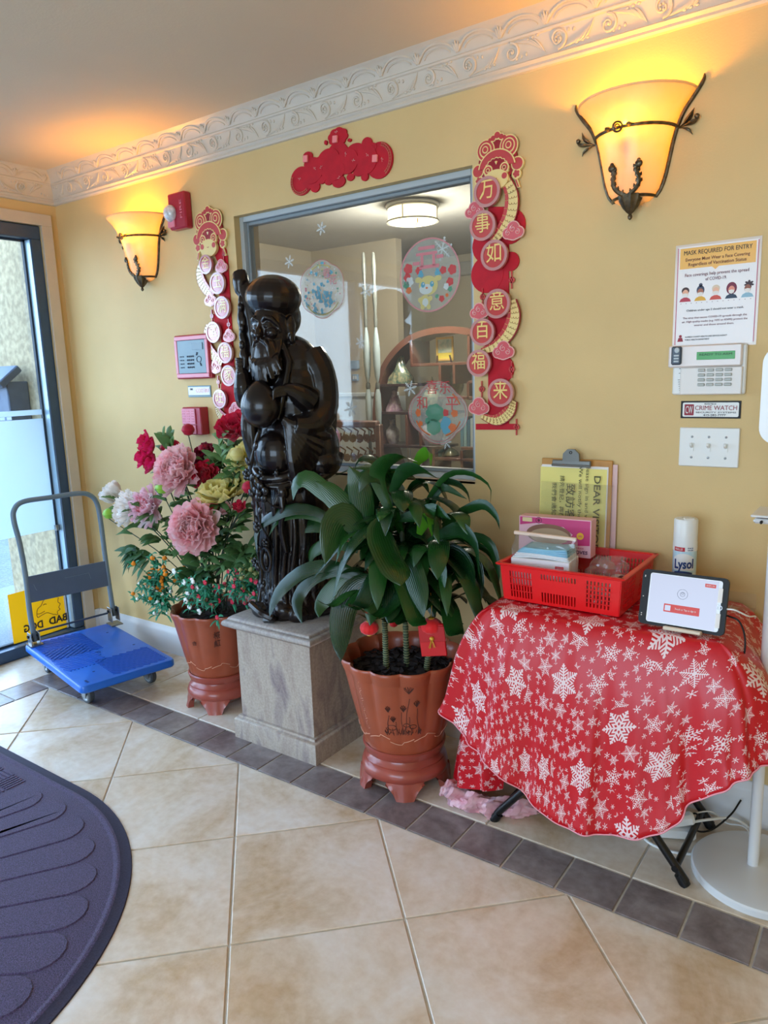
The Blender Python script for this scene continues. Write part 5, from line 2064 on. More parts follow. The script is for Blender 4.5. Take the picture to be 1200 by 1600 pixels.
def stand(cx, cy, h, r, label, rot0, group):
    t = thing('pot_stand', label, 'pot stand', (cx, cy, 0), group)
    b = MB()
    z0 = 0.045
    prof = [(r * 0.0, z0), (r * 0.90, z0), (r * 1.0, z0 + 0.012), (r * 1.02, z0 + 0.03), (r * 0.98, z0 + 0.046), (r * 0.92, z0 + 0.052), (r * 0.93, z0 + 0.058), (r * 0.86, z0 + 0.068), (r * 0.84, z0 + 0.076), (r * 0.92, z0 + 0.082), (r * 0.96, z0 + 0.10), (r * 0.97, h + 0.006), (r * 0.93, h + 0.010), (r * 0.90, h), (0, h)]
    b.lathe(prof, (cx, cy, 0), 64, fn=lambda a, k: 1 + 0.012 * math.cos(6 * (a - rot0)) * (k < 0.6))
    b.build('turned_body', TERRAP, t, ang=45)
    for k in range(5):
        a0 = rot0 + 2 * PI * k / 5
        b = MB()
        ins, outs = [], []
        n = 14
        rows = []
        for i in range(n + 1):
            u = i / n * 2 - 1
            a = a0 + u * 0.44
            zl = 0.0 if abs(u) < 0.46 else (abs(u) - 0.46) / 0.54
            zl = (z0 + 0.006) * (zl ** 0.5 if zl > 0 else 0)
            flare = 0.012 * (1 - abs(u))
            ro = r * 0.98 + flare * 0.6
            row = []
            for (rr_, z) in ((r * 1.0, z0 + 0.012), (ro + 0.004, min(z0, zl + 0.02)), (ro + 0.010, zl), (r * 0.90, zl), (r * 0.88, z0 + 0.012)):
                row.append(b.pt((cx + rr_ * math.cos(a), cy + rr_ * math.sin(a), z)))
            rows.append(row)
        for i in range(n):
            for q in range(5):
                p = (q + 1) % 5
                b.face([rows[i][q], rows[i + 1][q], rows[i + 1][p], rows[i][p]])
        b.face(rows[0])
        b.face(rows[-1][::-1])
        b.build('foot', TERRAP, t, ang=45)
    return t


P2 = (2.315, -0.345)
p2t, onp2 = pot(P2[0], P2[1], 0.462, 0.150, 0.200, 0.138, 'large fluted terracotta pot holding the green dracaena, right of the pedestal', 0.30, 'fluted terracotta pots')
stand(P2[0], P2[1], 0.146, 0.148, 'round brick red footed stand under the dracaena pot', -0.98, 'round pot stands')
P1 = (1.285, -0.255)
p1t, onp1 = pot(P1[0], P1[1], 0.435, 0.150, 0.185, 0.130, 'fluted terracotta pot of artificial peonies, left of the pedestal', 0.10, 'fluted terracotta pots')
stand(P1[0], P1[1], 0.146, 0.142, 'round brick red footed stand under the peony pot', -0.95, 'round pot stands')
for (cx, cy, z, r, par, nm) in ((P2[0], P2[1], 0.405, 0.172, p2t, 'bark_soil'), (P1[0], P1[1], 0.40, 0.160, p1t, 'foam_filling')):
    b = MB()
    b.lathe([(0, z), (r * 0.5, z + 0.006), (r, z)], (cx, cy, 0), 30, fn=lambda a, k: 1)
    rs = random.Random(5)
    for i in range(170 if par is p2t else 40):
        a, q = rs.uniform(0, 2 * PI), math.sqrt(rs.random()) * r * 0.97
        b.box((cx + q * math.cos(a), cy + q * math.sin(a), z + 0.008 + rs.uniform(0, 0.008)), (rs.uniform(0.015, 0.035), rs.uniform(0.008, 0.018), 0.004), rot=(Matrix.Rotation(rs.uniform(0, 3), 3, 'Z') @ Matrix.Rotation(rs.uniform(-0.5, 0.5), 3, 'X')))
    b.build(nm, SOIL, par, smooth=False)
# ink drawings: lotus and reeds on the front of the dracaena pot
b = MB()
ca = math.atan2(CAM.y - P2[1], CAM.x - P2[0])


def dr(pts, w=0.0011, wob=True):
    b.tube([onp2(ca + du, 0.150 + 0.312 * dv, 0.0012) for du, dv in pts], w, 4)


for (x0, x1, h0, h1) in ((-0.34, -0.28, 0.30, 0.52), (0.02, 0.10, 0.28, 0.72), (-0.02, -0.05, 0.28, 0.55), (0.16, 0.10, 0.28, 0.50), (0.30, 0.24, 0.28, 0.60), (-0.12, -0.16, 0.28, 0.44)):
    dr([(x0 + (x1 - x0) * i / 8 + 0.01 * math.sin(i), h0 + (h1 - h0) * i / 8) for i in range(9)])
for (x, h, s_) in ((-0.28, 0.58, 0.8), (0.10, 0.80, 1.3), (-0.20, 0.46, 0.8), (0.24, 0.64, 0.9), (0.0, 0.58, 0.9)):
    for q in range(5):
        a = -1.0 + 0.5 * q
        dr([(x, h - 0.02), (x + 0.06 * s_ * math.sin(a - 0.3), h + 0.04 * s_ * math.cos(a)), (x + 0.075 * s_ * math.sin(a), h + 0.07 * s_ * math.cos(a)), (x + 0.05 * s_ * math.sin(a + 0.35), h + 0.04 * s_ * math.cos(a)), (x, h - 0.02)], 0.0009)
rs = random.Random(2)
for i in range(46):
    x = rs.uniform(-0.38, 0.36)
    h = 0.28 + rs.uniform(-0.01, 0.03)
    dr([(x, h), (x + rs.uniform(-0.05, 0.05), h + rs.uniform(0.02, 0.07))], 0.0009)
for (x, h, s_) in ((-0.24, 0.37, 0.09), (0.18, 0.38, 0.07), (0.05, 0.40, 0.06)):
    dr([(x + s_ * math.cos(2 * PI * i / 14), h + 0.35 * s_ * math.sin(2 * PI * i / 14)) for i in range(15)], 0.001)
b.build('ink_lotus_drawing', TINK, p2t)
b = MB()
for k in range(26):
    z = 0.24 + 0.0075 * k
    b.tube([onp2(ca - 0.83 + 0.02 * math.sin(k * 2.0), z, 0.001), onp2(ca - 0.83 + 0.03 * math.cos(k * 1.3) + 0.02, z + 0.004, 0.001)], 0.0008, 4)
b.build('ink_verse', TLINE, p2t)


def char_on(par, on, a, z, size, ch, m_):
    p = on(a, z, 0.0016)
    q = on(a + 0.01, z, 0.0016)
    up = (on(a, z + 0.01, 0.0016) - p).normalized()
    ux = (q - p).normalized()
    ux = (ux - up * ux.dot(up)).normalized()
    return text(ch, size, p + ux.cross(up) * 0.001, ux, up, m_, par, name='painted_character', depth=0.0006)


ca1 = math.atan2(CAM.y - P1[1], CAM.x - P1[0])
char_on(p1t, onp1, ca1 - 0.02, 0.355, 0.034, '椛', TINK)
char_on(p1t, onp1, ca1 - 0.02, 0.318, 0.034, '紅', TINK)
char_on(p1t, onp1, ca1 - 0.62, 0.32, 0.022, '合', TINK)
# ---------------------------------------------------------------- dracaena
def leafmat(name, c1, c2, rough=0.3, coat=0.3):
    m = mat(name, c1, rough, coat=coat, coatr=0.22)
    nt = m.node_tree
    b = nt.nodes['Principled BSDF']
    b.inputs['Specular IOR Level'].default_value = 0.35
    t = nt.nodes.new('ShaderNodeTexCoord')
    n = nt.nodes.new('ShaderNodeTexNoise')
    n.inputs['Scale'].default_value = 9
    n.inputs['Detail'].default_value = 4
    nt.links.new(t.outputs['Object'], n.inputs['Vector'])
    oi = nt.nodes.new('ShaderNodeObjectInfo')
    ad = nt.nodes.new('ShaderNodeMath')
    ad.operation = 'MULTIPLY_ADD'
    ad.inputs[1].default_value = 0.6
    nt.links.new(oi.outputs['Random'], ad.inputs[0])
    sb = nt.nodes.new('ShaderNodeMath')
    sb.operation = 'MULTIPLY'
    sb.inputs[1].default_value = 0.6
    nt.links.new(n.outputs[0], sb.inputs[0])
    nt.links.new(sb.outputs[0], ad.inputs[2])
    r = nt.nodes.new('ShaderNodeValToRGB')
    r.color_ramp.elements[0].position = 0.2
    r.color_ramp.elements[1].position = 0.9
    r.color_ramp.elements[0].color = (*c1, 1)
    r.color_ramp.elements[1].color = (*c2, 1)
    nt.links.new(ad.outputs[0], r.inputs[0])
    nt.links.new(r.outputs[0], b.inputs['Base Color'])
    return m


def veined(m):
    """long parallel veins running down the blade, and a paler midrib"""
    nt = m.node_tree
    b = nt.nodes['Principled BSDF']
    uv = nt.nodes.new('ShaderNodeUVMap')
    uv.uv_map = 'UVMap'
    sp = nt.nodes.new('ShaderNodeSeparateXYZ')
    nt.links.new(uv.outputs[0], sp.inputs[0])
    si = nt.nodes.new('ShaderNodeMath')
    si.operation = 'SINE'
    mu = nt.nodes.new('ShaderNodeMath')
    mu.operation = 'MULTIPLY'
    mu.inputs[1].default_value = 75
    nt.links.new(sp.outputs[0], mu.inputs[0])
    nt.links.new(mu.outputs[0], si.inputs[0])
    bp = nt.nodes.new('ShaderNodeBump')
    bp.inputs['Strength'].default_value = 0.18
    bp.inputs['Distance'].default_value = 0.001
    nt.links.new(si.outputs[0], bp.inputs['Height'])
    nt.links.new(bp.outputs[0], b.inputs['Normal'])
    nt.links.new(bp.outputs[0], b.inputs['Coat Normal'])
    src = b.inputs['Base Color'].links[0].from_socket
    mr = nt.nodes.new('ShaderNodeMapRange')
    mr.inputs['From Min'].default_value = -1
    mr.inputs['From Max'].default_value = 1
    mr.inputs['To Min'].default_value = 0.86
    mr.inputs['To Max'].default_value = 1.12
    nt.links.new(si.outputs[0], mr.inputs[0])
    mx = nt.nodes.new('ShaderNodeMix')
    mx.data_type = 'RGBA'
    mx.blend_type = 'MULTIPLY'
    mx.inputs[0].default_value = 1
    nt.links.new(src, mx.inputs[6])
    nt.links.new(mr.outputs[0], mx.inputs[7])
    nt.links.new(mx.outputs[2], b.inputs['Base Color'])
    return m


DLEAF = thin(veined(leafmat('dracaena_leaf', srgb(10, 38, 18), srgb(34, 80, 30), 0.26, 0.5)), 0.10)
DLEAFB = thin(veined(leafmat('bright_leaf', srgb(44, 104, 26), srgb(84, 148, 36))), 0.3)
CANE = mat('ringed_cane', srgb(64, 76, 48), 0.6, var=0.2, vscale=30)
CANER = mat('pale_cane_ring', srgb(168, 168, 120), 0.6)


def leaf_blade(b, pts, w, droopn=None, nseg=14, fold=0.16, wave=0.0, tip=0.5):
    """strap leaf along pts; arched across, pointed tip"""
    sp_ = spline(pts, nseg)
    prev = None
    rows = []
    for i, p in enumerate(sp_):
        f = i / (nseg - 1)
        t = (sp_[min(i + 1, nseg - 1)] - sp_[max(i - 1, 0)]).normalized()
        if prev is None:
            view = (CAM - p).normalized()
            side = t.cross(droopn if droopn is not None else view)
            if side.length < 1e-4:
                side = t.orthogonal()
        else:
            side = prev - t * prev.dot(t)
        side.normalize()
        prev = side
        nn = side.cross(t).normalized()
        ww = w * min(1, 0.42 + 1.6 * f) * (1 - max(0, (f - tip) / (1 - tip)) ** 2.2) + 0.0006
        zoff = wave * math.sin(f * 9) * w
        row = []
        for s_, d in ((-1, 0), (-0.5, 1), (0, 0.72), (0.5, 1), (1, 0)):
            row.append(b.pt(p + side * (s_ * ww * 0.5) + nn * (d * fold * ww * 0.5 + (zoff if s_ in (-1,) else -zoff if s_ == 1 else 0))))
            if b.uv is not None:
                b.uv.append((s_ * 0.5 + 0.5, f))
        rows.append(row)
    for i in range(nseg - 1):
        for k in range(4):
            b.face([rows[i][k], rows[i][k + 1], rows[i + 1][k + 1], rows[i + 1][k]])


t = thing('dracaena', 'bushy green dracaena with long arching strap leaves on ringed canes', 'plant', (P2[0], P2[1], 0.41))
# canes
canes = [((2.285, -0.395), (2.245, -0.34), 0.86), ((2.325, -0.33), (2.30, -0.30), 0.97), ((2.405, -0.335), (2.43, -0.26), 0.84)]
crowns = []
for (x0, y0), (x1, y1), zt in canes:
    b = MB()
    n = 60
    b.tube([Vector((x0 + (x1 - x0) * i / n, y0 + (y1 - y0) * i / n, 0.40 + (zt - 0.40) * i / n)) for i in range(n + 1)], [0.0082 + 0.0024 * (i % 3 == 0) for i in range(n + 1)], 10)
    cn = b.build('cane', CANE, t)
    b = MB()
    for i in range(2, 44):
        p = Vector((x0 + (x1 - x0) * i / n, y0 + (y1 - y0) * i / n, 0.40 + (zt - 0.40) * i / n))
        b.lathe([(0.0098, -0.0012), (0.0112, 0), (0.0098, 0.0012)], p, 10)
    b.build('leaf_scar_rings', CANER, cn)
    crowns.append(Vector((x1, y1, zt)))


def A(u, v, y):
    return at(u, v, y=y)


def hleaf(pts, wpx, ys, bright=False, tip=0.5):
    """leaf through measured points; ys = depth from base to tip"""
    n = len(pts)
    P_ = [A(p[0], p[1], ys[0] + (ys[1] - ys[0]) * i / (n - 1)) for i, p in enumerate(pts)]
    d = (P_[n // 2] - CAM).dot(Fv)
    b = MB()
    b.uv = []
    leaf_blade(b, P_, wpx * 1.12 * d / FPX, tip=tip, wave=0.03)
    b.build('leaf', DLEAFB if bright else DLEAF, t, ang=70)


HL = [
    ([(560, 835), (528, 790), (500, 762), (478, 748), (462, 758), (458, 782)], 26, (-0.38, -0.46)),
    ([(572, 840), (548, 805), (515, 770), (492, 752)], 32, (-0.36, -0.42)),
    ([(570, 850), (567, 800), (560, 760), (545, 728)], 34, (-0.38, -0.42)),
    ([(545, 835), (500, 802), (458, 796), (418, 812), (400, 832), (402, 866)], 17, (-0.36, -0.46)),
    ([(548, 842), (508, 812), (470, 802), (435, 812), (420, 838)], 15, (-0.34, -0.42)),
    ([(540, 840), (510, 822), (480, 822), (447, 838)], 22, (-0.30, -0.34)),
    ([(572, 850), (548, 812), (528, 812), (516, 840), (508, 882)], 42, (-0.40, -0.52)),
    ([(575, 905), (525, 885), (480, 890), (445, 915), (428, 940), (421, 965)], 20, (-0.40, -0.55)),
    ([(575, 915), (530, 893), (490, 903), (468, 930), (465, 950), (472, 975)], 20, (-0.40, -0.55)),
    ([(580, 915), (545, 905), (522, 920), (502, 945), (498, 965)], 26, (-0.38, -0.50)),
    ([(595, 905), (560, 915), (538, 950), (532, 995), (533, 1034)], 36, (-0.40, -0.56)),
    ([(590, 900), (584, 915), (582, 945), (578, 978)], 29, (-0.42, -0.52)),
    ([(612, 895), (614, 915), (612, 950), (606, 974)], 28, (-0.40, -0.50)),
    ([(600, 815), (592, 830), (603, 865), (618, 892), (626, 915)], 44, (-0.42, -0.54), False, 0.7),
    ([(606, 835), (604, 810), (603, 795), (602, 838)], 29, (-0.40, -0.48)),
    ([(625, 870), (642, 885), (655, 925), (662, 965)], 32, (-0.38, -0.48)),
    ([(640, 870), (672, 868), (690, 895), (692, 932)], 30, (-0.34, -0.42)),
    ([(668, 880), (705, 868), (730, 888), (742, 930)], 38, (-0.28, -0.34)),
    ([(680, 875), (728, 868), (745, 905), (744, 970)], 28, (-0.26, -0.30)),
    ([(670, 848), (715, 828), (742, 850), (750, 905)], 26, (-0.32, -0.42)),
    ([(610, 800), (590, 750), (598, 725), (625, 712), (652, 722)], 26, (-0.36, -0.42)),
    ([(612, 770), (630, 738), (655, 732), (685, 748)], 24, (-0.36, -0.44)),
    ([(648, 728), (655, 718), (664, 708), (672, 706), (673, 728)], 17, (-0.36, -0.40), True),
    ([(650, 820), (672, 775), (700, 742), (735, 740), (765, 760), (766, 790)], 9, (-0.28, -0.30)),
    ([(655, 815), (685, 758), (712, 755), (730, 770), (735, 790)], 13, (-0.26, -0.28)),
    ([(655, 800), (670, 795), (690, 762), (730, 780)], 13, (-0.26, -0.28)),
    ([(620, 812), (650, 805), (680, 797), (705, 812)], 20, (-0.34, -0.40)),
    ([(690, 812), (725, 798), (755, 788), (775, 806), (781, 828)], 15, (-0.28, -0.34)),
    ([(690, 820), (715, 802), (730, 812), (733, 828)], 7, (-0.24, -0.26)),
    ([(690, 850), (735, 838), (765, 850), (776, 885), (778, 925)], 14, (-0.20, -0.22)),
    ([(690, 862), (730, 862), (762, 885), (775, 905)], 16, (-0.18, -0.20)),
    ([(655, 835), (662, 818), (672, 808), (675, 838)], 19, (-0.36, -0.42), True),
    ([(560, 860), (520, 850), (490, 862), (484, 885)], 19, (-0.30, -0.34)),
    ([(620, 790), (612, 745), (640, 742), (665, 758)], 28, (-0.28, -0.30)),
    ([(575, 820), (585, 770), (600, 740), (588, 712)], 26, (-0.30, -0.30)),
    ([(535, 800), (550, 760), (585, 735), (560, 730), (520, 745)], 20, (-0.24, -0.26)),
    ([(660, 900), (672, 935), (678, 965)], 20, (-0.30, -0.34)),
    ([(680, 860), (720, 845), (760, 860), (776, 890)], 9, (-0.16, -0.16)),
]
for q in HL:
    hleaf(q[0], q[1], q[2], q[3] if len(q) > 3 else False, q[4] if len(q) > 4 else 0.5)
rs = random.Random(21)
for ci, c in enumerate(crowns):
    for k in range(40):
        a = k * 2.399 + ci
        el = rs.uniform(-0.35, 1.15)
        ln = rs.uniform(0.22, 0.36)
        zb = c.z - rs.uniform(0, 0.22)
        d = Vector((math.cos(a) * math.cos(el), math.sin(a) * math.cos(el), math.sin(el)))
        if d.y > 0:
            ln *= max(0.35, 1 - 0.9 * d.y)
        if d.x < 0 and ci == 0:
            ln *= 0.75
        base = Vector((c.x, c.y, zb)) + d * 0.01
        pts = [base, base + d * ln * 0.4, base + d * ln * 0.75 - Vector((0, 0, 0.25 * ln)), base + d * ln * 0.95 - Vector((0, 0, 0.62 * ln * rs.uniform(0.7, 1.3)))]
        for p in pts:
            p.y = min(p.y, -0.03)
            p.z = max(p.z, 0.60)
            if p.y < -0.44:
                p.z = max(p.z, 0.60 + 0.6 * (-0.44 - p.y))
        b = MB()
        b.uv = []
        leaf_blade(b, pts, rs.uniform(0.040, 0.070), droopn=Vector((0, 0, 1)) if abs(d.z) < 0.8 else Vector((1, 0, 0)), wave=0.03)
        b.build('leaf', DLEAF, t, ang=70)

# red ornaments hanging in the dracaena
REDF = mat('red_flocking', srgb(226, 14, 20), 0.7, sheen=0.3)
GOLDC = mat('gold_thread', srgb(214, 170, 60), 0.4, metal=0.5)


def lantern(name, label, c, r, s=1.0):
    t = thing(name, label, 'ornament', c, 'red lantern ornaments in the dracaena')
    c = Vector(c)
    b = MB()
    b.lathe([(0.2 * r, -0.72 * r), (0.55 * r, -0.66 * r), (0.9 * r, -0.38 * r), (1.0 * r, 0), (0.9 * r, 0.38 * r), (0.55 * r, 0.66 * r), (0.2 * r, 0.72 * r)], c, 48, fn=lambda a, k: 1 + 0.05 * abs(math.cos(6 * a)), capb=True, capt=True)
    b.build('lantern_body', REDF, t)
    b = MB()
    b.lathe([(0.28 * r, 0.68 * r), (0.3 * r, 0.82 * r), (0.1 * r, 0.85 * r)], c, 14, capt=True)
    b.lathe([(0.28 * r, -0.68 * r), (0.3 * r, -0.84 * r), (0.12 * r, -0.86 * r)], c, 14, capb=True)
    b.tube([c + Vector((0, 0, 0.8 * r)), c + Vector((0.003, 0, 2.0 * r)), c + Vector((0.0, 0, 3.2 * r))], 0.0009, 5)
    b.build('gold_cap_and_cord', GOLDC, t)
    return t


def red_bell(c, r):
    pass


lantern('lantern_ornament', 'small red lantern ornament hanging at the left of the dracaena canes', tuple(at(577, 981, y=-0.47)), 0.030)
lantern('lantern_ornament', 'tiny red lantern ornament behind the middle dracaena cane', tuple(at(615, 975, y=-0.28)), 0.014)
lantern('lantern_ornament', 'red lantern ornament above the red envelope in the dracaena pot', tuple(at(674, 978, y=-0.40)), 0.034)
ec = at(676, 1000, y=-0.41)
t = thing('red_envelope', 'red paper envelope with gold clasp leaning in the dracaena pot', 'envelope', (ec.x, ec.y, ec.z - 0.04), None)
b = MB()
eu = Vector((0.92, 0.35, 0.10)).normalized()
en = eu.cross(Vector((0, 0, 1))).normalized()
ev = Vector((en.y * 0, 0, 1))
er = Matrix((eu, -en, eu.cross(-en))).transposed()
b.box(ec, (0.082, 0.012, 0.105), rot=er, bev=0.002)
b.build('packet', mat('red_card', srgb(206, 16, 24), 0.5), t)
b = MB()
b.box(ec + en * 0.0075 + Vector((0, 0, 0.022)), (0.082, 0.003, 0.05), rot=er, bev=0.001)
b.build('flap', mat('deep_red_card', srgb(186, 10, 20), 0.5), t)
b = MB()
b.ell(ec + en * 0.011 + Vector((0, 0, 0.008)), 0.008, nu=12, nv=8)
for k in range(5):
    b.tube([ec + en * 0.012 + Vector((0, 0, 0.008)), ec + en * 0.014 + Vector((0.012 * math.cos(k), 0, -0.018 - 0.002 * k))], 0.001, 4)
b.build('gold_clasp', GOLDC, t)
for u, v, dx in ((655, 965, -0.05), (668, 955, 0.0)):
    pass

# ---------------------------------------------------------------- artificial peonies
PGREEN = thin(leafmat('peony_leaf', srgb(44, 84, 44), srgb(104, 142, 84), 0.5, 0.0), 0.25)
PSTEM = mat('dark_stem', srgb(44, 58, 42), 0.6)
LGREEN = mat('fresh_green_bud', srgb(140, 190, 60), 0.5)


def petalmat(name, c1, c2):
    return thin(mat(name, c1, 0.6, col2=c2, vscale=22, sheen=0.2), 0.42)


PM = dict(
    pink=petalmat('pink_petals', srgb(252, 186, 192), srgb(255, 222, 224)),
    rose=petalmat('deep_pink_petals', srgb(228, 16, 92), srgb(240, 40, 112)),
    red=petalmat('crimson_petals', srgb(196, 14, 58), srgb(224, 36, 76)),
    white=petalmat('cream_white_petals', srgb(250, 238, 226), srgb(255, 250, 246)),
    blush=petalmat('blush_petals', srgb(246, 190, 206), srgb(252, 234, 238)),
    yellow=petalmat('pale_yellow_petals', srgb(238, 222, 130), srgb(248, 240, 176)),
    dark=petalmat('wine_petals', srgb(120, 16, 46), srgb(150, 26, 60)),
)


def petal(b, base, d, up, L_, W, cup, ruf, ph):
    """one cupped ruffled petal"""
    d = d.normalized()
    side = d.cross(up)
    if side.length < 1e-3:
        side = d.orthogonal()
    side.normalize()
    nn = side.cross(d).normalized()
    nu, nv = 5, 5
    ids = []
    for i in range(nu):
        f = i / (nu - 1)
        row = []
        for j in range(nv):
            g = j / (nv - 1) * 2 - 1
            ww = W * (math.sin(PI * min(1, 0.12 + 0.60 * f)) ** 0.8)
            edge = 1 - 0.16 * g * g * f
            p = base + d * (L_ * f * edge) + side * (g * ww * 0.5) + nn * (cup * L_ * (f * f - 0.15 * f) + cup * 0.6 * W * g * g * f + ruf * math.sin(g * 7 + ph) * f * f)
            row.append(b.pt(p))
        ids.append(row)
    for i in range(nu - 1):
        for j in range(nv - 1):
            b.face([ids[i][j], ids[i][j + 1], ids[i + 1][j + 1], ids[i + 1][j]])


def bloom(b, c, axis, R, seed, layers=((9, 1.0, 0.20), (9, 0.88, 0.55), (10, 0.70, 0.95), (9, 0.52, 1.2), (8, 0.36, 1.4)), wide=0.75):
    rs = random.Random(seed)
    axis = axis.normalized()
    e1 = axis.orthogonal().normalized()
    e2 = axis.cross(e1)
    for li, (n, s_, el) in enumerate(layers):
        for k in range(n):
            a = 2 * PI * (k + 0.5 * (li % 2)) / n + rs.uniform(-0.15, 0.15)
            ee = el + rs.uniform(-0.12, 0.12)
            h = e1 * math.cos(a) + e2 * math.sin(a)
            d = h * math.cos(ee) + axis * math.sin(ee)
            base = c + h * R * 0.06 + axis * R * 0.04 * li
            petal(b, base, d, axis, R * s_ * rs.uniform(0.92, 1.06), R * wide * s_ ** 0.4 * rs.uniform(0.9, 1.1), 0.30, R * 0.085, rs.uniform(0, 6))


def stem_leaf(b, p, d, ln, w):
    d = d.normalized()
    leaf_blade(b, [p, p + d * ln * 0.5 + Vector((0, 0, 0.08 * ln)), p + d * ln - Vector((0, 0, 0.12 * ln))], w, droopn=Vector((0.2, -0.6, 0.7)), nseg=7, fold=0.22, tip=0.35)


root = Vector((P1[0], P1[1], 0.40))
FL = [
    # px, py, depth y, R(px), kind, label, axis
    (278, 735, -0.36, 39, 'pink', 'large pale pink peony at the upper middle of the arrangement', (0.15, -1.0, 0.5), 'full'),
    (303, 824, -0.46, 41, 'pink', 'largest pale pink peony at the front, below all other blooms', (0.35, -1.0, 0.25), 'full'),
    (232, 792, -0.40, 32, 'blush', 'pink and white spiky peony in front of the white ones', (0.1, -1.0, 0.35), 'fine'),
    (200, 794, -0.40, 29, 'white', 'cream white spiky peony between the white buds and the blush peony', (-0.3, -1.0, 0.35), 'fine'),
    (238, 714, -0.30, 35, 'rose', 'deep pink ruffled bloom at the upper left edge', (-0.5, -0.8, 0.4), 'ruffle'),
    (322, 745, -0.30, 24, 'red', 'crimson peony right of the upper pale pink one', (0.2, -1.0, 0.3), 'full'),
    (368, 668, -0.22, 30, 'red', 'crimson peony topmost of all, in front of the left banner foot', (0.3, -0.7, 0.8), 'open'),
    (345, 770, -0.34, 38, 'yellow', 'flat pale yellow dahlia-like bloom in the middle right', (0.1, -0.35, 1.0), 'open'),
    (380, 716, -0.26, 24, 'yellow', 'pale yellow bloom beside the statue staff', (0.3, -0.8, 0.6), 'open'),
    (392, 742, -0.24, 16, 'yellow', 'small lemon bloom touching the statue edge', (0.3, -1, 0.2), 'open'),
    (376, 793, -0.36, 13, 'red', 'small red rose on the lower right', (0.3, -0.7, 0.6), 'rose'),
    (357, 797, -0.34, 15, 'pink', 'small peach pink rose left of the small red rose', (-0.2, -0.8, 0.6), 'rose'),
    (180, 772, -0.36, 22, 'white', 'white cupped peony bud cluster at the far left', (-0.3, -0.6, 0.8), 'cup'),
    (320, 712, -0.22, 20, 'dark', 'wine coloured bloom half hidden behind the leaves', (0.1, -0.8, 0.5), 'full'),
]
KL = {'full': ((13, 1.0, 0.02), (14, 0.96, 0.30), (15, 0.88, 0.58), (15, 0.78, 0.82), (14, 0.66, 1.0), (12, 0.54, 1.15), (10, 0.44, 1.3)),
      'fine': ((16, 1.0, 0.15), (16, 0.95, 0.45), (15, 0.82, 0.75), (12, 0.62, 1.0), (10, 0.48, 1.25)),
      'ruffle': ((9, 1.0, 0.1), (10, 0.95, 0.5), (10, 0.85, 0.9), (10, 0.75, 1.2)),
      'open': ((11, 1.0, 0.15), (11, 0.85, 0.45), (9, 0.60, 0.85), (6, 0.36, 1.2)),
      'rose': ((6, 1.0, 0.5), (6, 0.9, 0.95), (5, 0.8, 1.25)),
      'cup': ((7, 1.0, 0.95), (6, 0.9, 1.2), (5, 0.7, 1.35))}


def stem_path(c, seed):
    rs = random.Random(seed)
    b0 = root + Vector((rs.uniform(-0.05, 0.05), rs.uniform(-0.05, 0.05), -0.0))
    mid = b0.lerp(c, 0.55) + Vector((-(c.x - b0.x) * 0.12, 0.0, 0.02))
    return spline([b0, mid, c], 16)


for i, (u, v, y, rpx, kind, lab, ax, st) in enumerate(FL):
    c = A(u, v, y)
    R = rpx * (c - CAM).dot(Fv) / FPX
    t = thing('peony', lab, 'flower', tuple(root), 'artificial flowers in the left pot')
    axv = Vector(ax).normalized()
    b = MB()
    if st == 'ruffle':
        for q in range(7):
            a = q * 2.4
            rr_ = R * 0.55 * math.sqrt(q / 7)
            cc = c + Vector((rr_ * math.cos(a) * 0.8, 0.01 * math.sin(q), rr_ * math.sin(a) * 1.3))
            bloom(b, cc, axv, R * 0.55, i * 7 + q, ((7, 1.0, 0.3), (6, 0.9, 0.9), (5, 0.7, 1.3)))
    else:
        bloom(b, c - axv * R * 0.25, axv, R * 1.1, i + 3, KL[st], wide=0.30 if st == 'fine' else (0.50 if st == 'full' else 0.62))
        if st == 'cup':
            for dx, dz, s_ in ((0.035, 0.012, 0.9), (-0.012, -0.035, 1.1)):
                bloom(b, c + Vector((dx, 0, dz)), axv, R * s_, i + 30 + int(dx * 1000), KL['cup'])
    b.build('petals', PM[kind], t, ang=80)
    if kind in ('pink', 'blush') and st in ('full', 'fine'):
        b = MB()
        bloom(b, c, axv, R * 0.66, i + 50, ((11, 0.9, 0.75), (11, 0.75, 1.0), (9, 0.6, 1.2)), wide=0.42)
        b.build('inner_petals', petalmat('salmon_inner_petals', srgb(244, 146, 156), srgb(252, 188, 190)), t, ang=80)
    path = stem_path(c - axv * R * 0.2, i)
    b = MB()
    b.tube(path, 0.0026, 6)
    b.build('stem', PSTEM, t)
    b = MB()
    rs = random.Random(90 + i)
    for q in range(11):
        p = path[rs.randint(6, 14)]
        a = rs.uniform(0, 2 * PI)
        d0 = Vector((math.cos(a), math.sin(a) * 0.7 - 0.25, rs.uniform(-0.1, 0.6)))
        p1 = p + d0 * 0.025
        for w_ in (-0.7, 0, 0.7):
            d = Matrix.Rotation(w_, 3, 'Z') @ d0
            if p1.y + d.y * 0.08 < -0.01:
                stem_leaf(b, p1, d, rs.uniform(0.06, 0.10), rs.uniform(0.020, 0.030))
    b.build('leaves', PGREEN, t, ang=70)

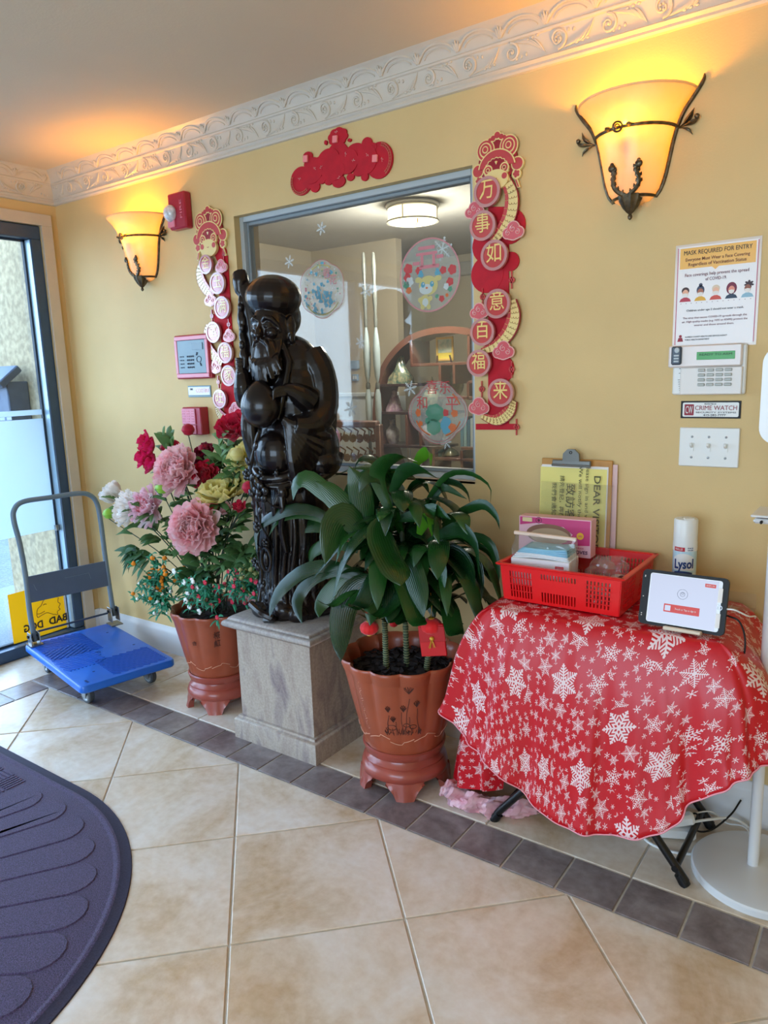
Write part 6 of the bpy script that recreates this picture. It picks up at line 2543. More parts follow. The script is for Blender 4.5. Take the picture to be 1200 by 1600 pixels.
BUD = [(294, 672, -0.20, 10, 'red', 'round crimson bud in front of the fire pull station'), (258, 700, -0.24, 8, 'red', 'crimson bud between the deep pink bloom and the pale peony'), (272, 697, -0.20, 10, 'rose', 'deep pink bud above the upper pale pink peony'),
       (318, 702, -0.22, 9, 'red', 'small crimson bud right of the pull station'), (371, 711, -0.30, 11, 'yellow', 'round cream yellow bud over the yellow blooms'), (389, 762, -0.32, 11, 'red', 'round crimson bud beside the statue staff'),
       (170, 803, -0.42, 9, 'green', 'green bud lowest at the far left'), (254, 762, -0.40, 11, 'green', 'bright green bud under the upper pale pink peony'), (333, 792, -0.36, 9, 'red', 'small red bud above the front pink peony')]
for i, (u, v, y, rpx, kind, lab) in enumerate(BUD):
    c = A(u, v, y)
    R = rpx * (c - CAM).dot(Fv) / FPX
    t = thing('flower_bud', lab, 'flower bud', tuple(root), 'artificial flowers in the left pot')
    b = MB()
    mt = LGREEN if kind == 'green' else PM[kind]
    b.lathe([(0.0, -0.9 * R), (0.6 * R, -0.7 * R), (R, 0), (0.8 * R, 0.6 * R), (0.3 * R, 0.95 * R), (0, R)], c, 24, fn=lambda a, k: 1 + 0.06 * abs(math.sin(2.5 * a + 3 * k)))
    b.build('bud', mt, t)
    b = MB()
    for q in range(5):
        a = 2 * PI * q / 5
        petal(b, c - Vector((0, 0, R * 0.9)), Vector((math.cos(a) * 0.8, math.sin(a) * 0.8, 0.7)), Vector((0, 0, 1)), R * 1.2, R * 0.7, 0.3, 0, 0)
    b.build('sepals', PGREEN, t)
    path = stem_path(c - Vector((0, 0, R * 0.9)), 40 + i)
    b = MB()
    b.tube(path, 0.0022, 6)
    b.build('stem', PSTEM, t)
    b = MB()
    rs = random.Random(190 + i)
    for q in range(4):
        p = path[rs.randint(7, 14)]
        a = rs.uniform(0, 2 * PI)
        d = Vector((math.cos(a), math.sin(a) * 0.6 - 0.2, rs.uniform(0.0, 0.8)))
        if p.y + d.y * 0.08 < -0.01:
            stem_leaf(b, p, d, rs.uniform(0.05, 0.09), rs.uniform(0.014, 0.02))
    b.build('leaves', PGREEN, t, ang=70)

# leafy branches
BR = [([(215, 868), (205, 858), (190, 862)], 'broad leaved green branch reaching left below the white peonies', -0.44, 'spray'),
      ([(238, 690), (262, 690), (272, 672)], 'green leaf tuft at the top left above the deep pink bloom', -0.24, 'tuft'),
      ([(335, 700), (350, 690), (380, 695)], 'long slim green leaves under the topmost crimson peony', -0.24, 'tuft'),
      ([(290, 880), (300, 900), (320, 920)], 'dark green leaves filling the middle above the pot', -0.34, 'dense'),
      ([(370, 850), (385, 860), (395, 880)], 'green leaf branch between the peonies and the statue', -0.30, 'dense')]
for i, (pp, lab, y, st) in enumerate(BR):
    t = thing('leaf_branch', lab, 'foliage', tuple(root), 'artificial foliage in the left pot')
    tgt = A(*pp[1], y)
    path = stem_path(tgt, 70 + i)
    b = MB()
    b.tube(path, 0.0028, 6)
    b.build('stem', PSTEM, t)
    b = MB()
    rs = random.Random(300 + i)
    nL = {'spray': 26, 'tuft': 16, 'dense': 60}[st]
    for q in range(nL):
        p = tgt.lerp(path[9], rs.random() * (0.5 if st != 'dense' else 1.0))
        a = rs.uniform(0, 2 * PI)
        if st == 'spray':
            d = Vector((-0.9 + rs.uniform(-0.4, 0.7), -0.2 + rs.uniform(-0.4, 0.3), rs.uniform(-1.0, 0.25)))
        elif st == 'tuft':
            d = Vector((rs.uniform(-1.0, 1.0), rs.uniform(-0.5, 0.2), rs.uniform(0.0, 1.1)))
        else:
            d = Vector((math.cos(a), math.sin(a) * 0.7, rs.uniform(-0.4, 0.7)))
        if p.y + d.y * 0.1 > -0.01:
            d.y = -0.1
        stem_leaf(b, p + Vector((rs.uniform(-1, 1), rs.uniform(-1, 1), rs.uniform(-1, 1))) * 0.02, d, rs.uniform(0.07, 0.11), rs.uniform(0.022, 0.034))
    b.build('leaves', PGREEN, t, ang=70)

# filler sprays round the pot rim
TEAL = mat('plastic_fern_green', srgb(40, 130, 96), 0.6, var=0.3, vscale=30)
FILL = [(245, 905, 'orange', 'spray of orange berries sticking out left above the pot rim', srgb(240, 140, 20), 30, 30),
        (252, 938, 'white', 'spray of tiny white blossoms over the left pot rim', srgb(236, 238, 232), 34, 26),
        (302, 930, 'white', 'pair of white rosettes at the front of the pot rim', srgb(240, 240, 240), 12, 30),
        (325, 925, 'red', 'cluster of raspberry red blossoms at the front of the pot rim', srgb(210, 40, 66), 20, 26),
        (382, 920, 'red', 'cluster of crimson berries at the right of the pot rim', srgb(214, 46, 80), 34, 34),
        (395, 890, 'olive', 'sprig of small olive buds beside the statue base', srgb(150, 150, 90), 26, 26)]
for i, (u, v, k, lab, col, n, ext) in enumerate(FILL):
    t = thing('filler_spray', lab, 'flower spray', tuple(root), 'small filler flowers in the left pot')
    rs = random.Random(500 + i)
    y = -0.42 if u < 340 else -0.34
    c = A(u, v, y)
    bb, gb = MB(), MB()
    sc_ = (c - CAM).dot(Fv) / FPX
    b0 = root + Vector((0.0, -0.02, 0.01))
    gb.tube(spline([b0, b0.lerp(c, 0.6) + Vector((0, 0, 0.03)), c], 10), 0.002, 5)
    for q in range(n):
        o_ = Vector((rs.gauss(0, 0.55), rs.gauss(0, 0.45), rs.gauss(0, 0.6))) * ext * sc_
        p = c + o_
        p.y = min(p.y, -0.02)
        if k == 'orange' and q < 10:
            p = A(252 + rs.uniform(-7, 7), 886 + q * 5.5, y)
        gb.tube([c + o_ * 0.1, p], 0.0010, 4)
        r = rs.uniform(0.008, 0.0115) if k != 'white' or n < 20 else rs.uniform(0.005, 0.009)
        if k == 'white' and n < 20:
            r = 0.012
        if k in ('red',) or (k == 'white' and n < 20):
            for w_ in range(5):
                a = 2 * PI * w_ / 5
                bb.ell(p + Vector((math.cos(a) * r * 0.6, -0.2 * r, math.sin(a) * r * 0.6)), (r * 0.55, r * 0.4, r * 0.55), nu=7, nv=5)
            bb.ell(p, r * 0.5, nu=6, nv=4)
        else:
            bb.ell(p, (r, r, r * 0.9), nu=8, nv=6)
            bb.ell(p + Vector((r * 0.5, -r * 0.3, r * 0.6)), r * 0.5, nu=6, nv=4)
        for w_ in range(9):
            d = Vector((rs.uniform(-1, 1), rs.uniform(-1, 0.6), rs.uniform(-0.8, 1))).normalized()
            q0 = p - Vector((0, 0, 0.01)) if w_ < 3 else c + o_ * rs.random()
            stem_leaf(gb, q0, d, rs.uniform(0.024, 0.042), rs.uniform(0.006, 0.011))
    bb.build('blossoms', mat('filler_' + k, col, 0.6, var=0.12, vscale=40), t)
    gb.build('fern_sprigs', TEAL if k != 'olive' else PGREEN, t, ang=70)
# ---------------------------------------------------------------- folding table and cloth
def cloth_mat(name, base, pr, dim=1.0):
    m = bpy.data.materials.new(name)
    m.use_nodes = True
    nt = m.node_tree
    b = nt.nodes['Principled BSDF']
    b.inputs['Roughness'].default_value = 0.45
    b.inputs['Coat Weight'].default_value = 0.12
    b.inputs['Coat Roughness'].default_value = 0.2
    N, Lk = nt.nodes, nt.links
    uv = N.new('ShaderNodeUVMap')
    uv.uv_map = 'UVMap'

    def mth(op, a, b_=None, c=None, clamp=False):
        n = N.new('ShaderNodeMath')
        n.operation = op
        n.use_clamp = clamp
        for i, v in enumerate((a, b_, c)):
            if v is None:
                continue
            if isinstance(v, (int, float)):
                n.inputs[i].default_value = v
            else:
                Lk.new(v, n.inputs[i])
        return n.outputs[0]
    masks = []
    # (cell size m, size range, gap, offset, arm width, branch density, branch reach)
    for (cell, rmin, rmax, off, w, dens, reach, thr, rnd) in ((0.210, 0.22, 0.25, (0.03, 0.07, 0), 0.045, 10.0, 0.55, 0.55, 0.35), (0.094, 0.24, 0.34, (0.31, 0.17, 0), 0.032, 10.0, 0.46, 0.36, 0.30), (0.058, 0.20, 0.32, (0.57, 0.41, 0), 0.042, 7.5, 0.40, 0.34, 0.45), (0.034, 0.20, 0.32, (0.77, 0.91, 0), 0.070, 4.0, 0.34, 0.30, 0.4)):
        mp = N.new('ShaderNodeMapping')
        mp.inputs['Location'].default_value = off
        mp.inputs['Scale'].default_value = (1 / cell, 1 / cell, 1)
        Lk.new(uv.outputs[0], mp.inputs[0])
        vo = N.new('ShaderNodeTexVoronoi')
        vo.voronoi_dimensions = '2D'
        vo.inputs['Scale'].default_value = 1.0
        vo.inputs['Randomness'].default_value = rnd
        Lk.new(mp.outputs[0], vo.inputs['Vector'])
        sub = N.new('ShaderNodeVectorMath')
        sub.operation = 'SUBTRACT'
        Lk.new(mp.outputs[0], sub.inputs[0])
        Lk.new(vo.outputs['Position'], sub.inputs[1])
        sx = N.new('ShaderNodeSeparateXYZ')
        Lk.new(sub.outputs[0], sx.inputs[0])
        sc_ = N.new('ShaderNodeSeparateColor')
        Lk.new(vo.outputs['Color'], sc_.inputs[0])
        r = mth('SQRT', mth('ADD', mth('MULTIPLY', sx.outputs[0], sx.outputs[0]), mth('MULTIPLY', sx.outputs[1], sx.outputs[1])))
        ang = mth('ADD', mth('ADD', mth('ARCTAN2', sx.outputs[1], sx.outputs[0]), 20 * PI), mth('MULTIPLY', sc_.outputs[0], 2.0))
        fold = mth('PINGPONG', ang, PI / 6)
        p = mth('MULTIPLY', r, mth('COSINE', fold))
        q = mth('MULTIPLY', r, mth('SINE', fold))
        R = mth('MULTIPLY_ADD', sc_.outputs[1], rmax - rmin, rmin)
        arm = mth('MULTIPLY', mth('LESS_THAN', q, mth('MULTIPLY', R, w)), mth('LESS_THAN', p, R))
        tt = mth('SUBTRACT', p, mth('MULTIPLY', q, 0.577))
        fr = mth('FRACT', mth('MULTIPLY', mth('DIVIDE', tt, R), mth('MULTIPLY_ADD', sc_.outputs[2], dens * 0.25, dens * 0.42)))
        br = mth('MULTIPLY', mth('LESS_THAN', fr, thr), mth('LESS_THAN', q, mth('MULTIPLY', mth('SUBTRACT', mth('MULTIPLY', R, 1.02), tt), reach)))
        br = mth('MULTIPLY', br, mth('GREATER_THAN', tt, mth('MULTIPLY', R, 0.16)))
        br = mth('MULTIPLY', br, mth('LESS_THAN', p, R))
        hx = mth('LESS_THAN', p, mth('MULTIPLY', R, 0.13))
        masks.append((mth('MAXIMUM', mth('MAXIMUM', arm, br), hx), r, R))
    # smaller flakes keep clear of the larger ones' discs
    tot = masks[0][0]
    free = mth('GREATER_THAN', masks[0][1], mth('MULTIPLY', masks[0][2], 1.12))
    for k in range(1, 4):
        tot = mth('MAXIMUM', tot, mth('MULTIPLY', masks[k][0], free))
        inside = mth('GREATER_THAN', masks[k][1], mth('MULTIPLY', masks[k][2], 1.1))
        free = mth('MULTIPLY', free, inside)
    mx = N.new('ShaderNodeMix')
    mx.data_type = 'RGBA'
    Lk.new(tot, mx.inputs[0])
    mx.inputs[6].default_value = (*base, 1)
    mx.inputs[7].default_value = (*pr, 1)
    Lk.new(mx.outputs[2], b.inputs['Base Color'])
    return m


CLOTH = cloth_mat('red_snowflake_cloth', srgb(196, 3, 26), srgb(234, 208, 208))
CUND = mat('cloth_pale_underside', srgb(226, 160, 172), 0.7, col2=srgb(240, 200, 206), vscale=26)
TZ = 0.706
t = thing('tablecloth', 'red tablecloth printed with white snowflakes draped over the small folding table', 'tablecloth', (3.0, -0.24, TZ))
FLc, FRc, BRc, BLc = Vector((2.69, -0.445, 0)), Vector((3.325, -0.405, 0)), Vector((3.30, -0.045, 0)), Vector((2.67, -0.055, 0))
hem = []      # (rim point, hem point)


def hp_(u, v, y):
    return at(u, v, y=y)


left_side = [(BLc.lerp(FLc, 0.35), Vector((2.575, -0.22, 0.42))), (BLc.lerp(FLc, 0.65), Vector((2.555, -0.33, 0.40)))]
front = [((700, 1110), -0.46), ((714, 1134), -0.475), ((738, 1163), -0.49), ((765, 1186), -0.50), ((800, 1222), -0.51), ((838, 1260), -0.515), ((880, 1286), -0.52), ((920, 1299), -0.525), ((960, 1306), -0.53), ((1005, 1302), -0.525), ((1045, 1285), -0.51), ((1080, 1258), -0.50), ((1115, 1232), -0.49), ((1150, 1215), -0.48), ((1180, 1203), -0.46), ((1203, 1190), -0.43)]
rimf = [0.0, 0.03, 0.08, 0.15, 0.22, 0.30, 0.38, 0.46, 0.54, 0.62, 0.70, 0.78, 0.86, 0.93, 0.98, 1.0]
hem += [(BLc, Vector((2.60, -0.04, 0.45)))]
hem += left_side
for ((u, v), y), f in zip(front, rimf):
    hem.append((FLc.lerp(FRc, f), hp_(u, v, y)))
hem += [(FRc.lerp(BRc, 0.15), Vector((3.475, -0.36, 0.47))), (FRc.lerp(BRc, 0.5), Vector((3.445, -0.24, 0.43))), (FRc.lerp(BRc, 0.8), Vector((3.43, -0.13, 0.45))), (BRc, Vector((3.40, -0.05, 0.46))), (BRc.lerp(BLc, 0.2), Vector((3.2, -0.03, 0.5))), (BRc.lerp(BLc, 0.6), Vector((2.9, -0.03, 0.5)))]
K = len(hem)
NC, NRW = 260, 34
rim = spline([Vector((h[0].x, h[0].y, TZ)) for h in hem] + [Vector((BLc.x, BLc.y, TZ))], NC)
hm = spline([h[1] for h in hem] + [hem[0][1]], NC)
cen = Vector((3.0, -0.24, TZ))
b = MB()
b.uv = []
ids = []
accum = 0
for i in range(NC):
    r_, h_ = rim[i], hm[i]
    out = Vector((h_.x - r_.x, h_.y - r_.y, 0))
    if out.length < 0.01:
        out = Vector((r_.x - cen.x, r_.y - cen.y, 0))
    out.normalize()
    drop = (h_ - r_).length
    row = []
    # inner top
    for f in (0.0, 0.35, 0.7, 0.92):
        p = Vector((cen.x, r_.y * f + cen.y * (1 - f), TZ)).lerp(r_, 1) if False else cen.lerp(r_, f)
        row.append(b.pt(p + Vector((0, 0, 0.001 * math.sin(p.x * 40)))))
        b.uv.append((p.x, p.y))
    for j in range(NRW):
        f = j / (NRW - 1)
        # rounded edge then a near straight fall
        s_ = f
        base = r_.lerp(h_, s_)
        bulge = 0.030 * math.sin(PI * min(1, s_ * 1.15)) * (1 - s_) ** 0.5
        rnd = 0.012 * (1 - math.exp(-s_ * 30))
        ph = i / NC * 2 * PI
        fo = s_ * (0.011 * math.sin(ph * 8 + 1.0 + 0.8 * s_) + 0.006 * math.sin(ph * 15 + 2.2) + 0.003 * math.sin(ph * 27 + 5 * s_))
        z = TZ + (h_.z - TZ) * (s_ + 0.0)
        p = Vector((base.x, base.y, z)) + out * (bulge + rnd + fo)
        if j == 0:
            p = Vector((r_.x, r_.y, TZ))
        row.append(b.pt(p))
        b.uv.append((r_.x + out.x * drop * f, r_.y + out.y * drop * f))
    ids.append(row)
nr = len(ids[0])
for i in range(NC - 1):
    for j in range(nr - 1):
        b.face([ids[i][j], ids[i][j + 1], ids[i + 1][j + 1], ids[i + 1][j]])
co_ = b.build('cloth', [CLOTH], t, ang=80)
so_ = co_.modifiers.new('t', 'SOLIDIFY')
so_.thickness = 0.0012
so_.offset = -1
# hem stitching: thin pale rolled edge
b = MB()
hpts = []
for i in range(24, 236):
    hpts.append(b and Vector(co_.data.vertices[ids[i][-1]].co) + Vector(t.location))
b.tube(hpts, 0.0022, 5)
b.build('rolled_hem', mat('pale_hem', srgb(232, 150, 160), 0.6), t)
# side panel hanging to the floor behind the front corner
b = MB()
b.uv = []
rimL = spline([(2.80, -0.36, 0.60), (2.72, -0.39, 0.60), (2.655, -0.36, 0.60), (2.64, -0.22, 0.62), (2.64, -0.08, 0.64)], 50)
hemL = spline([at(792, 1232, y=-0.36), at(755, 1236, y=-0.40), at(712, 1225, y=-0.37), (2.50, -0.25, 0.045), (2.52, -0.08, 0.05)], 50)
ids2 = []
for i in range(50):
    row = []
    for j in range(26):
        f = j / 25
        p = rimL[i].lerp(hemL[i], f) + Vector((-0.7, -0.6, 0)).normalized() * (0.012 * math.sin(i * 0.62 + 1.5 * f) * f + 0.02 * math.sin(PI * f))
        row.append(b.pt(p))
        b.uv.append((0.4 + i * 0.011, 0.9 - 0.6 * f))
    ids2.append(row)
for i in range(49):
    for j in range(25):
        b.face([ids2[i][j], ids2[i][j + 1], ids2[i + 1][j + 1], ids2[i + 1][j]])
b.build('hanging_side', [CLOTH], t, ang=80)
b = MB()


def bunch(u, v):
    p = spline([at(699, 1232, y=-0.36), at(712, 1244, y=-0.38), at(735, 1250, y=-0.40), at(765, 1246, y=-0.39), at(800, 1250, y=-0.36), at(842, 1254, y=-0.33)], 24)
    q = p[min(23, int(u * 23.99))]
    a = 2 * PI * v
    r = 0.027 + 0.004 * math.sin(u * 31) + 0.004 * math.sin(u * 17 + 3 * math.sin(a * 2)) + 0.005 * math.sin(a * 7 + u * 26)
    r *= min(1, u * 9 + 0.35) * min(1, (1 - u) * 6 + 0.2)
    z = 0.030 + r * math.sin(a) * 0.95
    return Vector((q.x + 0.4 * r * math.cos(a), q.y + 1.4 * r * math.cos(a), max(0.002, z)))


b.grid(bunch, 60, 22, cv=True)
b.build('bunched_underside', CUND, t, ang=80)

t = thing('folding_table', 'small black legged folding table hidden under the snowflake cloth', 'table', (3.0, -0.24, 0))
b = MB()
b.box((2.995, -0.24, 0.688), (0.60, 0.33, 0.022), bev=0.006)
b.build('tabletop', mat('table_board', srgb(90, 60, 44), 0.5), t)
for y_ in (-0.405, -0.10):
    for (x0, x1) in ((3.262, 2.74), (2.69, 3.24)):
        b = MB()
        yy = y_ + (0.012 if x0 > 3 else -0.0)
        b.tube([(x0, yy, 0.012), (x1, yy, 0.675)], 0.0115, 12)
        b.build('leg', BLACKM, t)
        b = MB()
        dx = (x1 - x0) * 0.05
        b.tube([(x0, yy, 0.0), (x0 + dx * 0.7, yy, 0.028)], [0.0150, 0.0135], 12)
        b.build('rubber_foot', BLACK, t)
for (x0, z) in ((3.235, 0.045), (2.717, 0.045), (3.0, 0.34)):
    b = MB()
    b.tube([(x0, -0.405, z), (x0, -0.09, z)], 0.0095, 10)
    b.build('cross_bar', BLACKM, t)

# ---------------------------------------------------------------- things on the table
TS = TZ + 0.003
REDPL = mat('bright_red_plastic', srgb(232, 12, 18), 0.35, coat=0.2)
t = thing('plastic_basket', 'bright red slotted plastic basket on the left of the snowflake table', 'basket', (2.87, -0.20, TS))
bx0, bx1, by0, by1 = 2.70, 3.045, -0.345, -0.06
bz0, bz1 = TS + 0.001, TS + 0.112
flr = 0.012


def lp(x, y, z):
    f = (z - bz0) / (bz1 - bz0)
    cx, cy = (bx0 + bx1) / 2, (by0 + by1) / 2
    return Vector((cx + (x - cx) * (1 + 0.045 * f), cy + (y - cy) * (1 + 0.06 * f), z))


def bar(b, p, q, w, d, nrm):
    p, q = Vector(p), Vector(q)
    m_ = (p + q) / 2
    l_ = (q - p)
    zax = l_.normalized()
    n_ = (Vector(nrm) - zax * Vector(nrm).dot(zax)).normalized()
    x_ = n_.cross(zax)
    b.box(m_, (w, d, l_.length), rot=Matrix((x_, n_, zax)).transposed())


def wallside(P, nrm, name, fields):
    """P(u,z) maps 0..1 along the side; fields: list of (u0,u1,z0,z1,ncols,nrows) slotted areas"""
    b = MB()
    zs = lambda f: bz0 + (bz1 - bz0) * f
    us = sorted(set([0, 1] + [f[0] for f in fields] + [f[1] for f in fields]))
    for a, c in zip(us, us[1:]):
        fl_ = [f for f in fields if f[0] <= a + 1e-6 and f[1] >= c - 1e-6]
        zz = [0.0]
        for f in sorted(fl_, key=lambda q: q[2]):
            b_ = (zz[-1], f[2])
            solid(b, P, a, c, b_[0], b_[1], nrm)
            n = max(1, round(f[4] * (c - a) / (f[1] - f[0])))
            wv = (c - a) / (2 * n + 1)
            for k in range(n + 1):
                solid(b, P, a + 2 * k * wv, a + (2 * k + 1) * wv, f[2], f[3], nrm)
            for r in range(1, f[5]):
                z_ = f[2] + (f[3] - f[2]) * r / f[5]
                solid(b, P, a, c, z_ - 0.012, z_ + 0.012, nrm)
            zz.append(f[3])
        solid(b, P, a, c, zz[-1], 1.0, nrm)
    b.build(name, REDPL, t, smooth=False)


def solid(b, P, u0, u1, z0, z1, nrm):
    if z1 - z0 < 1e-4 or u1 - u0 < 1e-5:
        return
    n_ = Vector(nrm) * 0.0022
    q = [P(u0, z0), P(u1, z0), P(u1, z1), P(u0, z1)]
    o_ = [b.pt(p + n_) for p in q]
    i_ = [b.pt(p - n_) for p in q]
    b.face(o_)
    b.face(i_[::-1])
    for k in range(4):
        j = (k + 1) % 4
        b.face([i_[k], i_[j], o_[j], o_[k]])


F_ = [(0.06, 0.28, 0.10, 0.82, 8, 4), (0.34, 0.66, 0.08, 0.36, 12, 1), (0.34, 0.50, 0.66, 0.84, 6, 1), (0.50, 0.66, 0.66, 0.84, 6, 1), (0.72, 0.94, 0.14, 0.84, 7, 6)]
F_ = [(0.06, 0.28, 0.10, 0.82, 8, 4), (0.34, 0.66, 0.08, 0.34, 12, 1), (0.34, 0.66, 0.70, 0.84, 12, 1), (0.72, 0.94, 0.14, 0.84, 7, 6)]
G_ = [(0.08, 0.44, 0.14, 0.84, 8, 6), (0.56, 0.92, 0.14, 0.84, 8, 6)]
wallside(lambda u, z: lp(bx0 + (bx1 - bx0) * u, by0, bz0 + (bz1 - bz0) * z), (0, -1, 0), 'slotted_front', F_)
wallside(lambda u, z: lp(bx0 + (bx1 - bx0) * u, by1, bz0 + (bz1 - bz0) * z), (0, 1, 0), 'slotted_back', F_)
wallside(lambda u, z: lp(bx0, by0 + (by1 - by0) * u, bz0 + (bz1 - bz0) * z), (-1, 0, 0), 'slotted_side', G_)
wallside(lambda u, z: lp(bx1, by0 + (by1 - by0) * u, bz0 + (bz1 - bz0) * z), (1, 0, 0), 'slotted_side', G_)
b = MB()
b.box(((bx0 + bx1) / 2, (by0 + by1) / 2, bz0 + 0.002), (bx1 - bx0, by1 - by0, 0.003))
b.build('base', REDPL, t)
b = MB()
c_ = [lp(bx0, by0, bz1), lp(bx1, by0, bz1), lp(bx1, by1, bz1), lp(bx0, by1, bz1)]
for i in range(4):
    p, q = c_[i], c_[(i + 1) % 4]
    o2 = Vector(((p.x + q.x) / 2 - 2.8725, (p.y + q.y) / 2 + 0.2025, 0)).normalized()
    d = (q - p).normalized()
    b.box((p + q) / 2 + o2 * 0.006, (abs((q - p).length) + 0.022, 0.016, 0.006), rot=Matrix((d, Vector((0, 0, 1)).cross(d), Vector((0, 0, 1)))).transposed(), bev=0.0025)
b.build('rim', REDPL, t)

# clipboard behind
WOODB = mat('clipboard_hardboard', srgb(196, 140, 66), 0.5, var=0.1, vscale=20)
LM = rotm('X', -3)
t = thing('clipboard', 'clipboard with a yellow visitor notice turned sideways, leaning on the wall', 'clipboard', (2.79, -0.035, TS))
b = MB()
b.box((2.79, -0.022, 0.905), (0.236, 0.004, 0.385), rot=LM, bev=0.002)
b.build('board', WOODB, t)
YP = mat('yellow_notice_paper', srgb(240, 226, 130), 0.55)
for k in range(3):
    b = MB()
    b.box((2.786 - 0.002 * k, -0.0262 - 0.0012 * k, 0.895 - 0.004 * k), (0.222, 0.0008, 0.365), rot=LM)
    b.build('sheet', YP if k == 2 else PAPER, t)
dn, sd = Vector((0, -0.052, -1)).normalized(), Vector((1, 0, 0))
OL = mat('olive_ink', srgb(84, 80, 40), 0.6)
yy = -0.0292


def cl(s_, size, x, z, w, **k):
    zz = z - w / 2 if w else z
    text(s_, size, (x, yy - (1.09 - zz) * 0.052 + 0.0015 - 0.0015, zz), dn, sd, OL, t, width=w, depth=0.0003, **k)


cl('DEAR VISITORS', 0.030, 2.866, 1.050, 0.255, bold=0.01)
cl('Please sign in and wait in the lobby', 0.0165, 2.835, 1.085, 0.31)
cl('We will notify the resident', 0.0165, 2.812, 1.078, 0.25)
cl('致訪客', 0.034, 2.778, 1.02, 0.12)
cl('請先登記，再在大堂等候', 0.017, 2.750, 1.045, 0.22)
cl('我們會通知住戶', 0.017, 2.724, 1.020, 0.15)
b = MB()
cz = 1.088
b.box((2.783, -0.036, cz), (0.128, 0.010, 0.018), rot=LM, bev=0.003)
b.tube([(2.719, -0.041, cz - 0.008), (2.847, -0.041, cz - 0.008)], 0.004, 10)
b.prism([(-0.028, 0.006), (0.028, 0.006), (0.026, 0.030), (0.012, 0.044), (-0.012, 0.044), (-0.026, 0.030)], (2.783, -0.034, cz), UX, UZ, 0.009, 0)
b.build('steel_clip', mat('clip_steel', srgb(120, 122, 120), 0.35, metal=0.7), t)
b = MB()
b.ring((0, 0.034), 0.005, 0.0028, (2.783, -0.034, cz), UX, UZ, 0.0105, 0.005, n=14)
b.build('clip_hole', BLACK, t)
# acrylic stand with sheets
ACR = glassmat('clear_acrylic', (0.96, 0.97, 0.97), 0.05, (0.9, 0.9, 0.9), 0.9)
t = thing('acrylic_sign_holder', 'clear acrylic holder with a pinkish sheet just behind the right edge of the clipboard', 'sign holder', (2.80, -0.05, TS))
b = MB()
b.box((2.812, -0.0125, 0.90), (0.222, 0.0015, 0.37), rot=rotm('X', -1))
b.build('pink_sheet', mat('pinkish_sheet', srgb(226, 190, 186), 0.6), t)
b = MB()
b.box((2.802, -0.055, 0.875), (0.236, 0.003, 0.30), rot=rotm('X', -5))
b.box((2.802, -0.066, TS + 0.012), (0.236, 0.06, 0.003))
b.build('clear_front', ACR, t, smooth=False)

# glove box (standing in the basket)
t = thing('glove_box', 'pink and magenta vinyl glove box with oval opening, standing in the basket', 'box', (2.80, -0.12, TS + 0.01))
GR = rotm('Z', 4) @ rotm('X', -2)
gc = at(870, 836, y=-0.125)
gw, gh, gd = 0.232, 0.118, 0.055


def gl(x, z, l=0.0):
    return gc + GR @ Vector((x, -gd / 2 - l, z))


gx, gz = GR @ UX, GR @ UZ
b = MB()
b.box(gc, (gw, gd, gh), rot=GR, bev=0.001)
b.build('carton', mat('pale_pink_carton', srgb(240, 190, 204), 0.45), t)
MAG = mat('magenta_print', srgb(206, 44, 120), 0.4, coat=0.3)
b = MB()
b.cur = 0
b.prism([(-0.112, 0.030), (-0.112, 0.056), (0.113, 0.056), (0.113, -0.020), (0.02, -0.026), (0.06, 0.010), (0.03, 0.032), (-0.05, 0.040)], gl(0, 0), gx, gz, 0.0006, 0)
b.cur = 1
b.prism(rrect(-0.088, 0.048, 0.032, 0.013, 0.002), gl(0, 0), gx, gz, 0.0010, 0)
b.build('printed_panel', [MAG, mat('pale_gold_print', srgb(230, 214, 160), 0.5)], t, ang=30)
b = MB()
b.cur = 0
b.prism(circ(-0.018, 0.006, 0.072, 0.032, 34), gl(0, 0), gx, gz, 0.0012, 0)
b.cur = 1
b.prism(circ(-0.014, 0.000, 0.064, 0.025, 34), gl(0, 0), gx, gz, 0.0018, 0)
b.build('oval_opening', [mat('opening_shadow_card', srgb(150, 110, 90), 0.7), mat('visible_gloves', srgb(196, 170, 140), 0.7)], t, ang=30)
b = MB()
b.prism(circ(0.083, 0.008, 0.011, n=20), gl(0, 0), gx, gz, 0.0014, 0)
b.build('yellow_roundel', mat('yellow_roundel', srgb(244, 190, 30), 0.5), t)
text('100', 0.009, gl(0.083, 0.008, 0.0016), gx, gz, MAG, t)
b = MB()
b.ring((-0.05, 0.048), 0.010, 0.0085, gl(0, 0), gx, gz, 0.0016, 0, n=20)
b.ell(gl(-0.05, 0.048, 0.001), (0.004, 0.001, 0.005), nu=8, nv=5)
b.build('round_emblem', mat('maroon_print', srgb(110, 30, 60), 0.5), t)
text('VINYL GLOVES', 0.015, gl(0.055, -0.043, 0.001), gx, gz, mat('purple_ink', srgb(90, 30, 80), 0.5), t, width=0.105, bold=0.02)
text('POWDER FREE', 0.006, gl(0.055, -0.030, 0.001), gx, gz, MAG, t, width=0.08)
b = MB()
b.box(gl(0.0, -0.050, 0) , (0.006, 0.001, 0.010), rot=GR)
b.build('side_print', MAG, t)

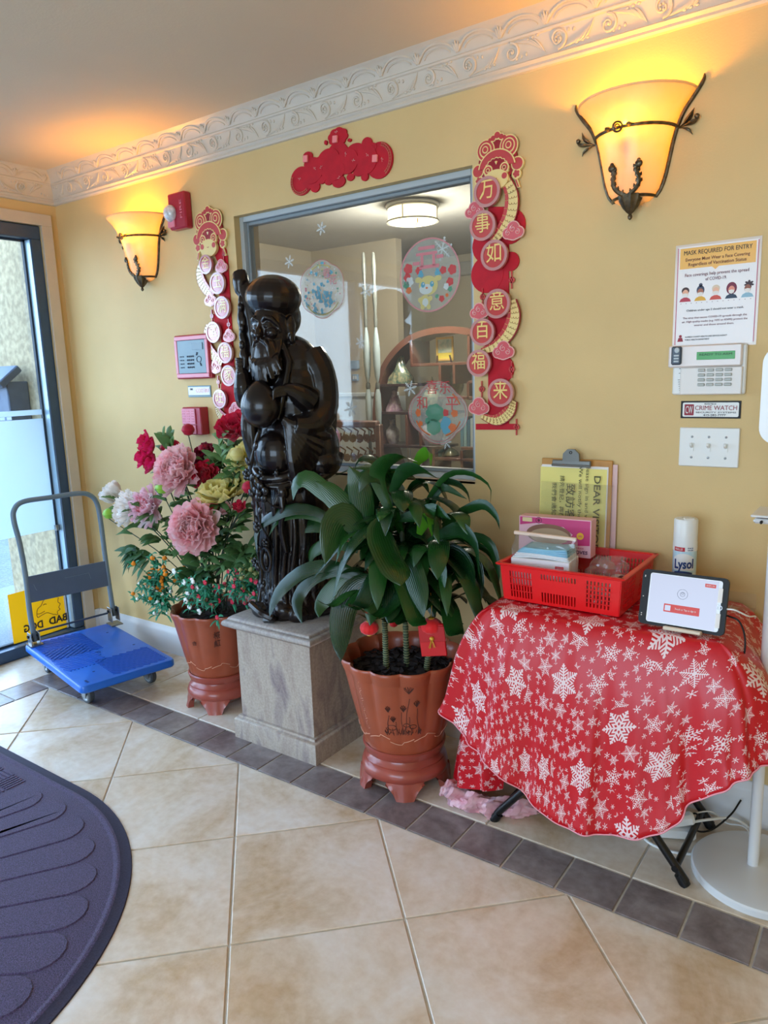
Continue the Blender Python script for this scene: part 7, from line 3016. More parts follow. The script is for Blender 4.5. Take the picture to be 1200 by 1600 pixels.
# carton of masks inside a zip bag, front left of the basket
t = thing('mask_carton', 'white carton with light blue face masks on top, in the left of the basket', 'box', (2.79, -0.25, TS + 0.01))
mc = Vector((2.792, -0.262, 0.790))
MR = rotm('Z', 5)
b = MB()
b.box(mc, (0.178, 0.095, 0.085), rot=MR, bev=0.002)
b.build('carton', mat('white_carton', srgb(232, 232, 236), 0.5), t)
b = MB()
b.prism(rrect(0.060, 0.012, 0.026, 0.012, 0.002), mc + MR @ Vector((0, -0.0475, 0.010)), MR @ UX, UZ, 0.0006, 0)
b.build('red_print', REDG, t)
b = MB()
MB_ = mat('mask_light_blue', srgb(146, 200, 226), 0.75)
MW_ = mat('mask_white', srgb(232, 238, 242), 0.75)
for k in range(7):
    b.cur = 0 if k > 2 else 1
    z0 = mc.z + 0.045 + 0.005 * k
    b.grid(lambda u, v, z0=z0, k=k: mc + MR @ Vector(((u - 0.5) * (0.17 - 0.006 * k) + 0.002 * k, (v - 0.5) * 0.085, z0 - mc.z + 0.004 * math.sin(u * 3.1 + k * 0.4) + 0.0015 * math.sin(v * 20) + 0.010 * (u - 0.5) * (k / 7))), 16, 12)
o_ = b.build('mask_stack', [MB_, MW_], t)
sd_ = o_.modifiers.new('t', 'SOLIDIFY')
sd_.thickness = 0.004
# clear bags
BAG = glassmat('clear_poly_bag', (0.97, 0.97, 0.98), 0.10, (0.92, 0.94, 0.96), 1.3)


def bag(name, label, c, sz, topline, crumple, rotz, seed, strip=None):
    t = thing(name, label, 'plastic bag', tuple(c - Vector((0, 0, sz[2]))))
    b = MB()
    rs = Vector((seed, seed * 1.7, 0))
    RM = rotm('Z', rotz)

    def fn(u, v):
        a = 2 * PI * u
        # v 0 bottom .. 1 top where the two sides meet in a line
        px = sz[0] * (1 + 0.05 * v)
        k = abs(math.cos(a)) ** 0.55 * (1 if math.cos(a) > 0 else -1)
        k2 = abs(math.sin(a)) ** 0.55 * (1 if math.sin(a) > 0 else -1)
        p = Vector((k * px, k2 * sz[1] * (1 - v ** 1.6 * 0.94), -sz[2] + 2 * sz[2] * v + topline * max(0, v - 0.6) * k))
        n_ = noise.noise_vector(p * 26 + rs)
        return c + RM @ (p + n_ * crumple * (0.4 + v))
    b.grid(fn, 64, 26, cu=True)
    b.build('film', BAG, t, ang=25)
    if strip:
        b = MB()
        b.box(c + RM @ Vector((0, -0.002, sz[2] + 0.004)), (sz[0] * 2.0, 0.010, 0.011), rot=RM @ rotm('Y', strip), bev=0.002)
        b.build('zip_strip', mat('bag_zip_strip', srgb(240, 214, 196), 0.5), t)
    return t


bag('zip_bag', 'open clear zip bag around the mask carton', Vector((2.792, -0.262, 0.822)), (0.096, 0.055, 0.070), 0.0, 0.010, 5, 3, strip=2)
bag('poly_bag', 'crumpled clear plastic bag in the right of the basket', Vector((2.965, -0.225, 0.775)), (0.055, 0.06, 0.058), 0.05, 0.034, 20, 9)
t = thing('folded_gloves', 'pale folded plastic gloves in the bag at the right of the basket', 'gloves', (2.965, -0.225, TS + 0.01))
b = MB()
for k in range(3):
    b.grid(lambda u, v, k=k: Vector((2.925 + 0.085 * u + 0.01 * math.sin(7 * v + k), -0.27 + 0.10 * v, 0.722 + 0.014 * k + 0.03 * u + 0.010 * math.sin(5 * u + 3 * v + k) + 0.006 * math.sin(13 * v))), 14, 14)
o_ = b.build('folds', mat('glove_film', srgb(226, 196, 190), 0.4, coat=0.3), t)
sd_ = o_.modifiers.new('t', 'SOLIDIFY')
sd_.thickness = 0.003

# spray can
t = thing('disinfectant_can', 'white and light blue disinfectant spray can behind the tablet', 'spray can', (3.155, -0.105, TS))
cx, cy = 3.155, -0.105
b = MB()
b.lathe([(0.0, TS), (0.031, TS), (0.033, TS + 0.006), (0.0325, TS + 0.012), (0.0325, 0.875), (0.033, 0.880), (0.030, 0.889), (0.026, 0.894), (0, 0.894)], (cx, cy, 0), 40)
CANM = mat('can_pale_blue', srgb(172, 214, 228), 0.3, coat=0.4, col2=srgb(206, 230, 238), vscale=14)
b.build('can_body', CANM, t, ang=40)
b = MB()
b.lathe([(0.0332, 0.862), (0.0334, 0.872), (0.0330, 0.886)], (cx, cy, 0), 40)
b.build('white_upper_band', WHITE, t)
b = MB()
b.lathe([(0.0325, 0.884), (0.0325, 0.948), (0.030, 0.953), (0.012, 0.955), (0.012, 0.952), (0, 0.952)], (cx, cy, 0), 40)
b.box((cx + 0.010, cy - 0.012, 0.953), (0.030, 0.022, 0.008), rot=rotm('Z', 30), bev=0.003)
b.build('cap', WHITE, t, ang=35)
vd = Vector((CAM.x - cx, CAM.y - cy, 0)).normalized()
va = math.atan2(vd.y, vd.x)


def wrapt(s_, size, z, w, m_, da=0.0, lift=0.0004, bold=0.0, arc=0.0):
    """lettering bent round the can"""
    o = text(s_, size, (0, 0, 0), UX, UZ, m_, t, width=w, depth=0.0003, bold=bold)
    if o is None:
        return
    og = ORG[t.name]
    for v in o.data.vertices:
        p = v.co + og
        a = va + da + p.x / 0.033
        r = 0.0326 + lift + abs(p.y)
        v.co = Vector((cx + r * math.cos(a), cy + r * math.sin(a), z + p.z + arc * p.x)) - og


NAVY = mat('navy_ink', srgb(26, 58, 120), 0.4)
b = MB()


def patch(b, a0, a1, z0, z1, lift, mi=0, n=14, top=None):
    b.cur = mi
    rows = []
    for i in range(n + 1):
        a = va + a0 + (a1 - a0) * i / n
        r = 0.0326 + lift
        f = i / n * 2 - 1
        zt = z1 + (top * (1 - f * f) if top else 0)
        rows.append((b.pt((cx + r * math.cos(a), cy + r * math.sin(a), z0)), b.pt((cx + r * math.cos(a), cy + r * math.sin(a), zt))))
    for i in range(n):
        b.face([rows[i][0], rows[i + 1][0], rows[i + 1][1], rows[i][1]])


patch(b, -1.0, 0.85, 0.806, 0.842, 0.0004, 0, top=0.014)
patch(b, -0.9, 0.7, 0.793, 0.800, 0.0006, 1, top=0.004)
patch(b, -0.7, 0.5, 0.788, 0.793, 0.0007, 2, top=0.003)
patch(b, -0.95, 0.0, 0.862, 0.874, 0.0009, 2)
patch(b, -0.95, 1.0, 0.755, 0.765, 0.0004, 0)
b.build('printed_label', [WHITE, NAVY, REDG], t)
wrapt('Lysol', 0.038, 0.824, 0.054, NAVY, da=-0.05, lift=0.0008, bold=0.03, arc=0.06)
wrapt('KILLS', 0.008, 0.868, 0.020, WHITE, da=-0.5, lift=0.0012)
wrapt('99.9% OF', 0.005, 0.872, 0.016, NAVY, da=0.45, lift=0.0012)
wrapt('VIRUSES', 0.005, 0.866, 0.016, NAVY, da=0.45, lift=0.0012)
wrapt('Disinfectant', 0.009, 0.768, 0.040, NAVY, da=-0.05, lift=0.0008)
wrapt('Spray', 0.008, 0.757, 0.018, NAVY, da=0.2, lift=0.0008)

# tablet on its little stand
t = thing('tablet', 'black cased tablet showing a sign-in page, standing at the right front of the table', 'tablet', (3.215, -0.385, TS))
TBL, TBR = at(999, 977, z=TS + 0.006), at(1130, 996, z=TS + 0.004)
TBL = Vector((3.108, -0.372, TS + 0.004))
TBR = Vector((3.318, -0.372, TS + 0.004))
tux = (TBR - TBL).normalized()
tuy = Vector((0, 0.28, 1)).normalized()
tuy = (tuy - tux * tuy.dot(tux)).normalized()
tn = tux.cross(tuy)
W_, H_ = 0.212, 0.145
TC = (TBL + TBR) / 2 + tuy * H_ / 2
TM = Matrix((tux, tuy, tn)).transposed()
b = MB()
b.prism(rrect(0, 0, W_, H_, 0.012), TC, tux, tuy, 0.004, -0.010)
b.build('rubber_case', BLACK, t, ang=35)
b = MB()
b.prism(rrect(0.003, 0, W_ - 0.034, H_ - 0.016, 0.006), TC, tux, tuy, 0.0046, 0.002)
b.build('bezel', WHITEG, t, ang=35)
SCR = mat('lit_screen', srgb(30, 30, 34), 0.2, emit=srgb(206, 212, 236), estr=0.62)
b = MB()
b.prism(rrect(0.000, 0, 0.166, H_ - 0.020, 0.001), TC, tux, tuy, 0.0052, 0.002)
b.build('screen', SCR, t, smooth=False)
SRED = mat('screen_red', srgb(120, 20, 14), 0.4, emit=srgb(210, 58, 44), estr=0.5)
SGR = mat('screen_grey', srgb(110, 112, 124), 0.4)
b = MB()
b.prism(rrect(0.0, -0.022, 0.088, 0.021, 0.001), TC, tux, tuy, 0.0058, 0.004)
b.build('screen_banner', SRED, t, smooth=False)
b = MB()
b.prism(rrect(0.064, 0.049, 0.026, 0.009, 0.001), TC, tux, tuy, 0.0058, 0.004)
b.build('screen_button', SRED, t, smooth=False)
b = MB()
b.prism(rrect(-0.034, -0.022, 0.014, 0.014, 0.0005), TC, tux, tuy, 0.0064, 0.004)
b.build('screen_tile', SCR, t, smooth=False)
text('Touch or Tap to sign in', 0.0068, TC + tux * 0.010 - tuy * 0.022 + tn * 0.006, tux, tuy, WHITE, t, width=0.052)
text('SIGN IN', 0.005, TC + tux * 0.064 + tuy * 0.049 + tn * 0.006, tux, tuy, WHITE, t, width=0.020)
b = MB()
b.ring((-0.001, 0.018), 0.0130, 0.0122, TC, tux, tuy, 0.0058, 0.005, n=30)
b.ring((-0.001, 0.018), 0.0060, 0.0052, TC, tux, tuy, 0.0058, 0.005, n=20)
b.ring((-0.001, 0.020), 0.0030, 0.0022, TC, tux, tuy, 0.0058, 0.005, n=14)
b.build('screen_icon', SGR, t)
b = MB()
b.prism(rrect(0.089, 0.028, 0.010, 0.036, 0.001), TC, tux, tuy, 0.0062, 0.002)
b.prism(rrect(0.089, -0.036, 0.010, 0.036, 0.001), TC, tux, tuy, 0.0062, 0.002)
b.build('side_labels', PAPER, t, ang=35)
b = MB()
b.ring((0.090, -0.003), 0.0065, 0.005, TC, tux, tuy, 0.0062, 0.003, n=22)
b.build('home_button', mat('button_ring', srgb(180, 180, 184), 0.3, metal=0.5), t)
b = MB()
for dy in (0.055, 0.052, -0.045, -0.050, 0.0):
    b.ell(TC - tux * 0.099 + tuy * dy + tn * 0.0045, 0.0016, nu=7, nv=5)
b.build('case_dots', PAPER, t)
b = MB()
b.box(TC - tuy * (H_ / 2 + 0.001) + tn * 0.012 + tux * 0.01, (0.092, 0.010, 0.028), rot=TM, bev=0.002)
b.box(TC - tuy * 0.03 - tn * 0.035, (0.07, 0.09, 0.006), rot=Matrix.Rotation(0, 3, 'X') @ TM @ rotm('X', 20), bev=0.002)
b.build('stand', mat('cream_stand', srgb(216, 200, 176), 0.45), t)
t = thing('charging_lead', 'white and black charging lead curling off the tablet over the table edge', 'cable', tuple(TC))
b = MB()
p0 = TC + tux * 0.106 - tuy * 0.003
b.tube(spline([p0, p0 + Vector((0.02, 0.0, 0.0)), p0 + Vector((0.045, 0.03, -0.02)), p0 + Vector((0.05, 0.10, -0.04)), p0 + Vector((0.045, 0.14, -0.058))], 20), 0.0022, 7)
b.build('white_lead', WHITE, t)
b = MB()
b.tube(spline([p0 + Vector((0.0, 0.01, -0.02)), p0 + Vector((0.030, -0.005, -0.025)), p0 + Vector((0.045, -0.005, -0.06)), p0 + Vector((0.048, -0.01, -0.10)), p0 + Vector((0.040, -0.005, -0.125))], 20), 0.0024, 7)
b.build('black_lead', BLACK, t)
t = thing('clear_card_holder', 'small clear card holder behind the right edge of the tablet', 'card holder', (3.31, -0.10, TS))
b = MB()
b.box((3.31, -0.10, TS + 0.024), (0.075, 0.002, 0.045), rot=rotm('X', 12))
b.box((3.31, -0.112, TS + 0.002), (0.075, 0.03, 0.002))
b.build('clear_plate', ACR, t, smooth=False)

# ---------------------------------------------------------------- sanitiser stand
t = thing('sanitizer_stand', 'white floor stand with round base cut off by the right edge of the picture', 'stand', (3.405, -0.255, 0))
sx_, sy_ = 3.402, -0.250
b = MB()
b.lathe([(0, 0.0), (0.172, 0.0), (0.176, 0.004), (0.176, 0.020), (0.172, 0.025), (0.16, 0.028), (0.03, 0.034), (0.0, 0.034)], (sx_ + 0.02, sy_ + 0.0, 0), 64)
b.build('round_base', WHITEG, t, ang=35)
b = MB()
b.tube([(sx_, sy_, 0.03), (sx_, sy_, 1.40)], 0.0145, 20)
b.build('pole', WHITEG, t)
b = MB()
b.box((sx_ + 0.030, sy_ - 0.02, 1.005), (0.14, 0.12, 0.012), bev=0.005)
b.box((sx_ + 0.030, sy_ - 0.02, 1.018), (0.15, 0.13, 0.006), bev=0.002)
b.build('drip_tray', WHITEG, t)
b = MB()
b.prism(rrect(0, 0, 0.15, 0.23, 0.040, 8), (sx_ + 0.036, sy_ - 0.02, 1.308), UX, UZ, 0.06, -0.03)
b.build('dispenser_body', WHITEG, t, ang=35)
b = MB()
b.box((sx_ - 0.020, sy_ - 0.087, 1.005), (0.006, 0.012, 0.008), bev=0.002)
b.build('grey_indicator', BLACK, t)

# floor cables and adapters under the table
t = thing('power_strip', 'white power strip with plugs on the floor under the right of the table', 'power strip', (3.15, -0.16, 0))
b = MB()
b.box((3.16, -0.20, 0.022), (0.16, 0.05, 0.036), rot=rotm('Z', 25), bev=0.006)
b.build('strip_body', WHITE, t)
b = MB()
b.box((3.20, -0.19, 0.062), (0.07, 0.035, 0.035), rot=rotm('Z', 25) @ rotm('Y', -15), bev=0.008)
b.build('white_adapter', WHITE, t)
b = MB()
b.box((3.135, -0.21, 0.058), (0.04, 0.04, 0.036), rot=rotm('Z', 25), bev=0.005)
b.build('black_adapter', BLACK, t)
t = thing('white_floor_cable', 'looped white cable on the floor between table legs and white stand', 'cable', (3.25, -0.12, 0.0))
b = MB()
b.tube(spline([(3.23, -0.18, 0.06), (3.27, -0.13, 0.055), (3.315, -0.06, 0.035), (3.36, -0.05, 0.012), (3.365, -0.085, 0.006), (3.31, -0.20, 0.006), (3.22, -0.27, 0.006), (3.13, -0.27, 0.006), (3.09, -0.21, 0.006), (3.12, -0.15, 0.02), (3.16, -0.17, 0.042)], 70), 0.0040, 8)
b.build('thick_loop', WHITE, t)
b = MB()
b.tube(spline([(3.21, -0.16, 0.065), (3.26, -0.10, 0.06), (3.30, -0.07, 0.02), (3.36, -0.10, 0.04), (3.40, -0.22, 0.035)], 30), 0.0022, 7)
b.build('thin_lead', WHITE, t)
t = thing('black_floor_cable', 'thin black cable looping up beside the white cable loops', 'cable', (3.25, -0.10, 0.0))
b = MB()
b.tube(spline([(3.20, -0.16, 0.06), (3.235, -0.16, 0.075), (3.235, -0.17, 0.03), (3.27, -0.13, 0.02), (3.31, -0.07, 0.05), (3.33, -0.03, 0.085)], 36), 0.0028, 7)
b.build('lead', BLACK, t)
# wall socket behind the pot
t = thing('wall_socket', 'cream wall socket plate low on the wall between pot and table', 'socket', (2.655, 0, 0.36))
b = MB()
b.box((2.655, -0.003, 0.36), (0.07, 0.006, 0.114), bev=0.002)
b.build('plate', mat('cream_plate', srgb(216, 206, 190), 0.4), t)
b = MB()
for dz in (-0.02, 0.02):
    b.prism(rrect(2.655, 0.36 + dz, 0.034, 0.028, 0.012), (0, 0, 0), UX, UZ, 0.008, 0.004)
b.build('outlet', WHITE, t)

# ---------------------------------------------------------------- platform cart
BLUE = mat('blue_plastic_deck', srgb(20, 104, 208), 0.38, coat=0.15, var=0.08, vscale=7)
t = thing('platform_cart', 'blue platform cart with grey folding handle beside the glass door', 'cart', (0.59, -0.402, 0))
CR = rotm('Z', -11.8)
CC = Vector((0.589, -0.402, 0))
CL, CWd = 0.745, 0.435
cw = lambda x, y, z: CC + CR @ Vector((x, y, z))
DZ = 0.135
b = MB()
b.T = Matrix.Translation(CC) @ CR.to_4x4()
prof = [(0.006, DZ - 0.036), (0.0, DZ - 0.030), (0.0, DZ - 0.010), (0.005, DZ - 0.002), (0.012, DZ)]
rows = []
for d, z in prof:
    rows.append([b.pt((x, y, z)) for x, y in rrect(0, 0, CL - 2 * d, CWd - 2 * d, 0.030 - d, 6)])
for k in range(len(rows) - 1):
    n = len(rows[0])
    for i in range(n):
        j = (i + 1) % n
        b.face([rows[k][i], rows[k][j], rows[k + 1][j], rows[k + 1][i]])
b.face(rows[-1])
b.face(rows[0][::-1])
b.build('deck', BLUE, t, ang=35)
b = MB()
b.T = Matrix.Translation(CC) @ CR.to_4x4()


def ribs(x0, x1, y0, y1, ang, n, keep=None):
    a = math.radians(ang)
    dx, dy = math.cos(a), math.sin(a)
    cx, cy = (x0 + x1) / 2, (y0 + y1) / 2
    L0 = 0.5
    for k in range(-n, n + 1):
        ox, oy = cx - dy * k * 0.016, cy + dx * k * 0.016
        # clip the line to the rectangle
        t0, t1 = -L0, L0
        for (o_, d_, lo, hi) in ((ox, dx, x0, x1), (oy, dy, y0, y1)):
            if abs(d_) < 1e-6:
                if not lo < o_ < hi:
                    t0, t1 = 1, 0
                continue
            a_, b_ = (lo - o_) / d_, (hi - o_) / d_
            t0, t1 = max(t0, min(a_, b_)), min(t1, max(a_, b_))
        if t1 - t0 > 0.012:
            mx_, my_ = ox + dx * (t0 + t1) / 2, oy + dy * (t0 + t1) / 2
            b.box((mx_, my_, DZ + 0.0006), (t1 - t0, 0.0075, 0.0040), rot=Matrix.Rotation(a, 3, 'Z'))


ribs(-0.335, -0.02, -0.195, 0.04, 62, 40)
ribs(-0.17, 0.16, -0.195, -0.01, 20, 40)
ribs(0.12, 0.345, -0.06, 0.19, 62, 40)
b.build('grip_ribs', mat('blue_rib', srgb(14, 84, 184), 0.45), t, smooth=False)
b = MB()
b.T = Matrix.Translation(CC) @ CR.to_4x4()
for (cx, cy) in ((0.315, -0.175), (0.315, 0.16), (-0.20, -0.10), (0.20, -0.05), (0.24, -0.11), (-0.22, 0.14), (0.16, 0.10), (0.05, 0.16)):
    for k in range(3 if abs(cx) > 0.3 else 1):
        b.box((cx + 0.012 * k, cy + 0.001 * k, DZ + 0.0006), (0.006, 0.010, 0.0016))
b.ring((0, 0), 0.012, 0.009, (0.02, 0.0, DZ), Vector((1, 0, 0)), Vector((0, 1, 0)), 0.0016, 0, n=24, ell=0.6)
b.build('bolt_slots', mat('dark_blue_slot', srgb(16, 50, 110), 0.6), t, smooth=False)
WHG = mat('grey_wheel_rubber', srgb(70, 74, 78), 0.6)
RIMM = mat('grey_wheel_hub', srgb(176, 180, 182), 0.35, metal=0.5)
for (wx, wy) in ((-0.26, -0.15), (-0.26, 0.15), (0.235, -0.145), (0.235, 0.145)):
    c = cw(wx, wy, 0.040)
    ax = CR @ rotm('Z', 8 if wx > 0 else 0) @ rotm('X', 90)
    b = MB()
    b.lathe([(0.024, -0.013), (0.036, -0.013), (0.040, -0.009), (0.040, 0.009), (0.036, 0.013), (0.024, 0.013)], c, 32, axis=ax)
    w_ = b.build('wheel', WHG, t, ang=35)
    b = MB()
    b.lathe([(0.0, -0.015), (0.006, -0.016), (0.008, -0.010), (0.022, -0.008), (0.026, -0.013), (0.028, -0.0135), (0.028, 0.0135), (0.026, 0.013), (0.022, 0.008), (0.008, 0.010), (0.006, 0.016), (0.0, 0.015)], c, 28, axis=ax)
    b.build('hub', RIMM, w_)
    b = MB()
    R3 = CR @ rotm('Z', 8 if wx > 0 else 0)
    for sg in (-1, 1):
        b.box(c + R3 @ Vector((0.008, sg * 0.019, 0.028)), (0.030, 0.003, 0.075), rot=R3 @ rotm('Y', 12))
    b.box(c + R3 @ Vector((0.014, 0, 0.061)), (0.06, 0.055, 0.006), rot=R3)
    b.build('caster_fork', STEEL, t)
# folding handle in its own slightly leaning plane
HGY = mat('blue_grey_enamel_tube', srgb(108, 128, 142), 0.35, coat=0.2)
HPN = mat('slate_enamel_panel', srgb(84, 100, 122), 0.42, var=0.04, vscale=12)
hn = (CR @ Vector((1, 0, 0.10))).normalized()
hb = cw(-0.325, 0, DZ)


def hpl(u, v):
    d = Fv + Rv * ((u - 600) / FPX) - Uv * ((v - 800) / FPX)
    tt = (hb - CAM).dot(hn) / d.dot(hn)
    return CAM + d * tt


b = MB()
hpts = [hpl(*q) for q in ((55, 1002), (47, 960), (40, 900), (31, 850), (22, 815), (22, 797), (36, 784), (80, 777), (122, 771), (141, 774), (152, 788), (158, 820), (163, 860), (170, 910), (178, 962))]
b.tube(spline(hpts, 90), 0.0125, 16)
b.build('handle_tube', HGY, t)
b = MB()
q = [hpl(*p) for p in ((38, 902), (166, 876), (173, 914), (46, 942))]
pn = (q[1] - q[0]).cross(q[3] - q[0]).normalized()
if pn.dot(CAM - q[0]) < 0:
    pn = -pn
o_ = [b.pt(p + pn * 0.010) for p in q]
i_ = [b.pt(p - pn * 0.006) for p in q]
b.face(o_)
b.face(i_[::-1])
for k in range(4):
    j = (k + 1) % 4
    b.face([i_[k], i_[j], o_[j], o_[k]])
b.build('handle_panel', HPN, t, smooth=False)
b = MB()
cc_ = (q[0] + q[1] + q[2] + q[3]) / 4 + pn * 0.0105
hx_ = (q[1] - q[0]).normalized()
hy_ = (q[0] - q[3]).normalized()
b.tube([cc_ + hx_ * -0.02 + hy_ * 0.022, cc_ + hx_ * 0.10 + hy_ * 0.022, cc_ + hx_ * 0.105 + hy_ * -0.01], 0.0012, 5)
b.tube([cc_ + hx_ * -0.17 + hy_ * 0.022, cc_ + hx_ * -0.165 + hy_ * 0.0, cc_ + hx_ * -0.16 + hy_ * -0.01], 0.0012, 5)
b.build('embossed_mark', HGY, t)
b = MB()
b.tube([hpl(54, 988), hpl(168, 958)], 0.0055, 10)
b.build('lock_bar', mat('dark_lock_bar', srgb(70, 84, 104), 0.35, metal=0.5), t)
for (u, v) in ((52, 995), (176, 955)):
    p = hpl(u, v)
    b = MB()
    for sg in (-1, 1):
        b.box(p + CR @ Vector((0.01, sg * 0.020, -0.012)), (0.055, 0.004, 0.075), rot=CR, bev=0.0015)
    b.box(Vector((p.x, p.y, DZ + 0.004)) + CR @ Vector((0.01, 0, 0)), (0.075, 0.06, 0.006), rot=CR)
    b.build('hinge_bracket', STEEL, t)
    b = MB()
    b.lathe([(0, -0.028), (0.008, -0.028), (0.008, 0.028), (0, 0.028)], p + CR @ Vector((0.0, 0, 0.004)), 12, axis=CR @ rotm('X', 90))
    b.build('hinge_bolt', BLACK, t)

# ---------------------------------------------------------------- door mat
MATF = mat('purple_grey_mat', srgb(74, 60, 92), 0.95, var=0.45, vscale=300, bump=0.6, bscale=400, sheen=0.15, detail=2)
MATE = mat('mat_rubber_edge', srgb(52, 48, 70), 0.8, var=0.2, vscale=200)
t = thing('door_mat', 'big dark purple grey door mat with rounded end and fan ribs, lower left', 'mat', (1.4, -1.85, 0))
MC = Vector((1.42, -1.85))
RM_ = 0.835
outl = []
for i in range(61):
    a = PI / 2 - PI * i / 60
    outl.append((MC.x + RM_ * math.cos(a) * 1.0, MC.y + RM_ * math.sin(a) * (1.0 if a > 0 else 1.0)))
outl = [(0.35, MC.y + RM_)] + outl + [(0.35, MC.y - RM_)]
outl = outl[::-1]


def insetpoly(pts, d):
    n = len(pts)
    o = []
    for i in range(n):
        p0, p1, p2 = Vector(pts[i - 1]), Vector(pts[i]), Vector(pts[(i + 1) % n])
        e1, e2 = (p1 - p0).normalized(), (p2 - p1).normalized()
        n1, n2 = Vector((-e1.y, e1.x)), Vector((-e2.y, e2.x))
        s_ = (n1 + n2)
        s_ /= max(0.3, s_.dot(n1))
        q = p1 + s_ * d
        o.append((q.x, q.y))
    return o


b = MB()
pr = [(0, 0.0005), (0.002, 0.004), (0.032, 0.0065), (0.036, 0.0085), (0.044, 0.0085), (0.050, 0.0052), (0.054, 0.0052), (0.060, 0.0062)]
rows = []
for d, z in pr:
    rows.append([b.pt((x, y, z)) for x, y in insetpoly(outl, d)])
n = len(outl)
for k in range(len(rows) - 1):
    b.cur = 1 if k < 2 else 0
    for i in range(n):
        j = (i + 1) % n
        b.face([rows[k][i], rows[k][j], rows[k + 1][j], rows[k + 1][i]])
b.cur = 0
b.face(rows[-1])
b.build('mat_body', [MATF, MATE], t, ang=50)
# raised petals of the fan
fc = Vector((0.98, -2.33))
b = MB()
FS = 5.9
angs = [math.radians(80 - FS * k) for k in range(24)]


def redge(a):
    """distance from the fan centre to the inner line of the mat in direction a"""
    d = Vector((math.cos(a), math.sin(a)))
    o = fc - MC
    R = RM_ - 0.095
    bq = o.dot(d)
    c = o.dot(o) - R * R
    return -bq + math.sqrt(max(0, bq * bq - c))


for k, a in enumerate(angs):
    hw = math.radians(FS) / 2
    re_ = redge(a)
    pts = []
    r1 = re_ - re_ * hw * 0.95
    segs = [0.10, 0.3, 0.5, 0.7, 0.85, 1.0]
    for f in segs:
        r = 0.25 + (r1 - 0.25) * f
        pts.append((r, -hw * 0.99))
    for q in range(1, 8):
        th = -PI / 2 + PI * q / 8
        pts.append((r1 + re_ * hw * 0.99 * math.cos(th), hw * 0.99 * math.sin(th)))
    for f in segs[::-1]:
        r = 0.25 + (r1 - 0.25) * f
        pts.append((r, hw * 0.99))
    P_ = []
    for r, da in pts:
        curve = -0.10 * (1 - r / re_) * 0.6
        P_.append((fc.x + r * math.cos(a + da + curve), fc.y + r * math.sin(a + da + curve)))
    if max(p[0] for p in P_) < 1.24:
        continue
    P_ = [(max(1.235, p[0]), p[1]) for p in P_]
    cl_ = [P_[0]]
    for p in P_[1:]:
        if (Vector(p) - Vector(cl_[-1])).length > 0.0008:
            cl_.append(p)
    if len(cl_) < 4:
        continue
    inn = insetpoly(cl_, 0.0045)
    lo = [b.pt((x, y, 0.0055)) for x, y in cl_]
    hi = [b.pt((x, y, 0.0092)) for x, y in inn]
    m__ = len(cl_)
    for i in range(m__):
        j = (i + 1) % m__
        b.face([lo[i], lo[j], hi[j], hi[i]])
    b.face(hi)
b.build('fan_ribs', MATF, t, smooth=False)
# basket-weave field beside the fan
b = MB()
s_ = 0.075
for i in range(12):
    for j in range(9):
        x0, y0 = 1.20 - s_ * (i + 1), -1.10 - s_ * (j + 1)
        for k in range(5):
            o_ = s_ * (k + 0.5) / 5
            if (i + j) % 2:
                b.box((x0 + s_ / 2, y0 + o_, 0.0072), (s_ * 0.93, s_ / 5 * 0.66, 0.0038), bev=0.001)
            else:
                b.box((x0 + o_, y0 + s_ / 2, 0.0072), (s_ / 5 * 0.66, s_ * 0.93, 0.0038), bev=0.001)
b.build('weave_ribs', MATF, t)
# ---------------------------------------------------------------- office beyond the glass
RW = mat('reddish_brown_lacquer', srgb(122, 80, 66), 0.3, coat=0.4)
RWD = mat('dark_brown_lacquer', srgb(74, 52, 52), 0.35, coat=0.3)
OY = 2.2
o2 = lambda u, v, y=OY: at(u, v, y=y)
t = thing('moon_shelf', 'round reddish brown curio shelf behind the window glass', 'shelf', (1.05, OY + 0.1, 0.2))
SD = 0.24
ring_px = [(620, 760), (604, 735), (594, 705), (587, 670), (586, 640), (590, 606), (600, 572), (620, 545), (642, 528), (667, 519), (700, 515), (735, 520), (765, 535), (795, 560), (815, 600), (822, 650), (812, 710), (785, 760)]
rp0 = [o2(*p) for p in ring_px]
arc = spline(rp0, 90)
cx_ = sum(p.x for p in arc) / len(arc)
cz_ = sum(p.z for p in arc) / len(arc)
b = MB()
w = 0.022
for i in range(89):
    a, c = arc[i], arc[i + 1]
    na = (Vector((a.x - 1.02, 0, a.z - 1.08))).normalized() * w
    nc = (Vector((c.x - 1.02, 0, c.z - 1.08))).normalized() * w
    f0 = [a - na, a + na, c + nc, c - nc]
    v0 = [b.pt(Vector((p.x, OY, p.z))) for p in f0]
    v1 = [b.pt(Vector((p.x, OY + SD, p.z))) for p in f0]
    b.face(v0)
    b.face(v1[::-1])
    b.face([v0[1], v1[1], v1[2], v0[2]])
    b.face([v0[0], v0[3], v1[3], v1[0]])
b.build('round_frame', RW, t, ang=30)


def sbox(p, q, th, vert=False):
    P_, Q_ = o2(*p), o2(*q)
    b = MB()
    if vert:
        b.box(((P_.x + Q_.x) / 2, OY + SD / 2, (P_.z + Q_.z) / 2), (th, SD, abs(P_.z - Q_.z)), bev=0.002)
    else:
        b.box(((P_.x + Q_.x) / 2, OY + SD / 2, (P_.z + Q_.z) / 2), (abs(P_.x - Q_.x), SD, th), bev=0.002)
    return b


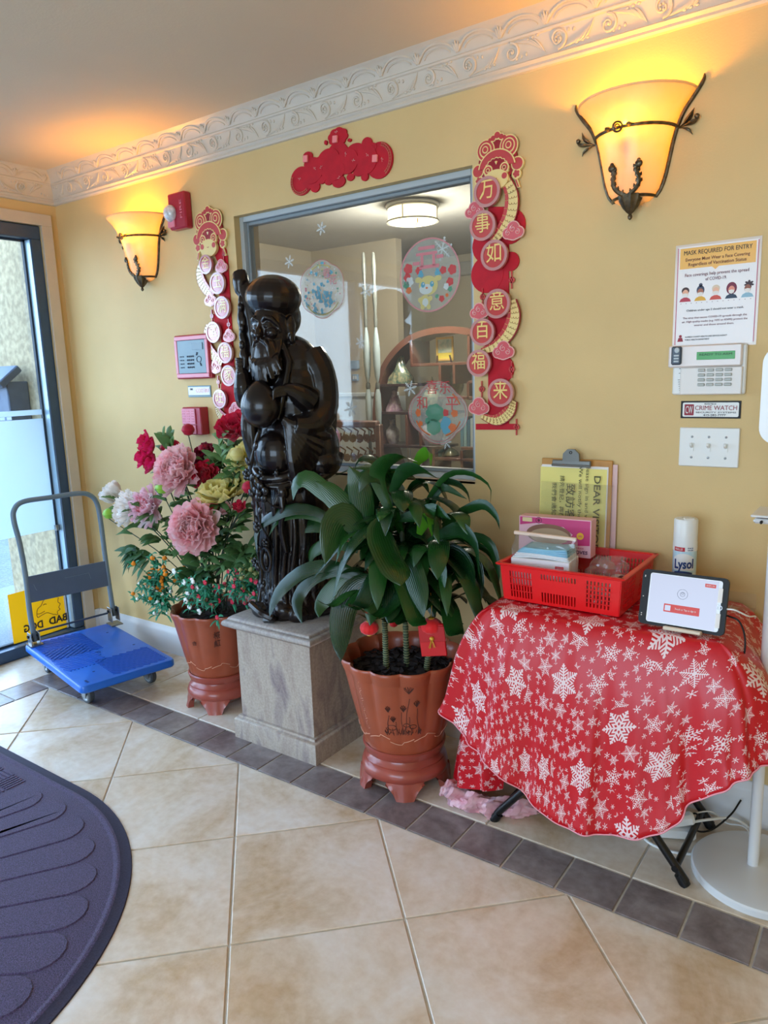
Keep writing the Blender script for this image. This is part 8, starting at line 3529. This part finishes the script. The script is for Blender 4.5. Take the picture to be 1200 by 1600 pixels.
for nm, p, q, vt in (('shelf_board', (592, 602), (652, 602), False), ('shelf_board', (588, 646), (700, 646), False), ('shelf_board', (590, 697), (690, 699), False), ('shelf_board', (641, 569), (742, 569), False), ('shelf_board', (684, 622), (800, 621), False),
                     ('shelf_board', (676, 718), (742, 718), False), ('shelf_board', (720, 702), (800, 702), False), ('upright', (642, 530), (642, 570), True), ('upright', (732, 522), (732, 570), True), ('upright', (687, 570), (687, 602), True), ('upright', (709, 570), (709, 600), True), ('upright', (731, 597), (731, 625), True),
                     ('upright', (635, 648), (635, 698), True), ('upright', (657, 650), (657, 760), True), ('upright', (677, 700), (677, 745), True), ('upright', (721, 704), (721, 745), True), ('upright', (741, 704), (741, 745), True), ('shelf_board', (731, 597), (760, 597), False)):
    sbox(p, q, 0.020, vt).build(nm, RW if not (nm == 'shelf_board' and p[0] < 600) else RWD, t)
b = MB()
b.box((1.02, OY + SD / 2, 0.36), (0.9, SD, 0.04), bev=0.006)
for xx in (0.68, 1.36):
    b.box((xx, OY + SD / 2, 0.17), (0.05, SD - 0.02, 0.34), bev=0.006)
b.build('base_frame', RWD, t)

# curios
CER = mat('celadon_glaze', srgb(90, 150, 146), 0.2, coat=0.7, var=0.4, vscale=28)
CERW = mat('white_porcelain', srgb(214, 212, 216), 0.2, coat=0.6, col2=srgb(170, 160, 176), vscale=36)
CERG = mat('famille_glaze', srgb(200, 190, 150), 0.25, coat=0.6, col2=srgb(80, 130, 120), vscale=40)
CERP = mat('pink_blossom_porcelain', srgb(216, 196, 204), 0.3, coat=0.4, col2=srgb(170, 130, 160), vscale=50)
DKG = mat('dark_green_plate', srgb(74, 84, 72), 0.25, coat=0.5, col2=srgb(130, 124, 90), vscale=22)


def curio(name, lab, cat, u, v, prof, m_, y=OY + 0.10, n=24, fn=None, sc_=1.0):
    c = o2(u, v, y)
    t = MB()
    t.lathe([(r * sc_, z * sc_) for r, z in prof], c, n, fn=fn)
    o = t.build(name, m_, None, org=tuple(c), ang=50)
    tag(o, lab, cat, 'curios on the moon shelf')
    return o


curio('porcelain_vase', 'slim white porcelain vase on the lowest left shelf of the curio shelf', 'vase', 614, 696, [(0, 0), (0.032, 0), (0.030, 0.01), (0.05, 0.05), (0.058, 0.09), (0.055, 0.125), (0.036, 0.15), (0.024, 0.165), (0.023, 0.20), (0.036, 0.215), (0.030, 0.216)], CERW, y=OY + 0.09, sc_=0.92)
curio('figurine', 'pink white blossom figurine on the middle left shelf', 'figurine', 617, 644, [(0, 0), (0.062, 0), (0.060, 0.03), (0.045, 0.07), (0.030, 0.12), (0.018, 0.15), (0.016, 0.165), (0, 0.175)], CERP, fn=lambda a, k: 1 + 0.16 * math.sin(3 * a + 9 * k) + 0.08 * math.sin(7 * a), sc_=0.95)
curio('figurine', 'larger cream figurine on the upper left shelf of the round shelf', 'figurine', 627, 600, [(0, 0), (0.085, 0), (0.085, 0.05), (0.062, 0.09), (0.040, 0.13), (0.026, 0.17), (0.022, 0.20), (0, 0.21)], CERG, fn=lambda a, k: 1 + 0.18 * math.sin(2 * a + 7 * k) + 0.08 * math.sin(9 * a))
curio('lidded_jar', 'tall lidded jar with finial in the middle of the round shelf', 'jar', 676, 644, [(0, 0), (0.05, 0), (0.07, 0.04), (0.078, 0.09), (0.06, 0.14), (0.045, 0.155), (0.05, 0.16), (0.03, 0.19), (0.010, 0.20), (0.012, 0.22), (0.004, 0.25), (0, 0.26)], CERG, fn=lambda a, k: 1 + 0.05 * math.sin(8 * a))
curio('ginger_jar', 'large green and white jar behind the blessing cling', 'jar', 674, 697, [(0, 0), (0.05, 0), (0.085, 0.05), (0.095, 0.10), (0.08, 0.15), (0.045, 0.17), (0.05, 0.18), (0.02, 0.20), (0, 0.205)], CERW)
curio('teapot_jar', 'teal glazed jar on the bottom shelf of the round shelf', 'jar', 686, 717, [(0, 0), (0.045, 0), (0.055, 0.03), (0.05, 0.06), (0.03, 0.075), (0, 0.08)], CER)
curio('censer', 'dark green squat censer beside the teal jar', 'jar', 704, 717, [(0, 0), (0.045, 0), (0.062, 0.03), (0.050, 0.055), (0.02, 0.075), (0, 0.085)], DKG, fn=lambda a, k: 1 + 0.08 * math.sin(5 * a))
# display plate
pc_ = o2(709, 603, OY + 0.13)
b = MB()
b.lathe([(0, 0), (0.045, 0.002), (0.088, 0.012), (0.092, 0.016), (0.088, 0.018), (0.045, 0.008), (0, 0.006)], pc_, 36, axis=rotm('X', 82))
o = b.build('display_plate', DKG, None, org=tuple(pc_))
tag(o, 'round dark green display plate on the right of the round shelf', 'plate', 'curios on the moon shelf')
# yellow framed picture on easel
pf = o2(695, 545, OY + 0.10)
t = thing('framed_picture', 'small gold framed picture on an easel in the top of the round shelf', 'picture', (pf.x, pf.y, pf.z - 0.1))
b = MB()
for (dx, dz, w_, h_) in ((0, 0.075, 0.14, 0.016), (0, -0.075, 0.14, 0.016), (-0.064, 0, 0.014, 0.15), (0.064, 0, 0.014, 0.15)):
    b.box((pf.x + dx, pf.y, pf.z + dz), (w_, 0.012, h_), bev=0.002)
b.build('gold_frame', GOLD, t)
b = MB()
b.cur = 0
b.box((pf.x, pf.y + 0.003, pf.z + 0.022), (0.12, 0.004, 0.10))
b.cur = 1
b.box((pf.x, pf.y + 0.003, pf.z - 0.048), (0.12, 0.004, 0.042))
b.build('painted_picture', [mat('picture_green', srgb(160, 196, 180), 0.6, col2=srgb(220, 226, 200), vscale=30), mat('picture_yellow', srgb(240, 220, 90), 0.6)], t)
b = MB()
for sx in (-1, 1):
    b.tube([(pf.x + sx * 0.05, pf.y - 0.02, pf.z - 0.045), (pf.x + sx * 0.06, pf.y - 0.01, pf.z - 0.10)], 0.006, 6)
b.box((pf.x, pf.y, pf.z - 0.103), (0.22, 0.06, 0.012), bev=0.004)
b.build('easel', RWD, t)
# book row on the right side shelf
bk = None
bcol = [srgb(96, 150, 176), srgb(140, 186, 200), srgb(70, 120, 150), srgb(190, 210, 216), srgb(110, 160, 180)]
p0, p1 = o2(714, 700), o2(746, 700)
nb = 6
BN = ['first', 'second', 'third', 'fourth', 'fifth', 'sixth']
for k in range(nb):
    x_ = p0.x + (p1.x - p0.x) * (k + 0.5) / nb
    wd = (p1.x - p0.x) / nb * 0.86
    hgt = 0.20 + 0.012 * math.sin(k * 2.1)
    b = MB()
    b.box((x_, OY + 0.12, p0.z + 0.004 + hgt / 2), (wd, 0.15, hgt), bev=0.002)
    o = b.build('book', mat('book_spine', bcol[k % 5], 0.4), None, org=(x_, OY + 0.12, p0.z))
    tag(o, BN[k] + ' blue grey book from the left in the row on the round shelf', 'book', 'row of blue grey books')
b = MB()
b.box(((p0.x + p1.x) / 2, OY + 0.06, p0.z - 0.0), (0.01, 0.01, 0.005))

# ceiling light in the office
lc = Vector((0.985, 1.83, 0))
t = thing('office_ceiling_light', 'lit round drum ceiling light in the office behind the glass', 'ceiling light', (lc.x, lc.y, H))
b = MB()
b.lathe([(0.165, H), (0.17, H - 0.012), (0.165, H - 0.030), (0.158, H - 0.034)], lc, 48)
b.lathe([(0.163, H - 0.104), (0.167, H - 0.108), (0.165, H - 0.114), (0.158, H - 0.112)], lc, 48)
for k in range(4):
    a = PI / 2 * k + 0.2
    b.box((lc.x + 0.163 * math.cos(a), lc.y + 0.163 * math.sin(a), H - 0.07), (0.006, 0.006, 0.08), rot=Matrix.Rotation(a, 3, 'Z'))
b.build('nickel_frame', mat('light_nickel', srgb(170, 164, 150), 0.3, metal=0.7), t)
b = MB()
b.lathe([(0.157, H - 0.032), (0.157, H - 0.105), (0.150, H - 0.114), (0.10, H - 0.124), (0, H - 0.128)], lc, 48)
b.build('glass_drum', mat('lit_drum_glass', srgb(250, 240, 206), 0.5, emit=(1.0, 0.84, 0.52), estr=2.2), t)
b = MB()
b.tube([Vector((lc.x + 0.145 * 0.7, lc.y - 0.145 * 0.7, H - 0.115)), Vector((lc.x + 0.145 * 0.7, lc.y - 0.145 * 0.7, H - 0.14))], 0.004, 6)
b.ring((0, 0), 0.010, 0.006, Vector((lc.x + 0.10, lc.y - 0.10, H - 0.15)), UX, UZ, 0.004, 0, n=14)
b.build('pull_ring', GOLDC, t)
l = bpy.data.lights.new('office_lamp', 'POINT')
l.energy = 38.0
l.color = (1.0, 0.92, 0.80)
l.shadow_soft_size = 0.12
lo = bpy.data.objects.new('office_lamp', l)
COL.objects.link(lo)
lo.parent = t
lo.location = (0, 0, -0.30)

# turned posts and carved settee standing in for reflections in the window glass
PW = mat('post_grey_paint', srgb(120, 124, 120), 0.3, coat=0.4)
HILITE = mat('blue_white_highlight', srgb(196, 214, 220), 0.2, coat=0.7)  # blue-white highlight of the posts put into the colour
for k, (u, lab) in enumerate(((575, 'left turned post standing in for a window reflection, with painted white highlight'), (590, 'right turned post standing in for a window reflection, with painted white highlight'))):
    pb = at(u, 600, y=1.95)
    t = thing('reflected_post', lab, 'post', (pb.x, 1.95, 0), 'turned posts standing in for reflections')
    zs = lambda v: at(u, v, y=1.95).z
    b = MB()
    z = [zs(v) for v in (520, 545, 575, 590, 600)]
    b.lathe([(0.006, zs(598)), (0.018, zs(588)), (0.026, zs(570)), (0.026, zs(545)), (0.018, zs(525)), (0.008, zs(510))], (pb.x, 1.95, 0), 20)
    b.lathe([(0.004, zs(690)), (0.018, zs(665)), (0.024, zs(640)), (0.020, zs(615)), (0.010, zs(606))], (pb.x, 1.95, 0), 20)
    b.build('highlight_section', HILITE, t)
    b = MB()
    b.lathe([(0.05, 0), (0.05, 0.02), (0.014, 0.05), (0.012, zs(690)), (0.018, zs(686)), (0.012, zs(682))], (pb.x, 1.95, 0), 18, capb=True)
    b.lathe([(0.013, zs(608)), (0.017, zs(603)), (0.013, zs(598))], (pb.x, 1.95, 0), 18)
    b.lathe([(0.011, zs(511)), (0.014, zs(500)), (0.010, zs(490)), (0.016, zs(470)), (0.017, zs(455)), (0.010, zs(440)), (0.016, zs(415)), (0.010, zs(395)), (0, zs(392))], (pb.x, 1.95, 0), 18)
    b.build('turned_shaft', PW, t)
# wall thermostat-like picture pair on the partition (small blue framed print)
fp = at(551, 580, y=2.70)
t = thing('blue_wall_print', 'small pale blue print pair hanging above the reflection panel in the office', 'picture', (fp.x, 2.74, fp.z))
b = MB()
b.box((fp.x, 2.735, at(551, 570, y=2.7).z), (0.085, 0.02, 0.07), bev=0.003)
b.box((fp.x, 2.735, at(551, 590, y=2.7).z), (0.060, 0.02, 0.055), bev=0.003)
b.build('frame', mat('pale_blue_print', srgb(150, 176, 206), 0.4), t)
b = MB()
for dx in (-0.012, 0.012):
    b.box((fp.x + dx, 2.723, at(551, 590, y=2.7).z), (0.014, 0.004, 0.03))
b.build('printed_motif', mat('print_white', srgb(226, 232, 238), 0.5), t)
CARV = mat('carved_rosewood', srgb(126, 92, 78), 0.4, coat=0.2, var=0.2, vscale=20)
t = thing('reflected_settee', 'carved brown wooden settee back standing in for furniture reflected in the glass', 'settee', (0.05, 1.9, 0))
b = MB()  # added in place of furniture reflected in the window
pl0, pl1 = at(515, 672, y=1.85), at(588, 652, y=1.85)
b.box(((pl0.x + pl1.x) / 2, 1.85, (pl0.z + pl1.z) / 2), ((pl1 - pl0).length * 1.05, 0.05, 0.05), rot=rotm('Y', 0), bev=0.01)
zt = (pl0.z + pl1.z) / 2
for x_ in (pl0.x, pl1.x + 0.02):
    b.box((x_, 1.85, zt / 2), (0.045, 0.045, zt), bev=0.006)
b.box(((pl0.x + pl1.x) / 2, 1.85, zt - 0.34), ((pl1 - pl0).length, 0.04, 0.04), bev=0.008)
b.box(((pl0.x + pl1.x) / 2, 1.62, 0.42), ((pl1 - pl0).length + 0.04, 0.5, 0.04), bev=0.008)
for x_ in (pl0.x, pl1.x + 0.02):
    b.box((x_, 1.40, 0.21), (0.045, 0.045, 0.42), bev=0.006)
b.build('settee_frame', CARV, t)
b = MB()
rs = random.Random(4)
xw = (pl1.x - pl0.x)
for k in range(14):
    c = Vector((pl0.x + xw * (k % 7 + 0.5) / 7, 1.85, zt - 0.10 - 0.14 * (k // 7)))
    r = 0.030
    b.tube([c + Vector((r * (1 - 0.7 * i / 14) * math.cos(0.8 * i + k), 0, r * (1 - 0.7 * i / 14) * math.sin(0.8 * i + k))) for i in range(15)], 0.0075, 6)
    b.ell(c, (0.012, 0.008, 0.012), nu=8, nv=6)
    b.tube([c + Vector((r, 0, 0)), c + Vector((r + 0.02, 0, 0.05)), c + Vector((0.0, 0, 0.075))], 0.006, 6)
b.build('carved_scrollwork', CARV, t)
